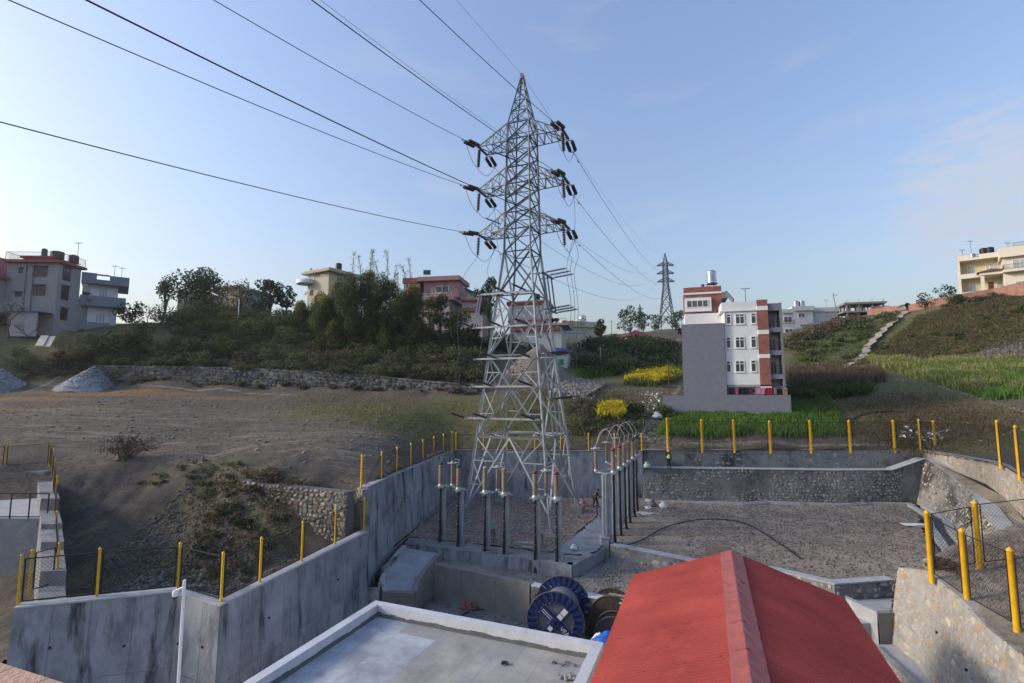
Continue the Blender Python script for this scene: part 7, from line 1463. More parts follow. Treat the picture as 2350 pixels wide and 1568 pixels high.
# --- white houses on the right ridge
WGH = mat('bluish_white_render', (.54, .56, .56), (.48, .50, .50), .6, .85)
q_ = Y(1822, 752, 132); H = House('white_house', 'white two storey house with two steel tanks on the ridge', 'house', q_[:2], rad(-8), q_.z - 2); xe = H.px(1930, 730)[0]; zt = H.px(1860, 703)[1]; x1 = H.px(1866, 730)[0]; zl = H.px(1860, 713)[1]
H.box('wall', 0, 0, -4, x1, 9, zl, WGH); H.box('parapet', -.4, -.5, zl + .003, x1 + .3, 9.4, zt, WGH); H.box('wall', x1 + .003, 1.5, -4, xe, 9, zl - .2, WGH); H.box('parapet', x1 + .303, 1.1, zl - .197, xe + .3, 9.3, zt - .2, WGH)
for (x0, y0, x1_, y1, d) in ((1832, 719, 1847, 729, 0), (1836, 744, 1852, 750, 0), (1875, 718, 1880, 722, 1.5), (1867, 717, 1871, 728, 1.5)): p0, p1 = H.px(x0, y1, d), H.px(x1_, y0, d); H.window(p0[0], p0[1], p1[0], p1[1], d, mull=1)
for k, px_ in enumerate((1838, 1852)): tank(('left', 'right')[k] + ' steel tank of the pair on the white ridge house', H.W(H.px(px_, 703)[0], 3, zt), .75, 1.9, STEELT, .2, 'paired steel tanks')
aerial('aerial on the flat part of the white ridge house', H.W(xe - 2, 3, zt), 2.0)
q_ = Y(1796, 757, 122); H = House('white_house', 'narrow white house showing beside the apartment block balconies', 'house', q_[:2], rad(-8), q_.z - 2); xe = H.px(1821, 730)[0]; zt = H.px(1815, 710)[1]; H.box('wall', 0, 0, -4, xe, 8, zt - .9, WGH); H.box('parapet', -.4, -.4, zt - .897, xe + .3, 8.3, zt, WGH); H.window(.4, zt - 3.2, 2.3, zt - 1.8, 0, mull=1); H.window(.5, zt - 6, 2.4, zt - 4.8, 0, mull=1); H.railing([(.2, -.3, zt - 3.6), (2.8, -.3, zt - 3.6)], .8, BLKP, .25)
# --- concrete frame under construction
q_ = Y(1940, 728, 128); H = House('unfinished_building', 'unfinished concrete frame building bristling with props', 'building', q_[:2], rad(-14), q_.z - 1.5); xe = H.px(2037, 715)[0]; z1 = H.px(1990, 716)[1]; z2 = H.px(1990, 697)[1]
CF = mat('raw_concrete', (.25, .235, .215), (.20, .19, .175), 1, .9); H.box('floor_slab', -.4, 0, z1, xe - 2, 7, z1 + .4, CF); H.box('roof_slab', 0, 0, z2, xe, 7, z2 + .5, CF)
for x in (.5, xe * .33, xe * .66, xe - .8):
    for y in (.4, 6.3): H.box('column', x, y, -4, x + .4, y + .4, z2, CF)
b = MB(); R = random.Random(2)
for k in range(60): x, y = R.uniform(.2, xe - .5), R.uniform(.3, 6.8); b.beam((x, y, z1 + .4), (x + R.uniform(-.15, .15), y, z2), .09)
for x in (.6, xe * .34, xe * .67, xe - .7): b.beam((x, .5, z2 + .5), (x, .5, z2 + 1.3), .05); b.beam((x + .2, .6, z2 + .5), (x + .2, .6, z2 + 1.2), .05)
b.build('prop', WD, H.root, 'stuff'); H.box('brick_infill', xe - 3.4, .2, z1 - .5, xe + .6, .5, z1 + 1.4, BRICKO); H.box('lower_infill', 3.0, 5.5, -3, xe - 1, 5.8, z1, BRICKO)
# brick walls along the right ridge
for lb, pts_ in (('rough brick wall climbing the ridge below the cream villas', ((2085, 706, 108), (2130, 694, 105), (2200, 681, 101), (2280, 668, 98), (2350, 652, 94))), ('low brick wall beside the unfinished frame', ((1990, 722, 122), (2030, 714, 119), (2080, 710, 114)))):
    W_ = [Y(*q) for q in pts_]; wp = [(p.x, p.y, p.z + (.5 if len(W_) > 3 else 1.0)) for p in W_]; wall('brick_wall', lb, wp, [p[2] - 2.6 for p in wp], .3, .02, BRICKO)
# green netting
N = 12; q_ = Y(2068, 712, 112); g = np.linspace(0, 1, N); Xc, Yc = np.meshgrid(g, g); tag(link('shade_net', gridmesh('shade_net', q_.x + Xc * 3.0 + Yc * .3, q_.y + Yc * 2.0, q_.z + .3 + (1 - np.abs(Xc - .45) * 1.2) * 1.2 + fbm(Xc + 3, Yc, .4, 3, 4) * .5, np.ones((N - 1, N - 1), bool), mat('green_netting', (.02, .16, .10), (.015, .12, .075), 3, .8))), 'sagging green shade net at the top of the hillside trail', 'net')
# --- cream villas at the right edge
VIL = mat('warm_white_villa_paint', (.66, .62, .53), (.60, .565, .48), .5, .8); VILY = mat('pale_yellow_villa_paint', (.56, .50, .31), (.50, .45, .28), .5, .8)
q_ = Y(2208, 668, 104); H = House('villa', 'cream two storey villa with red hipped porch and black tanks', 'villa', q_[:2], rad(-41), q_.z - .5); H.box('plinth_wall', -.3, .1, -7, H.px(2306, 620)[0], 9, -1.503, VIL)
xe = H.px(2306, 620)[0]; zt = H.px(2207, 588)[1]; zs_ = H.px(2207, 600)[1]; zm = H.px(2210, 630)[1]; zm2 = H.px(2212, 640)[1]
H.box('back_wall', 0, 2.0, -1.5, xe, 9, zs_, VILY); H.box('end_wall', -.3, 0, -1.5, 0, 9, zs_, VIL); H.box('roof_slab', -.3, -.1, zs_ + .003, xe, 9, zs_ + .5, VIL); H.box('roof_parapet', -.3, -.1, zs_ + .503, xe * .25, .15, zt, VIL); H.box('roof_parapet', xe * .45, -.1, zs_ + .503, xe, .15, zt - .1, VIL)
H.box('balcony_band', .003, 0, zm2, xe * .55, 2.0, zm, VIL); H.box('ground_slab', .003, 0, -1.0, xe * .55, 2.0, .15, VIL)
H.railing([(xe * .25, .1, zs_ + .5), (xe * .45, .1, zs_ + .5)], .6, BLKP, .12)
H.window(xe * .17, zm + .05, xe * .36, zm + 2.1, 2.0, mull=1, glass=GLASSP); H.window(xe * .17, .2, xe * .36, 2.2, 2.0, mull=1, glass=GLASSP); H.window(xe * .60, zm + .4, xe * .88, zm + 1.9, 2.0, mull=2, glass=GLASSP)
xp0, xp1 = xe * .42, xe * 1.06
H.box('porch_beam', xp0, -2.4, zm2 - .1, xp1, 1.997, zm2 + .5, VIL); b = MB(); b.add([(xp0 - .4, -2.8, zm2 + .503), (xp1 + .4, -2.8, zm2 + .503), (xp1 + .4, 2, zm2 + .503), (xp0 - .4, 2, zm2 + .503), (xp1 - 2.2, 0, zm2 + 1.5), (xp1 - 2.2, 2, zm2 + 1.5)], [(0, 1, 4), (1, 2, 5, 4), (3, 0, 4, 5), (3, 2, 1, 0)]); b.build('porch_roof', mat('brown_red_roof', (.16, .06, .05), (.13, .05, .04), 3, .7), H.root)
for x in (xp0 + .1, xp1 - .7): H.box('porch_column', x, -2.2, -1.2, x + .55, -1.65, zm2 - .103, VIL)
H.window(xe * .62, .0, xe * .74, 2.1, 2.0, mull=0, frame=DARKW, glass=DARKW, name='door'); H.window(xe * .80, .7, xe * .98, 2.0, 2.0, mull=0, glass=GLASSP)
BLT = mat('black_tank_plastic', (.02, .022, .026), (.016, .018, .021), 3, .45)
for k, (x, y) in enumerate(((2258, 582), (2272, 582))): tank(('left', 'right')[k] + ' black tank of the pair on the porch villa', H.W(H.px(x, y, 3)[0], 3, zt), .72, 1.5, BLT, .25, 'paired black tanks')
tank('short steel tank on the porch villa roof', H.W(H.px(2232, 592, 2)[0], 1.6, zs_ + .5), .5, 1.2, STEELT); aerial('aerial at the left corner of the porch villa', H.W(.6, 1, zt), 1.5); aerial('thin mast beside the steel tank of the porch villa', H.W(xe * .3, 2.2, zt), 3.4)
q_ = Y(2308, 668, 97); H = House('villa', 'taller cream villa with iron balcony at the frame edge', 'villa', q_[:2], rad(-41), q_.z - .3); xe = 9; H.box('plinth_wall', 0, .1, -7, 9, 9, -1.503, VIL); zt = H.px(2308, 570)[1]; zs_ = H.px(2308, 592)[1]; zb_ = H.px(2308, 627)[1]
H.box('wall', 0, 0, -1.5, xe, 9, zs_, VIL); H.box('roof_parapet', -.4, -.9, zs_ + .003, xe, 9, zt, VIL); H.box('balcony_slab', -.2, -1.3, zb_, xe, -.003, zb_ + .5, VIL); H.railing([(-.1, -.1, zb_ + .5), (-.1, -1.2, zb_ + .5), (xe, -1.2, zb_ + .5)], .95, BLKP, .13); H.window(1.3, zb_ + .55, 3.4, zb_ + 2.4, 0, mull=1, glass=GLASSP); H.window(1.4, .3, 3.4, 2.0, 0, mull=1, glass=GLASSP); H.railing([(1.6, -.7, zt), (xe, -.7, zt)], .7, BLKP, .14)
tank('green tank at the frame edge on the taller villa', H.W(4.2, 1.5, zt), .8, 1.9, mat('bright_green_plastic', (.03, .26, .11), (.025, .22, .09), 3, .5), .3); aerial('aerial over the parapet of the taller villa', H.W(1.0, 1, zt), 1.2)
for k, (x, y, d) in enumerate(((2080, 712, 111), (1590 * 1.0, 752, 60))): pass
q_ = Y(2235, 878, 63); root = thing('block_wall', 'short stub of pale concrete blocks in the grain field', 'wall', q_)
for r_ in range(3):
    for c_ in range(4 - (r_ == 2)): b = MB(); b.box(c_ * .42 + (r_ % 2) * .1, 0, r_ * .21 - .15, c_ * .42 + .41 + (r_ % 2) * .1, .2, r_ * .21 + .055); b.build('block', CONCW, root)
# rusty pole left of the grey wall, roadside lamp poles
p = Y(1536, 905, 66); b = MB(p); b.beam(p, p + Vector((0, 0, 4.4)), .12); tag(b.build('iron_pole', RUST, loc=p), 'rusty upright pole left of the slate grey flank', 'pole')
p = Y(1527, 905, 63.4); b = MB(p); b.hexa([p + Vector(v) for v in ((0, 0, 0), (.9, 0, 0), (.9, .5, 0), (0, .5, 0))], [p + Vector(v) for v in ((.1, 0, .7), (.9, 0, .6), (.9, .5, .6), (.1, .5, .7))]); 
p = Y(546, 742, 92); root = thing('lamp_pole', 'slim pale pole among the thicket under the leafy tree', 'pole', p); b = MB(); b.beam((0, 0, 0), (0, 0, 4.5), .13); b.build('pole', WFRAME, root)
for k, (x, y, d, h, lb) in enumerate(((1404, 772, 140, 4.5, 'wooden pole beside the far cream house'), (1435, 790, 118, 5.0, 'thin pole among the far bushes'), (1379, 858, 90, 4.8, 'thin pole in front of the dark bamboo bank'), (1920, 712, 118, 4.0, 'leaning mast between white house and concrete frame'))): p = Y(x, y, d); root = thing('utility_pole', lb, 'pole', p); b = MB(); b.beam((0, 0, -1), (-.6 if k == 3 else 0, 0, h), .13); b.build('pole', WD, root); b = MB(); b.beam((-.5, 0, h - .4), (.5, 0, h - .4), .09); b.build('crossbar', WD, root)
# ---------------------------------------------------------------- plants
def leafcloud(blobs, n, s, seed, droop=0.0, asp=.55, hollow=.55):
    """n leaf-sized faces spread through ellipsoids (centre, radii); returns (n, 4, 3)"""
    R = np.random.default_rng(seed); vol = np.array([b[1][0] * b[1][1] * b[1][2] for b in blobs]) ** .67; k = R.choice(len(blobs), n, p=vol / vol.sum())
    C = np.array([b[0] for b in blobs], float)[k]; RR = np.array([b[1] for b in blobs], float)[k]
    d = R.normal(size=(n, 3)); d /= np.linalg.norm(d, axis=1)[:, None]; r = hollow + (1 - hollow) * R.random(n) ** .6; r *= np.where(R.random(n) < .12, R.uniform(1, 1.25, n), 1)
    c = C + d * r[:, None] * RR
    a = R.normal(size=(n, 3)) + d * .5; a[:, 2] -= droop; a /= np.linalg.norm(a, axis=1)[:, None]; b = np.cross(a, R.normal(size=(n, 3))); b /= np.linalg.norm(b, axis=1)[:, None]
    sz = s * R.uniform(.6, 1.4, n)[:, None]; a = a * sz; b = b * sz * asp
    return np.stack([c - a, c - b * .9 + a * .1, c + a, c + b * .9 + a * .1], 1)
def blobs_for(w, h, z0, n, R, rr=.26):
    out = []
    for i in range(n):
        a = R.uniform(0, 6.28); q = R.random() ** .5; zz = R.uniform(-1, 1); f = math.sqrt(max(0, 1 - zz * zz)); r = w * .5 * rr * R.uniform(1.2, 2.1)
        out.append(((math.cos(a) * q * f * w * .42, math.sin(a) * q * f * w * .42, z0 + h * .5 + zz * h * .40), (r, r, r * .8)))
    return out
def tree(name, label, loc, h, w, m, n=1500, s=.22, seed=1, trunk=.3, nb=14, group=None, cat='tree', tr=None, lean=0.0):
    R = random.Random(seed); root = thing(name, label, cat, loc, 0, group); z0 = h * trunk; bl = blobs_for(w, h - z0, z0, nb, R)
    b = MB(); r0 = tr or h * .018; tp = Vector((lean * h, 0, h * .62)); b.tube([(0, 0, -.4), (lean * h * .2, .05 * h * R.uniform(-1, 1), z0 * .6), tp * .75, tp], [r0 * 1.3, r0, r0 * .7, r0 * .35], 6)
    for c, rr in bl[:10]:
        a = Vector((lean * h * .3, 0, z0 * R.uniform(.6, 1.2))); c = Vector(c); b.tube([a, a.lerp(c, .5) + Vector((0, 0, h * .03)), c], [r0 * .5, r0 * .32, r0 * .1], 5)
    b.build('trunk', BARK, root); link('crown', quads('crown', leafcloud(bl, n, s, seed), m), root); return root
def bare(name, label, loc, h, seed, spread=.5, depth=5, m=BARK, group=None, leaf=None):
    R = random.Random(seed); root = thing(name, label, 'tree', loc, 0, group); tw = MB(); tips = []; tr = MB()
    def grow(p, d, L, r, k):
        q = p + d * L; (tr if k == depth else tw).tube([p, p.lerp(q, .5) + Vector((R.uniform(-1, 1), R.uniform(-1, 1), R.uniform(-1, 1))) * L * .06, q], [r, r * .85, r * .7], 4 if k < 4 else 6, cap=False)
        if k == 0: tips.append(q); return
        for i in range(R.choice((2, 3)) if k < depth else 4): nd = (d + Vector((R.gauss(0, spread), R.gauss(0, spread), R.gauss(.12, spread * .55)))).normalized(); grow(q, nd, L * R.uniform(.62, .85), r * .62, k - 1)
    grow(Vector((0, 0, -.3)), Vector((R.uniform(-.1, .1), 0, 1)), h * .27, h * .017, depth); tr.build('trunk', m, root); tw.build('branches', m, root, 'stuff')
    if leaf: V = np.concatenate([leafcloud([((t.x, t.y, t.z), (.4, .4, .35))], leaf[1], leaf[2], seed + i, hollow=.1) for i, t in enumerate(tips)]); link('crown', quads('crown', V, leaf[0]), root)
    return root
def bush(name, label, loc, w, h, m, n, s, seed, group=None, cat='shrub'):
    R = random.Random(seed); root = thing(name, label, cat, loc, 0, group); bl = [((R.uniform(-.35, .35) * w, R.uniform(-.35, .35) * w, h * R.uniform(.25, .75)), (w * R.uniform(.2, .34),) * 2 + (h * R.uniform(.2, .32),)) for _ in range(8)]
    link('foliage', quads('foliage', leafcloud(bl, n, s, seed), m), root); b = MB()
    for c, _ in bl[:6]: b.tube([(0, 0, -.2), Vector(c) * .6, c], [.05, .035, .015], 4)
    b.build('stem', BARK, root, 'stuff'); return root
def at(px, py, d, dz=0.0): p = Y(px, py, d); z = hz(p.x, p.y); return Vector((p.x, p.y, z + dz))
def hpx(y0, y1, d): return (y1 - y0) / FPX * d * 1.02
gt = 'trees along the left ridge'
tree('broadleaf_tree', 'big round dark tree crowning the left ridge', at(462, 735, 100), 10.2, 11.5, LF_DARK, 4200, .26, 3, .22, 22, gt)
tree('broadleaf_tree', 'thin feathery tree just left of the big dark tree', at(372, 735, 97), 9.0, 4.8, LF_DARK, 650, .24, 4, .4, 9, gt, lean=.12)
tree('broadleaf_tree', 'sparse airy tree between the big dark tree and the dense pair', at(548, 745, 94), 9.0, 5.0, LF_DRY, 480, .22, 5, .48, 10, gt)
tree('broadleaf_tree', 'dense upright tree left of the cream house', at(617, 740, 101), 8.8, 5.4, LF_DARK, 1500, .26, 6, .3, 14, gt)
tree('broadleaf_tree', 'smaller companion tree nearest the cream house', at(657, 740, 101), 8.0, 4.2, LF_DARK, 760, .25, 7, .35, 10, gt)
tree('broadleaf_tree', 'low spreading tree left of the dense upright tree', at(590, 742, 99), 6.0, 4.6, LF_OLIVE, 600, .24, 8, .3, 9, gt)
tree('broadleaf_tree', 'low dark tree at the left end of the ridge trees', at(302, 745, 92), 4.6, 5.0, LF_DARK, 700, .24, 9, .15, 9, gt)
bare('bare_tree', 'leafless pale tree left of the feathery tree', at(338, 740, 94), 5.5, 21, .5, 4); bare('bare_tree', 'leafless spreading tree before the pink house', at(992, 735, 97), 11.0, 23, .42, 6); bare('bare_tree', 'leafless blossom-topped tree before the brown house', at(18, 770, 80), 7.6, 25, .5, 5, BARK, None, (mat('grey_blossom', (.30, .30, .31), (.24, .24, .25), 3, .8, island=.3), 3, .12)); bare('bare_tree', 'small dark leafless tree before the pale tin lean-to', at(63, 770, 80.5), 4.8, 26, .5, 4)
tree('slim_tree', 'tall slim dark tree just left of the tower', at(1122, 765, 96), 12.8, 5.2, LF_DARK, 1500, .25, 10, .25, 16); 
for k, (x, y, d, h, w, m, lb) in enumerate(((205, 775, 79, 4.2, 5, LF_OLIVE, 'olive bushy tree right of the brown house foot'), (262, 770, 81, 4.6, 5.5, LF_MID, 'green bushy tree below the grey house balconies'), (318, 768, 83, 4.6, 5, LF_OLIVE, 'olive bushy tree right of the grey house'), (150, 785, 77, 2.6, 3.6, LF_DRY, 'dry bushy tree below the brown house corner'), (1010, 790, 90, 8.5, 5.0, LF_MID, 'leafy green tree below the pink house'), (1050, 790, 88, 7.0, 5.0, LF_LIME, 'light green tree right of the bamboo'), (985, 770, 92, 7.0, 4.0, LF_LIME, 'pale green slender tree beside the bamboo'), (1080, 800, 86, 5.0, 4.5, LF_DARK, 'dark bushy tree left of the tower legs'), (735, 760, 95, 5.5, 5.5, LF_DARK, 'dark bushy tree under the cream house'), (690, 765, 94, 4.0, 4.5, LF_OLIVE, 'olive bushy tree at the left foot of the bamboo'))): tree('bushy_tree', lb, at(x, y, d), h, w, m, 1300, .22, 30 + k, .15, 12, 'bushy trees round the bamboo')
# bamboo
def plume(root, p, q, n, m, seed, rad0=1.0):
    R = random.Random(seed); p = Vector(p); q = Vector(q); a = R.uniform(-1, 1) * 1.2 + (1.57 if R.random() < .5 else -1.57); o = Vector((math.sin(a) * 1.3, -abs(math.cos(a)) * .9 - .3, 0)); h = q.z - p.z
    P = [p.lerp(q, t) + Vector((0, 0, h * .12 * math.sin(t * 3.14))) for t in (0, .3, .55, .75, .9)] + [q, q + o * .5 - Vector((0, 0, .35)), q + o - Vector((0, 0, 1.2)), q + o * 1.2 - Vector((0, 0, 2.2))]
    bl = [(tuple(P[k] - Vector((0, 0, r * .4))), (r * .85, r * .85, r * 1.5)) for k, r in ((4, rad0 * .7), (5, rad0 * .8), (6, rad0 * .95), (7, rad0 * .9), (8, rad0 * .8))] + [(tuple(q + o * f - Vector((0, 0, d_))), (r_ * rad0, r_ * rad0, rad0 * 1.1)) for f, d_, r_ in ((.2, 1.0, 1.1), (.5, 2.0, 1.05), (.8, 3.1, .85), (.1, 2.6, .9))]
    link('plume', quads('plume', leafcloud(bl, n, .22, seed, droop=2.2, asp=.24, hollow=.62), m), root); return P
R = random.Random(77)
BAM = [(712, 735, 93, [(735, 682, 0), (690, 702, 1), (720, 745, 0)]), (770, 770, 90, [(745, 690, 1), (775, 655, 0), (800, 700, 0), (765, 720, 0), (735, 720, 0)]), (830, 790, 88, [(800, 640, 0), (850, 632, 0), (830, 672, 1), (815, 720, 0), (855, 720, 0), (800, 745, 0), (775, 742, 0)]),
       (885, 795, 88, [(880, 640, 0), (900, 655, 0), (868, 690, 1), (905, 700, 0), (885, 740, 0), (925, 730, 0), (862, 752, 0)]), (930, 800, 87, [(930, 680, 0), (950, 665, 0), (960, 690, 0), (945, 735, 0), (965, 745, 0), (920, 765, 0)])]
for k, (x, y, d, pl) in enumerate(BAM):
    b0_ = at(x, y, d); root = thing('bamboo_clump', ('leftmost low bamboo clump arching over the bank', 'yellow tipped bamboo clump under the cream house', 'tallest bamboo clump in the middle of the grove', 'dark bamboo clump right of the tallest one', 'rightmost bamboo clump before the pink house')[k], 'bamboo', b0_, 0, 'bamboo grove'); cul = MB()
    for j, (qx, qy, yl) in enumerate(pl):
        e = Y(qx, qy, d - 1.5 + 1.2 * (j % 3)) - b0_; base = Vector((e.x * .35, e.y * .4, 0)); P = plume(root, base, e, 2100, LF_BAM, 200 + k * 20 + j, 1.4); cul.tube(P, .06, 4, cap=False); e2 = e + Vector((R.uniform(-1.6, 1.6), R.uniform(-1.5, .5), R.uniform(-2.8, -1.0))); cul.tube(plume(root, base, e2, 1500, LF_MID if (j + k) % 3 == 0 else LF_BAM, 260 + k * 20 + j, 1.25), .06, 4, cap=False)
        if yl or j == 1: link('plume_tip', quads('plume_tip', leafcloud([((e.x, e.y - .3, e.z + .1), (1.0, 1.0, .75)), ((e.x * .95, e.y - .5, e.z - .5), (.9, .9, .8))], 520, .2, 300 + k * 9 + j, 1.0, .32, .3), LF_BAMY), root)
    cul.build('culm', mat('bamboo_culm', (.11, .10, .05), (.08, .08, .04), 3, .7), root, 'stuff')
for k, x in enumerate((808, 828, 858, 893, 905, 868, 850, 942, 930, 915)):
    yt = (592, 600, 590, 588, 620, 612, 586, 606, 622, 640)[k]; d = 89 + R.uniform(-1, 1); b0_ = at(x - R.uniform(-10, 10), 760, d); e = Y(x, yt - 12, d) - b0_; root = thing('bamboo_stalk', 'thin leafy bamboo stalk against the sky, %s' % ('farthest left by the cream house', 'second from the cream house', 'third from the cream house', 'above the tallest clump, bending', 'right of the tallest clump', 'short one over the grove centre', 'tallest one over the grove centre', 'nearest the pink house', 'second from the pink house', 'lowest one by the grove edge')[k], 'bamboo', b0_, 0, 'bamboo stalks against the sky'); b = MB(); bend = R.choice((-1, 1)) * R.uniform(.5, 1.4)
    P = [Vector((e.x * t + bend * max(0, t - .75) ** 2 * 9, e.y * t, e.z * t if t <= 1 else e.z)) for t in (0, .3, .55, .75, .9, 1.0)]; P.append(P[-1] + Vector((bend * .5, 0, -.1))); b.tube(P, [.07, .065, .06, .05, .045, .04, .03], 4); b.build('culm', mat('bamboo_culm', None), root)
    V = np.concatenate([leafcloud([(tuple(P[3].lerp(P[5], t)), (.55, .55, .35))], 16, .17, 400 + k * 10 + int(t * 10), .6, .25, .2) for t in (0, .15, .3, .45, .6, .75, .9, 1)]); link('leaves', quads('leaves', V, LF_OLIVE), root)
# thicket over the bank: one mass per kind
def region(pp, n, seed, d=None):
    P = [G(*q) if d is None else Y(q[0], q[1], d) for q in pp]; xs = [p.x for p in P]; ys = [p.y for p in P]; R = np.random.default_rng(seed); x = R.uniform(min(xs), max(xs), n * 4); y = R.uniform(min(ys), max(ys), n * 4); m = inpoly(x, y, [(p.x, p.y) for p in P]); x, y = x[m][:n], y[m][:n]; return x, y
def mass(name, pp, nb, nl, rr, s, m, seed, hf=.8, xy=None, gz=0):
    x, y = xy if xy else region(pp, nb, seed); z = height(x, y) + gz; R = random.Random(seed); bl = []
    for i in range(len(x)):
        r = R.uniform(*rr); bl += [((x[i] + R.gauss(0, r * .5), y[i] + R.gauss(0, r * .5), z[i] + r * hf * R.uniform(.15, .9)), (r * R.uniform(.5, .9),) * 2 + (r * hf * R.uniform(.4, .8),)) for _ in range(3)]
    o = link(name, quads(name, leafcloud(bl, nl, s, seed, .2), m)); tag(o, kind='stuff'); return o
wp_ = [Vector(p) for p in ((-63, 79.5, 0), (-40, 78.8, 0), (-26, 76, 0), (-12, 73, 0), (-4, 74, 0), (-3, 86, 0), (-12, 92, 0), (-30, 95, 0), (-52, 100, 0), (-62, 94, 0), (-58, 84, 0))]
def polyxy(P, n, seed): R = np.random.default_rng(seed); xs = [p[0] for p in P]; ys = [p[1] for p in P]; x = R.uniform(min(xs), max(xs), n * 4 + 60); y = R.uniform(min(ys), max(ys), n * 4 + 60); m = inpoly(x, y, [(p[0], p[1]) for p in P]); return x[m][:n], y[m][:n]
mass('thicket', None, 0, 52000, (1.0, 2.0), .17, LF_OLIVE, 51, .9, polyxy(wp_, 210, 51)); mass('thicket', None, 0, 22000, (1.0, 2.0), .18, LF_DARK, 52, .8, polyxy(wp_, 90, 52)); mass('dry_thicket', None, 0, 30000, (.8, 1.6), .15, LF_DRY, 53, .75, polyxy(wp_, 150, 53))
mass('creeper', None, 0, 9000, (.25, .6), .13, LF_DRY, 58, .8, polyxy([(p.x, p.y - .9) for p in gw] + [(p.x, p.y - .1) for p in gw[::-1]], 130, 58)); mass('creeper', None, 0, 7000, (.3, .7), .14, LF_OLIVE, 59, .9, polyxy([(p.x, p.y - .3) for p in gw] + [(p.x, p.y + 1.2) for p in gw[::-1]], 90, 59), gz=2.2); mass('thicket', None, 0, 16000, (1.3, 2.3), .19, LF_OLIVE, 67, 1.0, polyxy([(-66, 91), (-52, 92), (-40, 93), (-26, 92), (-26, 97), (-42, 99), (-56, 100), (-66, 96)], 60, 67), gz=1.0); mass('thicket', None, 0, 9000, (1.2, 2.0), .18, LF_LIME, 68, 1.0, polyxy([(-62, 88), (-30, 88), (-30, 94), (-62, 94)], 26, 68), gz=.9); mass('dry_thicket', None, 0, 16000, (.7, 1.3), .14, LF_DRY, 69, .9, polyxy([(-34, 78.5), (-14, 74.5), (-4, 73), (-4, 79), (-14, 81), (-34, 83)], 120, 69)); mass('thicket', None, 0, 14000, (1.0, 2.0), .2, LF_DARK, 60, .9, polyxy([(-34, 84), (-20, 82), (-15, 84), (-15, 92), (-34, 93)], 60, 60)); mass('thicket', None, 0, 9000, (.8, 1.6), .2, LF_LIME, 54, .8, polyxy(wp_, 36, 54))
hp_ = [(-75, 75), (-62, 77.4), (-52, 78.2), (-50, 82), (-55, 86), (-60, 84), (-68, 78.5), (-76, 77.5)]; mass('thicket', None, 0, 15000, (.8, 1.5), .16, LF_OLIVE, 55, .8, polyxy(hp_, 70, 55)); mass('thicket', None, 0, 7000, (.9, 1.6), .18, LF_DARK, 56, .9, polyxy(hp_, 30, 56)); mass('dry_thicket', None, 0, 9000, (.5, 1.1), .13, LF_DRY, 57, .7, polyxy([(-76, 74), (-62, 75.5), (-52, 77), (-52, 79), (-76, 77)], 70, 57))
R = random.Random(5)
for k in range(26):
    x, y = polyxy(wp_, 1, 900 + k); x, y = float(x[0]), float(y[0]); kind = k % 3
    bush(('scrub_bush', 'leafy_bush', 'dry_bush')[kind], ('olive scrub bush standing out of the thicket on the left bank', 'dark leafy bush standing out of the thicket on the left bank', 'dry brown bush standing out of the thicket on the left bank')[kind], (x, y, hz(x, y)), R.uniform(2.4, 4.2), R.uniform(2.0, 3.6), (LF_OLIVE, LF_MID, LF_DRY)[kind], 520, .2, 600 + k, ('olive bushes on the bank', 'dark bushes on the bank', 'dry bushes on the bank')[kind])
mass('dry_thicket', None, 0, 7000, (.5, 1.1), .15, LF_DRY, 61, .8, polyxy([(-62, 78.2), (-38, 77.8), (-12, 72.6), (-5, 70.2), (-5, 72.5), (-14, 75.5), (-40, 80)], 90, 61))
mass('weeds', None, 0, 4600, (.14, .4), .09, LF_DRY, 62, .7, polyxy([(-20, 36.6), (-13.5, 33.6), (-13.8, 30), (-16, 28.5), (-19.5, 31.5), (-21.5, 35.5)], 170, 62)); mass('weeds', None, 0, 4200, (.16, .45), .09, LF_DARK, 63, .7, polyxy([(-20, 36), (-14, 33), (-13.5, 29), (-17, 27.5), (-19, 31)], 90, 63)); mass('weeds', None, 0, 1500, (.2, .5), .10, LF_OLIVE, 64, .5, polyxy([(-26, 38.8), (-19, 37), (-20, 35), (-27, 37)], 30, 64)); mass('weeds', None, 0, 1700, (.25, .5), .09, LF_DRY, 65, .5, polyxy([(-17.8, 34), (-12.2, 32.5), (-12.6, 33.2), (-17.2, 35.2)], 36, 65)); mass('weeds', None, 0, 1500, (.3, .5), .09, LF_DRY, 66, .5, polyxy([(-19, 24.5), (-12.5, 24), (-11.5, 26), (-18.5, 26.5)], 40, 66))
RT = mat('reddish_twigs', (.10, .065, .06), (.07, .048, .045), 3, .9); RLV = mat('reddish_dead_leaves', (.125, .075, .065), (.085, .055, .05), 3, .9, island=.4)
p0 = at(288, 1056, 39.2); root = thing('bare_shrub', 'wide reddish half leafless shrub on the lip of the pit', 'shrub', p0); R = random.Random(3); tw = MB(); tips = []
for k in range(26):
    a = R.uniform(0, 6.28); rr = R.uniform(.5, 2.3); e = Vector((math.cos(a) * rr, math.sin(a) * rr * .7, R.uniform(.7, 2.0) * (1.15 - rr * .25))); m = e * .5 + Vector((R.uniform(-.2, .2), R.uniform(-.2, .2), .25)); b0_ = Vector((R.uniform(-.6, .6), R.uniform(-.4, .4), -.2)); tw.tube([b0_, m, e], [.035, .02, .01], 4); tips += [m, e, e.lerp(m, .4)]
    for q in range(3): f = m.lerp(e, R.random()); tw.tube([f, f + Vector((R.gauss(0, .3), R.gauss(0, .3), R.uniform(.1, .5)))], [.014, .006], 4)
tw.build('stem', RT, root, 'stuff'); link('foliage', quads('foliage', np.concatenate([leafcloud([(tuple(t), (.34, .34, .26))], 15, .075, 700 + i, hollow=.1) for i, t in enumerate(tips)]), RLV), root)
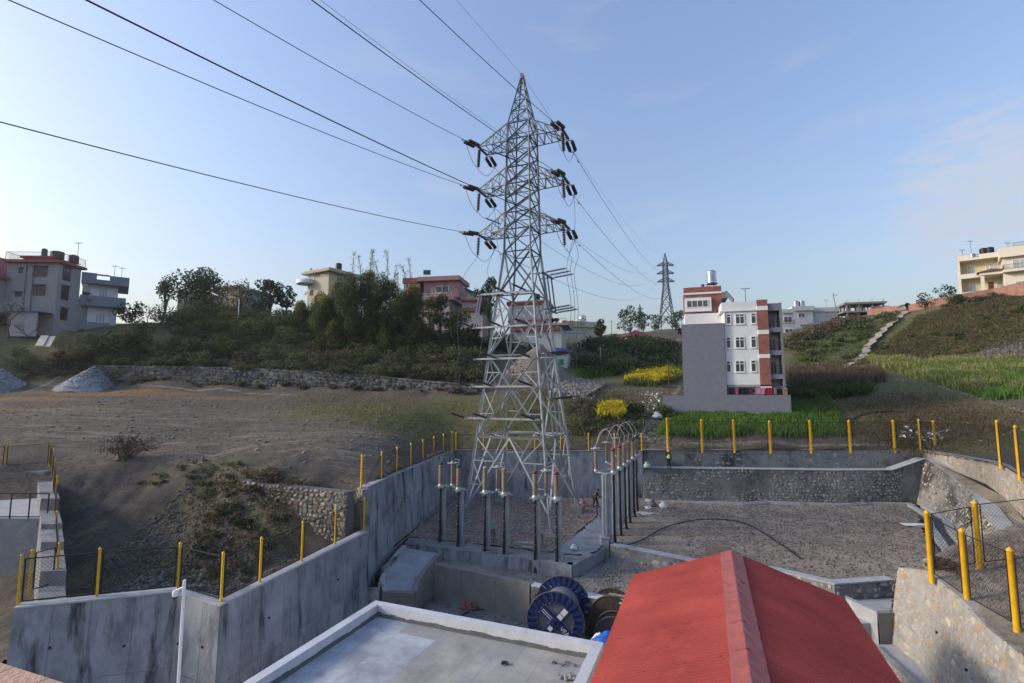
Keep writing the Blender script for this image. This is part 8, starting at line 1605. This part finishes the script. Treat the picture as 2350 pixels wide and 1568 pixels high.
# slopes in the middle and right
mass('thicket', ((1310, 850), (1440, 862), (1560, 838), (1560, 800), (1470, 790), (1340, 790)), 90, 15000, (1.4, 2.6), .26, LF_DARK, 71); mass('thicket', ((1380, 850), (1440, 862), (1450, 820), (1400, 810)), 16, 3000, (1.4, 2.4), .24, LF_MID, 72)
mass('thicket', ((1090, 800), (1180, 830), (1250, 800), (1180, 780)), 30, 4500, (1.0, 1.8), .24, LF_DARK, 73); mass('dry_thicket', ((900, 850), (1095, 880), (1100, 820), (980, 800)), 60, 7000, (.7, 1.4), .18, LF_DRY, 74); mass('thicket', ((880, 840), (1000, 860), (1060, 800), (900, 800)), 34, 5200, (.9, 1.7), .2, LF_DARK, 75)
mass('weeds', ((1300, 1000), (1450, 1005), (1500, 960), (1440, 930), (1330, 920)), 60, 4500, (.4, .9), .14, LF_OLIVE, 76, .7); mass('weeds', ((1300, 960), (1420, 985), (1430, 950), (1320, 920)), 34, 2600, (.4, .8), .13, LF_DRY, 77, .7)
mass('dry_thicket', ((1800, 800), (1930, 755), (1990, 735), (1930, 745), (1800, 785)), 60, 7000, (.8, 1.7), .22, LF_DRY, 81); mass('thicket', ((1800, 815), (1900, 790), (2060, 735), (2070, 722), (1990, 735), (1830, 790)), 44, 5200, (.8, 1.5), .22, LF_OLIVE, 82); mass('thicket', ((1800, 840), (1850, 835), (1990, 775), (2060, 745), (1900, 790)), 30, 3000, (.5, 1.0), .2, LF_LIME, 83)
mass('weeds', ((1820, 850), (2000, 800), (2120, 720), (2340, 680), (2345, 780), (2200, 810), (2060, 825)), 300, 13000, (.2, .5), .15, LF_OLIVE, 84, .55); mass('weeds', ((1820, 850), (2000, 800), (2120, 720), (2340, 680), (2345, 780), (2200, 810), (2060, 825)), 260, 11000, (.2, .5), .14, LF_DRY, 85, .5); mass('weeds', ((1880, 840), (2000, 790), (2340, 690), (2345, 740), (2100, 815)), 34, 1700, (.4, .9), .17, LF_DARK, 86, .6)
mass('creeper', None, 0, 4200, (.5, 1.0), .17, LF_DRY, 87, .8, polyxy([(88, 101.3), (95, 97), (97, 96), (97.4, 97), (89, 102.4)], 46, 87))
tree('slim_tree', 'sparse dark tree beside the tiny far tower', at(1447, 768, 150), 10, 7.5, LF_DARK, 800, .34, 91, .2, 14, 'trees below the knoll', tr=.14)
for k, (x, d, h, w, lb) in enumerate(((1478, 175, 8.5, 5, 'thin dark tree right of the tiny far tower'), (1502, 190, 7, 7, 'low dark tree left of the knoll tower'), (1552, 185, 8, 7, 'thin tree right of the knoll tower'), (1380, 128, 6, 4, 'slender tree beside the long cream house'), (1565, 150, 10, 5, 'leafy tree half hidden by the grey flank'))): tree('slim_tree', lb, at(x, 775, d), h, w, LF_DARK, 520, .32, 92 + k, .25, 10, 'trees below the knoll', tr=.12)
for k, (x, y, d, h, w, lb) in enumerate(((2122, 697, 105.5, 3.4, 4.0, 'small dark tree behind the ridge brick wall'), (2170, 688, 103, 4.4, 3.6, 'small upright tree left of the porch villa'), (2190, 684, 101, 2.6, 2.6, 'little green tree beside the porch villa'), (2335, 655, 90, 2.6, 2.2, 'thin garden shrub before the taller villa'))): tree('small_tree', lb, at(x, y, d, -.2), h, w, LF_DARK if k < 2 else LF_MID, 420, .2, 120 + k, .2, 8, 'small trees on the right ridge')
for k, (x, y, d, lb) in enumerate(((1818, 905, 63, 'leafy dark bush at the corner of the compound wall'), (1860, 912, 62, 'dark leafy bush in the crop right of the compound'), (1520, 935, 62, 'low green bush at the left foot of the compound wall'), (1455, 950, 61, 'dark spindly bush beside the mustard patch'), (1530, 950, 60.5, 'green weed clump under the grey compound wall'))): bush('leafy_bush', lb, at(x, y, d), 2.4, 1.6, (LF_MID, LF_MID, LF_MID, LF_DARK, LF_MID)[k], 420, .15, 140 + k)
bush('grass_clump', 'green clump of grass inside the fenced corner', (22.3, 20.6, 2.75), 2.4, .75, LF_MID, 900, .10, 160, cat='plant'); bush('grass_clump', 'dry brown clump behind the corner fence post', (19.9, 23.9, 2.35), 1.4, .5, LF_DRY, 500, .09, 161, cat='plant')
# blades: crops and grass
def crop(name, pp, n, h, w, m, seed, xy=None, lean=.25, band=None, jit=.25):
    x, y = xy if xy else region(pp, n, seed); g_ = fbm(x, y, 2.6, 3, seed + 5) > -.62; x, y = x[g_], y[g_]; n = len(x); R = np.random.default_rng(seed); x = x + R.normal(0, jit, n); y = y + R.normal(0, jit, n); z = height(x, y); a = R.uniform(0, 6.28, n); hh = h * R.uniform(.65, 1.2, n) * (1 + .6 * fbm(x, y, 2.2, 3, seed)); lx, ly = R.normal(0, lean, n) * hh, R.normal(0, lean, n) * hh; dx, dy = np.cos(a) * w, np.sin(a) * w
    z0 = z - .05 if band is None else z + hh * band; z1 = z + hh
    V = np.stack([np.stack([x - dx, y - dy, z0], -1), np.stack([x + dx, y + dy, z0], -1), np.stack([x + lx + dx * .4, y + ly + dy * .4, z1], -1), np.stack([x + lx - dx * .4, y + ly - dy * .4, z1], -1)], 1); o = link(name, quads(name, V, m)); return tag(o, kind='stuff')
gf = ((1512, 1003), (1720, 1000), (1938, 1002), (1925, 960), (1895, 915), (1820, 922), (1660, 938), (1540, 952))
crop('grain_field', gf, 26000, .55, .04, LF_WHEAT, 201); crop('grain_field', ((1820, 925), (1895, 915), (1938, 985), (1880, 950)), 1500, .6, .05, LF_LIME, 202)
wf = ((1990, 826), (2120, 832), (2250, 830), (2350, 822), (2350, 905), (2240, 905), (2150, 880), (2080, 862), (2000, 838)); crop('grain_field', wf, 20000, .9, .07, LF_RIPE, 203); crop('grain_field', ((2080, 845), (2350, 835), (2350, 915), (2270, 920), (2180, 885)), 15000, .85, .06, LF_WHEAT, 204)
crop('maize_stubble', ((1812, 892), (1900, 892), (2030, 878), (2010, 858), (1900, 858), (1810, 868)), 5200, 1.6, .05, LF_CORN, 205, lean=.2); crop('leafy_crop', ((1818, 925), (1920, 915), (1995, 905), (1990, 885), (1900, 890), (1818, 895)), 5000, .8, .09, LF_MID, 206, lean=.6)
crop('mustard_crop', ((1436, 884), (1500, 888), (1560, 870), (1558, 856), (1500, 858), (1445, 866)), 5200, .8, .06, LF_LIME, 207); crop('mustard_crop', ((1436, 882), (1500, 886), (1560, 868), (1558, 856), (1500, 858), (1445, 866)), 5200, 1.0, .08, LF_MUST, 208, band=.62)
crop('mustard_crop', ((1372, 966), (1432, 966), (1440, 935), (1400, 932), (1380, 940)), 2600, .75, .05, LF_LIME, 209); crop('mustard_crop', ((1374, 966), (1428, 966), (1430, 938), (1400, 936), (1382, 944)), 2000, .9, .07, LF_MUST, 210, band=.6)
crop('young_crop', ((1318, 862), (1405, 862), (1420, 848), (1330, 846)), 3000, .5, .08, LF_WHEAT, 211); crop('ripe_terrace', ((1440, 858), (1560, 850), (1560, 836), (1460, 838)), 2600, .6, .08, LF_RIPE, 212)
crop('rough_grass', ((680, 905), (880, 918), (1090, 925), (1090, 995), (900, 1000), (750, 945)), 8000, .11, .05, LF_GRASS, 213, jit=2.2); crop('rough_grass', ((1100, 1000), (1500, 1010), (1480, 900), (1200, 900)), 9000, .2, .05, LF_GRASS, 214, jit=1.5); crop('rough_grass', ((1930, 1000), (2340, 1015), (2350, 930), (2000, 930)), 8000, .13, .05, LF_GRASS, 215, jit=1.8); crop('dry_grass', ((1890, 935), (2010, 900), (2150, 905), (2340, 975), (2340, 1010), (1960, 1000)), 8000, .16, .05, LF_DRY, 221, jit=1.5); crop('dry_grass', ((1960, 1000), (2300, 1005), (2350, 950), (2050, 935)), 3000, .2, .05, LF_DRY, 216, jit=1.5)
crop('hillside_grass', ((1810, 855), (2000, 810), (2110, 725), (2345, 672), (2345, 790), (2150, 815), (1990, 835)), 16000, .35, .07, LF_GRASS, 217, lean=.5); crop('hillside_grass', ((1810, 855), (1990, 800), (2080, 735), (1950, 745), (1830, 800)), 3500, .35, .07, LF_LIME, 218, lean=.5); crop('dry_grass', ((1810, 855), (2000, 815), (2110, 725), (2345, 672), (2345, 790), (2150, 815), (1990, 835)), 15000, .32, .07, LF_DRY, 222, lean=.5)
def strip(pp, w, dz, m):
    P = [G(*q) for q in pp]; P = smooth(P, 6); a, c = offs(P, w), offs(P, -w); b = MB()
    for i in range(len(P) - 1):
        z0, z1 = P[i].z + dz, P[i + 1].z + dz; j0, j1 = .3 * math.sin(i * 2.1), .3 * math.sin(i * 2.1 + 2.1); b.add([(a[i][0] + j0, a[i][1], z0), (a[i + 1][0] + j1, a[i + 1][1], z1), (c[i + 1][0] + j1, c[i + 1][1], z1), (c[i][0] + j0, c[i][1], z0)], [(0, 3, 2, 1)])
    tag(b.build('path', m), kind='structure')
PTH = mat('trodden_path', (.40, .35, .29), (.25, .215, .175), 1.6, .95, .6, 6, detail=9)
strip(((1985, 806), (2010, 780), (2035, 755), (2060, 735), (2080, 718)), .55, .42, PTH); strip(((1800, 870), (1870, 860), (1930, 848), (1975, 825), (1990, 803)), .6, .3, PTH)
crop('corner_grass', None, 0, .28, .02, LF_GRASS, 219, xy=polyxy([(19, 24.2), (17.9, 19.5), (17.2, 16.5), (26, 16.5), (27.3, 26.5)], 1, 219)) if False else None
x, y = polyxy([(19.4, 24.2), (18.4, 20.2), (17.4, 16.5), (26, 16.5), (27.3, 26.5), (22, 25.8)], 5000, 220); RR_ = np.random.default_rng(4); zz_ = 2.1 + np.clip(x - 17.5, 0, 9) * .17; a = RR_.uniform(0, 6.28, len(x)); hh = RR_.uniform(.06, .22, len(x)); lx, ly = RR_.normal(0, .1, len(x)), RR_.normal(0, .1, len(x)); dx, dy = np.cos(a) * .015, np.sin(a) * .015
o = link('corner_grass', quads('corner_grass', np.stack([np.stack([x - dx, y - dy, zz_], -1), np.stack([x + dx, y + dy, zz_], -1), np.stack([x + lx, y + ly, zz_ + hh], -1), np.stack([x + lx * .9, y + ly * .9, zz_ + hh], -1)], 1), [LF_DRY])); tag(o, kind='stuff')

# ---------------------------------------------------------------- loose stones, heaps, litter
def rocks(name, x, y, z, s, m, seed, flat=.6):
    R = np.random.default_rng(seed); n = len(x); O = np.array([(1, 0, 0), (0, 1, 0), (-1, 0, 0), (0, -1, 0), (0, 0, 1), (0, 0, -1)], float); F = np.array([(0, 1, 4), (1, 2, 4), (2, 3, 4), (3, 0, 4), (1, 0, 5), (2, 1, 5), (3, 2, 5), (0, 3, 5)])
    a = R.uniform(0, 6.28, n); c, s_ = np.cos(a), np.sin(a); V = O[None] * R.uniform(.55, 1.25, (n, 6, 1)) * (s * R.uniform(.5, 1.6, n) ** 1.5)[:, None, None]; V[..., 2] *= flat
    X_ = V[..., 0] * c[:, None] - V[..., 1] * s_[:, None]; Y_ = V[..., 0] * s_[:, None] + V[..., 1] * c[:, None]; V = np.stack([X_ + x[:, None], Y_ + y[:, None], V[..., 2] + (z + s * .2)[:, None]], -1)
    f = (F[None] + (np.arange(n) * 6)[:, None, None]).reshape(-1, 3); me = bpy.data.meshes.new(name); v = V.reshape(-1, 3).astype(np.float32); me.vertices.add(len(v)); me.vertices.foreach_set('co', v.ravel()); me.loops.add(f.size); me.loops.foreach_set('vertex_index', f.astype(np.int32).ravel()); me.polygons.add(len(f)); me.polygons.foreach_set('loop_start', np.arange(0, f.size, 3, dtype=np.int32))
    me.materials.append(m); me.update(calc_edges=True); return tag(link(name, me), kind='stuff')
PEB = mat('loose_stone_colours', (.23, .21, .19), (.15, .14, .13), 2, .95, island=.4); PEBD = mat('clod_colours', (.15, .13, .11), (.10, .09, .08), 2, .95, island=.35); PEBG = mat('grey_aggregate', (.26, .28, .31), (.20, .215, .24), 2, .9, island=.4); PEBP = mat('pink_pebbles', (.34, .27, .23), (.24, .19, .165), 2, .95, island=.45)
yz = lambda x, y: fbm(x, y, 5, 4, 11) * .12 + fbm(x, y, .9, 3, 12) * np.clip((x - 12) / 8, .15, 1) * .06 - .02
x, y = polyxy(YARD, 5200, 301); rocks('loose_stones', x, y, yz(x, y), .055, PEB, 301); x, y = polyxy([q for q in YARD if q[0] > 11] + [(14, 46)], 5200, 302); rocks('earth_clods', x, y, yz(x, y), .055, PEBD, 302)
x, y = polyxy([(-7.4, 38.0), (2.6, 34.4), (5.0, 39.2), (7.0, 44.0), (8.0, 50.4), (-5.5, 51.4)], 9000, 303); rocks('pebbles', x, y, fbm(x, y, 3, 3, 31) * .05 + .05, .05, PEBP, 303)
x, y = polyxy([(-6.6, 35.9), (3.6, 31.4), (6.6, 35.4), (10.5, 31.5), (8.5, 27.4), (1.05, 30.8), (-5.3, 34.5)], 1800, 304); rocks('loose_stones', x, y, np.full(len(x), -.72), .05, PEB, 304); x, y = polyxy([(-5.5, 34), (1.0, 30.4), (5, 28.2), (2.5, 26), (-5.5, 29)], 700, 305); rocks('loose_stones', x, y, np.full(len(x), -2.7), .06, PEB, 305)
x, y = polyxy([(-22, 37.5), (-12.5, 33), (-12, 27), (-13, 23.5), (-20, 23), (-23, 28), (-24, 34)], 7000, 306); rocks('slope_rubble', x, y, height(x, y), .07, PEBD, 306); x, y = polyxy([(-21, 31), (-15.5, 30), (-13.5, 26), (-22, 25), (-24, 33), (-20, 36)], 2600, 307); rocks('slope_rubble', x, y, height(x, y), .06, PEBD, 307); x, y = polyxy([(-21, 30), (-16, 29.5), (-15.5, 27.5), (-21, 27)], 260, 313); rocks('loose_stones', x, y, height(x, y), .11, PEB, 313)
x, y = polyxy([(-60, 74), (-12, 70), (-8, 52), (-8.5, 34), (-16, 35), (-36, 42), (-60, 50)], 4500, 308); rocks('loose_stones', x, y, height(x, y), .06, PEB, 308); x, y = polyxy([(-50, 70), (-14, 66), (-8.5, 36), (-16, 36), (-36, 43), (-55, 52)], 350, 312); rocks('earth_clods', x, y, height(x, y), .13, PEB, 312)
x, y = region(((1340, 990), (1500, 1012), (1560, 1005), (1560, 900), (1480, 900), (1300, 880)), 2600, 309); rocks('loose_stones', x, y, height(x, y), .10, PEB, 309); x, y = region(((1270, 905), (1340, 925), (1390, 885), (1310, 870)), 1600, 310); rocks('rubble_bank', x, y, height(x, y) + .2, .22, PEB, 310)
x, y = region(((2250, 800), (2350, 765), (2350, 830), (2260, 830)), 1300, 311); rocks('slope_rubble', x, y, height(x, y), .2, PEBD, 311)
def heap(name, label, px, py, d, w, dp, h, s, m, seed, n, skew=0.0, cover=None):
    p = at(px, py, d); root = thing(name, label, 'heap', p); g = np.linspace(-1, 1, 30); Xc, Yc = np.meshgrid(g, g); r_ = np.sqrt(Xc ** 2 + Yc ** 2) * (1 + .18 * fbm(Xc, Yc, .6, 2, seed)); Zc = np.clip(1 - r_, 0, 1) ** 1.05 * h; sx = Xc * w + skew * Zc
    base_ = height(p.x + sx, p.y + Yc * dp) - p.z; link('heap_body', gridmesh('heap_body', sx, Yc * dp, base_ + Zc - .12, np.ones((29, 29), bool), m), root)
    if n:
        R = np.random.default_rng(seed); a = R.uniform(0, 6.28, n); q = R.random(n) ** .5 * .97; ux, uy = np.cos(a) * q, np.sin(a) * q; zz = np.clip(1 - q, 0, 1) ** 1.05 * h; o = rocks('aggregate', ux * w + skew * zz, uy * dp, height(p.x + ux * w + skew * zz, p.y + uy * dp) - p.z + zz - .1, s, m, seed); o.parent = root
    return root
heap('stone_heap', 'grey crushed stone heap spilling from the dry stone wall', 195, 882, 73.5, 3.6, 3.0, 3.1, .17, PEBG, 401, 1500, .35); heap('stone_heap', 'grey crushed stone heap cut by the frame edge', 2, 890, 72, 3.2, 2.6, 3.2, .17, PEBG, 402, 1300)
heap('sand_heap', 'big pale sand heap behind the tower legs', 1225, 872, 76, 5.6, 4.5, 5.6, .1, mat('pale_sand', (.20, .175, .145), (.14, .122, .102), 1.6, .95, .7, 7, c3=(.16, .142, .12), s3=.4, detail=9), 403, 900, .2); heap('cement_heap', 'little heap of mixed mortar by the stooping worker', 1396, 1166, 42, .5, .45, .3, .05, mat('mixed_mortar', (.17, .17, .16), (.12, .12, .115), 3, .9), 404, 0)
R = np.random.default_rng(9)
def litter(pp, n, seed, s=.16):
    x, y = region(pp, n, seed); z = height(x, y); V = leafcloud([((0, 0, 0), (.01, .01, .01))], len(x), s, seed, 0, .8) + np.stack([x, y, z + s * .5], -1)[:, None, :]; k = len(x) // 6; o = link('litter', quads('litter', V, LIT)); tag(o, kind='stuff')
LIT = mat('pale_litter', (.55, .56, .58), (.40, .42, .46), 4, .7, island=.5)
litter(((1290, 905), (1360, 925), (1380, 885), (1310, 870)), 120, 501, .2); litter(((1460, 960), (1510, 940), (1520, 905), (1480, 900)), 90, 502, .16); litter(((2060, 1005), (2180, 1010), (2180, 985), (2080, 980)), 60, 503, .2); litter(((1400, 1000), (1500, 1010), (1480, 960), (1420, 960)), 70, 504, .13)

# ---------------------------------------------------------------- people
SKIN = mat('brown_skin', (.16, .085, .055), (.14, .075, .05), 6, .55); HAIRM = mat('black_hair', (.012, .010, .010), (.016, .014, .013), 9, .6)
def skinmesh(name, chains, m, parent, sub=1):
    """chains: lists of (x, y, z, r); chains share joints where positions coincide"""
    key = {}; V = []; Rr = []; E = []
    for ch in chains:
        prev = None
        for x, y, z, r in ch:
            k = (round(x, 3), round(y, 3), round(z, 3))
            if k not in key: key[k] = len(V); V.append((x, y, z)); Rr.append(r)
            i = key[k]
            if prev is not None and prev != i: E.append((prev, i))
            prev = i
    me = bpy.data.meshes.new(name); me.from_pydata(V, E, []); me.materials.append(m); o = link(name, me, parent); md = o.modifiers.new('skin', 'SKIN'); md.use_smooth_shade = True
    for i, r in enumerate(Rr): d = me.skin_vertices[0].data[i]; d.radius = (r, r); d.use_root = (i == 0)
    o.modifiers.new('sub', 'SUBSURF').levels = sub; o.modifiers['sub'].render_levels = sub; return o
def fingers(w, d, side):
    """a palm and five fingers from wrist w along direction d"""
    w = Vector(w); d = Vector(d).normalized(); s = Vector(side).normalized(); pm = w + d * .08; out = [[(*w, .027), (*pm, .032)]]
    for k, (o_, L) in enumerate(((-.03, .07), (-.01, .08), (.01, .075), (.03, .06))): a = pm + s * o_ + d * .015; c = a + d * L * .55; e = c + (d * .6 + s.cross(d) * .6) * L * .5; out.append([(*pm, .032), (*a, .010), (*c, .009), (*e, .008)])
    t = w + d * .03; out.append([(*pm, .032), (*(t - s * .045 + d * .02), .012), (*(t - s * .06 + d * .06), .009)]); return out
def head(root, c, face, hat=None, tilt=0):
    """head with nose, ears, eyes and mouth; face is the way it looks"""
    c = Vector(c); f = Vector(face).normalized(); s = f.cross(Vector((0, 0, 1))).normalized(); b = MB(); b.lathe([(.035, -.115), (.055, -.10), (.068, -.06), (.075, 0), (.074, .05), (.055, .09), (.02, .108)], c, 14); b.lathe([(.012, 0), (.02, .02), (.005, .05)], c + f * .07 - Vector((0, 0, .02)), 6, f)
    for k in (-1, 1): b.lathe([(.006, -.025), (.018, 0), (.006, .03)], c + s * k * .076, 6)
    b.build('head', SKIN, root, 'stuff'); e = MB()
    for k in (-1, 1): e.lathe([(.008, 0), (.004, .006)], c + f * .069 + s * .028 * k + Vector((0, 0, .012)), 6, f)
    e.beam(c + f * .066 - s * .022 - Vector((0, 0, .055)), c + f * .066 + s * .022 - Vector((0, 0, .055)), .008); e.build('eyes_and_mouth', HAIRM, root, 'stuff')
    h = MB(); hc = c + Vector((0, 0, .012)) - f * .012; h.lathe([(.079, -.01), (.085, .03), (.07, .085), (.03, .115), (.005, .122)], hc, 14); h.build('hair', HAIRM, root)
    if hat: q = MB(); q.lathe([(.115, .045), (.118, .055), (.098, .065), (.095, .11), (.07, .15), (.02, .165)], c, 16); q.build('hard_hat', hat, root)
NAVY = mat('dark_navy_cloth', (.018, .022, .032), (.014, .017, .025), 6, .9); VEST = mat('lime_safety_vest', (.42, .85, .03), (.36, .75, .03), 6, .7); REFL = mat('silver_vest_band', (.55, .60, .55), (.5, .55, .5), 6, .4)
p = Y(1535, 1078, 51.1); root = thing('person', 'worker in lime safety vest and yellow hard hat holding the fence post', 'person', (p.x, 51.05, 2.90))
Lg = lambda sx, fw=0: [(0, 0, .93, .13), (sx * .09, 0, .86, .105), (sx * .11, -.02, .48, .07), (sx * .115, .01, .09, .05), (sx * .12, -.06, .04, .045), (sx * .125, -.15, .03, .035)]
tor = [(0, 0, .93, .13), (0, .01, 1.12, .13), (0, .01, 1.30, .145), (0, 0, 1.40, .09), (0, 0, 1.47, .05), (0, -.01, 1.53, .048)]
armU = [(0, .01, 1.30, .145), (-.17, 0, 1.37, .062), (-.33, -.02, 1.45, .05), (-.27, .05, 1.70, .038)]; armD = [(0, .01, 1.30, .145), (.17, 0, 1.36, .062), (.24, .01, 1.08, .048), (.25, -.04, .84, .036)]
skinmesh('body', [tor, armU, armD, Lg(-1), Lg(1)] + fingers((-.27, .05, 1.70), (.25, .1, .9), (1, 0, 0)) + fingers((.25, -.04, .84), (0, -.1, -1), (0, 1, 0)), SKIN, root)
inf = lambda ch, k: [(x, y, z, r + k) for x, y, z, r in ch]
skinmesh('trousers', [inf(Lg(-1)[:4], .016), inf(Lg(1)[:4], .016)], NAVY, root); skinmesh('shirt', [inf(tor[:4], .012), inf(armU, .012), inf(armD, .012)], NAVY, root); skinmesh('safety_vest', [inf([(0, 0, .80, .135), (0, .01, 1.12, .135), (0, .01, 1.30, .15), (0, 0, 1.38, .10)], .034)], VEST, root)
b = MB(); b.lathe([(.168, 1.0), (.170, 1.05)], (0, .005, 0), 14); b.lathe([(.170, 1.12), (.172, 1.16)], (0, .005, 0), 14); b.build('reflective_band', REFL, root, 'stuff'); head(root, (0, -.015, 1.60), (-.1, -1, .1), mat('yellow_hard_hat', (.62, .40, .02), (.56, .36, .02), 5, .4))
b = MB()
for sx in (-1, 1): b.lathe([(.05, 0), (.058, .05), (.05, .10)], (sx * .12, -.01, 0), 8); b.beam((sx * .12, -.02, .035), (sx * .125, -.20, .03), .085, .07)
b.build('boot', BLK, root, 'stuff')
OLV = mat('dark_olive_cloth', (.035, .038, .03), (.028, .03, .024), 6, .9); TANS = mat('tan_shirt_cloth', (.32, .26, .20), (.27, .22, .17), 6, .9); CHAR = mat('black_shirt_cloth', (.016, .015, .017), (.022, .02, .022), 6, .9)
p = Z(1366, 1164, .06); root = thing('person', 'stooping worker in dark trousers and tan backed shirt holding a pan', 'person', p)
lb_ = [(0, 0, .86, .12), (-.08, .05, .80, .10), (-.06, .07, .44, .068), (-.18, .08, .09, .048), (-.12, .06, .04, .043), (-.02, .05, .03, .034)]; lf_ = [(0, 0, .86, .12), (.07, -.06, .80, .10), (.22, -.08, .46, .068), (.26, -.08, .09, .048), (.33, -.09, .04, .043), (.43, -.1, .03, .034)]
tor = [(0, 0, .86, .12), (.05, 0, 1.02, .125), (.15, 0, 1.22, .135), (.22, 0, 1.32, .085), (.26, 0, 1.38, .05), (.29, 0, 1.43, .047)]
aR = [(.15, 0, 1.22, .135), (.20, -.17, 1.26, .058), (.26, -.2, 1.0, .047), (.50, -.14, .92, .035)]; aL = [(.15, 0, 1.22, .135), (.20, .17, 1.26, .058), (.28, .19, 1.0, .047), (.52, .12, .94, .035)]
skinmesh('body', [tor, aR, aL, lb_, lf_] + fingers((.50, -.14, .92), (1, .2, -.1), (0, 1, .1)) + fingers((.52, .12, .94), (1, -.2, -.1), (0, 1, .1)), SKIN, root); skinmesh('trousers', [inf(lb_[:4], .016), inf(lf_[:4], .016)], OLV, root); skinmesh('shirt', [inf(tor[:4], .012), inf(aR[:3], .012), inf(aL[:3], .012)], CHAR, root); skinmesh('shirt_back', [[(-.03, .01, 1.02, .09), (.03, .01, 1.16, .125), (.10, .0, 1.30, .10)]], TANS, root)
head(root, (.31, 0, 1.51), (1, -.1, -.35)); b = MB()
for q in ((-.12, .06), (.33, -.09)): b.beam((q[0] - .09, q[1], .035), (q[0] + .16, q[1], .03), .085, .07)
b.build('shoe', BLK, root, 'stuff')
b = MB(p + Vector((.74, 0, .9))); b.lathe([(.10, 0), (.21, .06), (.22, .065), (.11, .015)], p + Vector((.74, -.01, .88)), 14); tag(b.build('mortar_pan', mat('steel_pan', (.12, .125, .13), (.09, .095, .1), 4, .5), loc=p + Vector((.74, 0, .9))), 'shallow steel pan held by the stooping worker', 'pan')
p = Z(1412, 1010, 20); b = MB(); bd = Y(1993, 756, 140)
b = MB(bd); b.add([bd, bd + Vector((.7, .1, .35)), bd + Vector((.25, 0, -.12)), bd + Vector((-.7, .1, .3)), bd + Vector((-.25, 0, -.12)), bd + Vector((.1, .5, 0)), bd + Vector((0, -.5, .05))], [(0, 2, 1), (0, 3, 4), (0, 5, 2), (0, 4, 5), (6, 2, 0), (6, 0, 4)]); tag(b.build('bird', BLK, loc=bd), 'small black bird flying left of the white ridge house', 'bird')
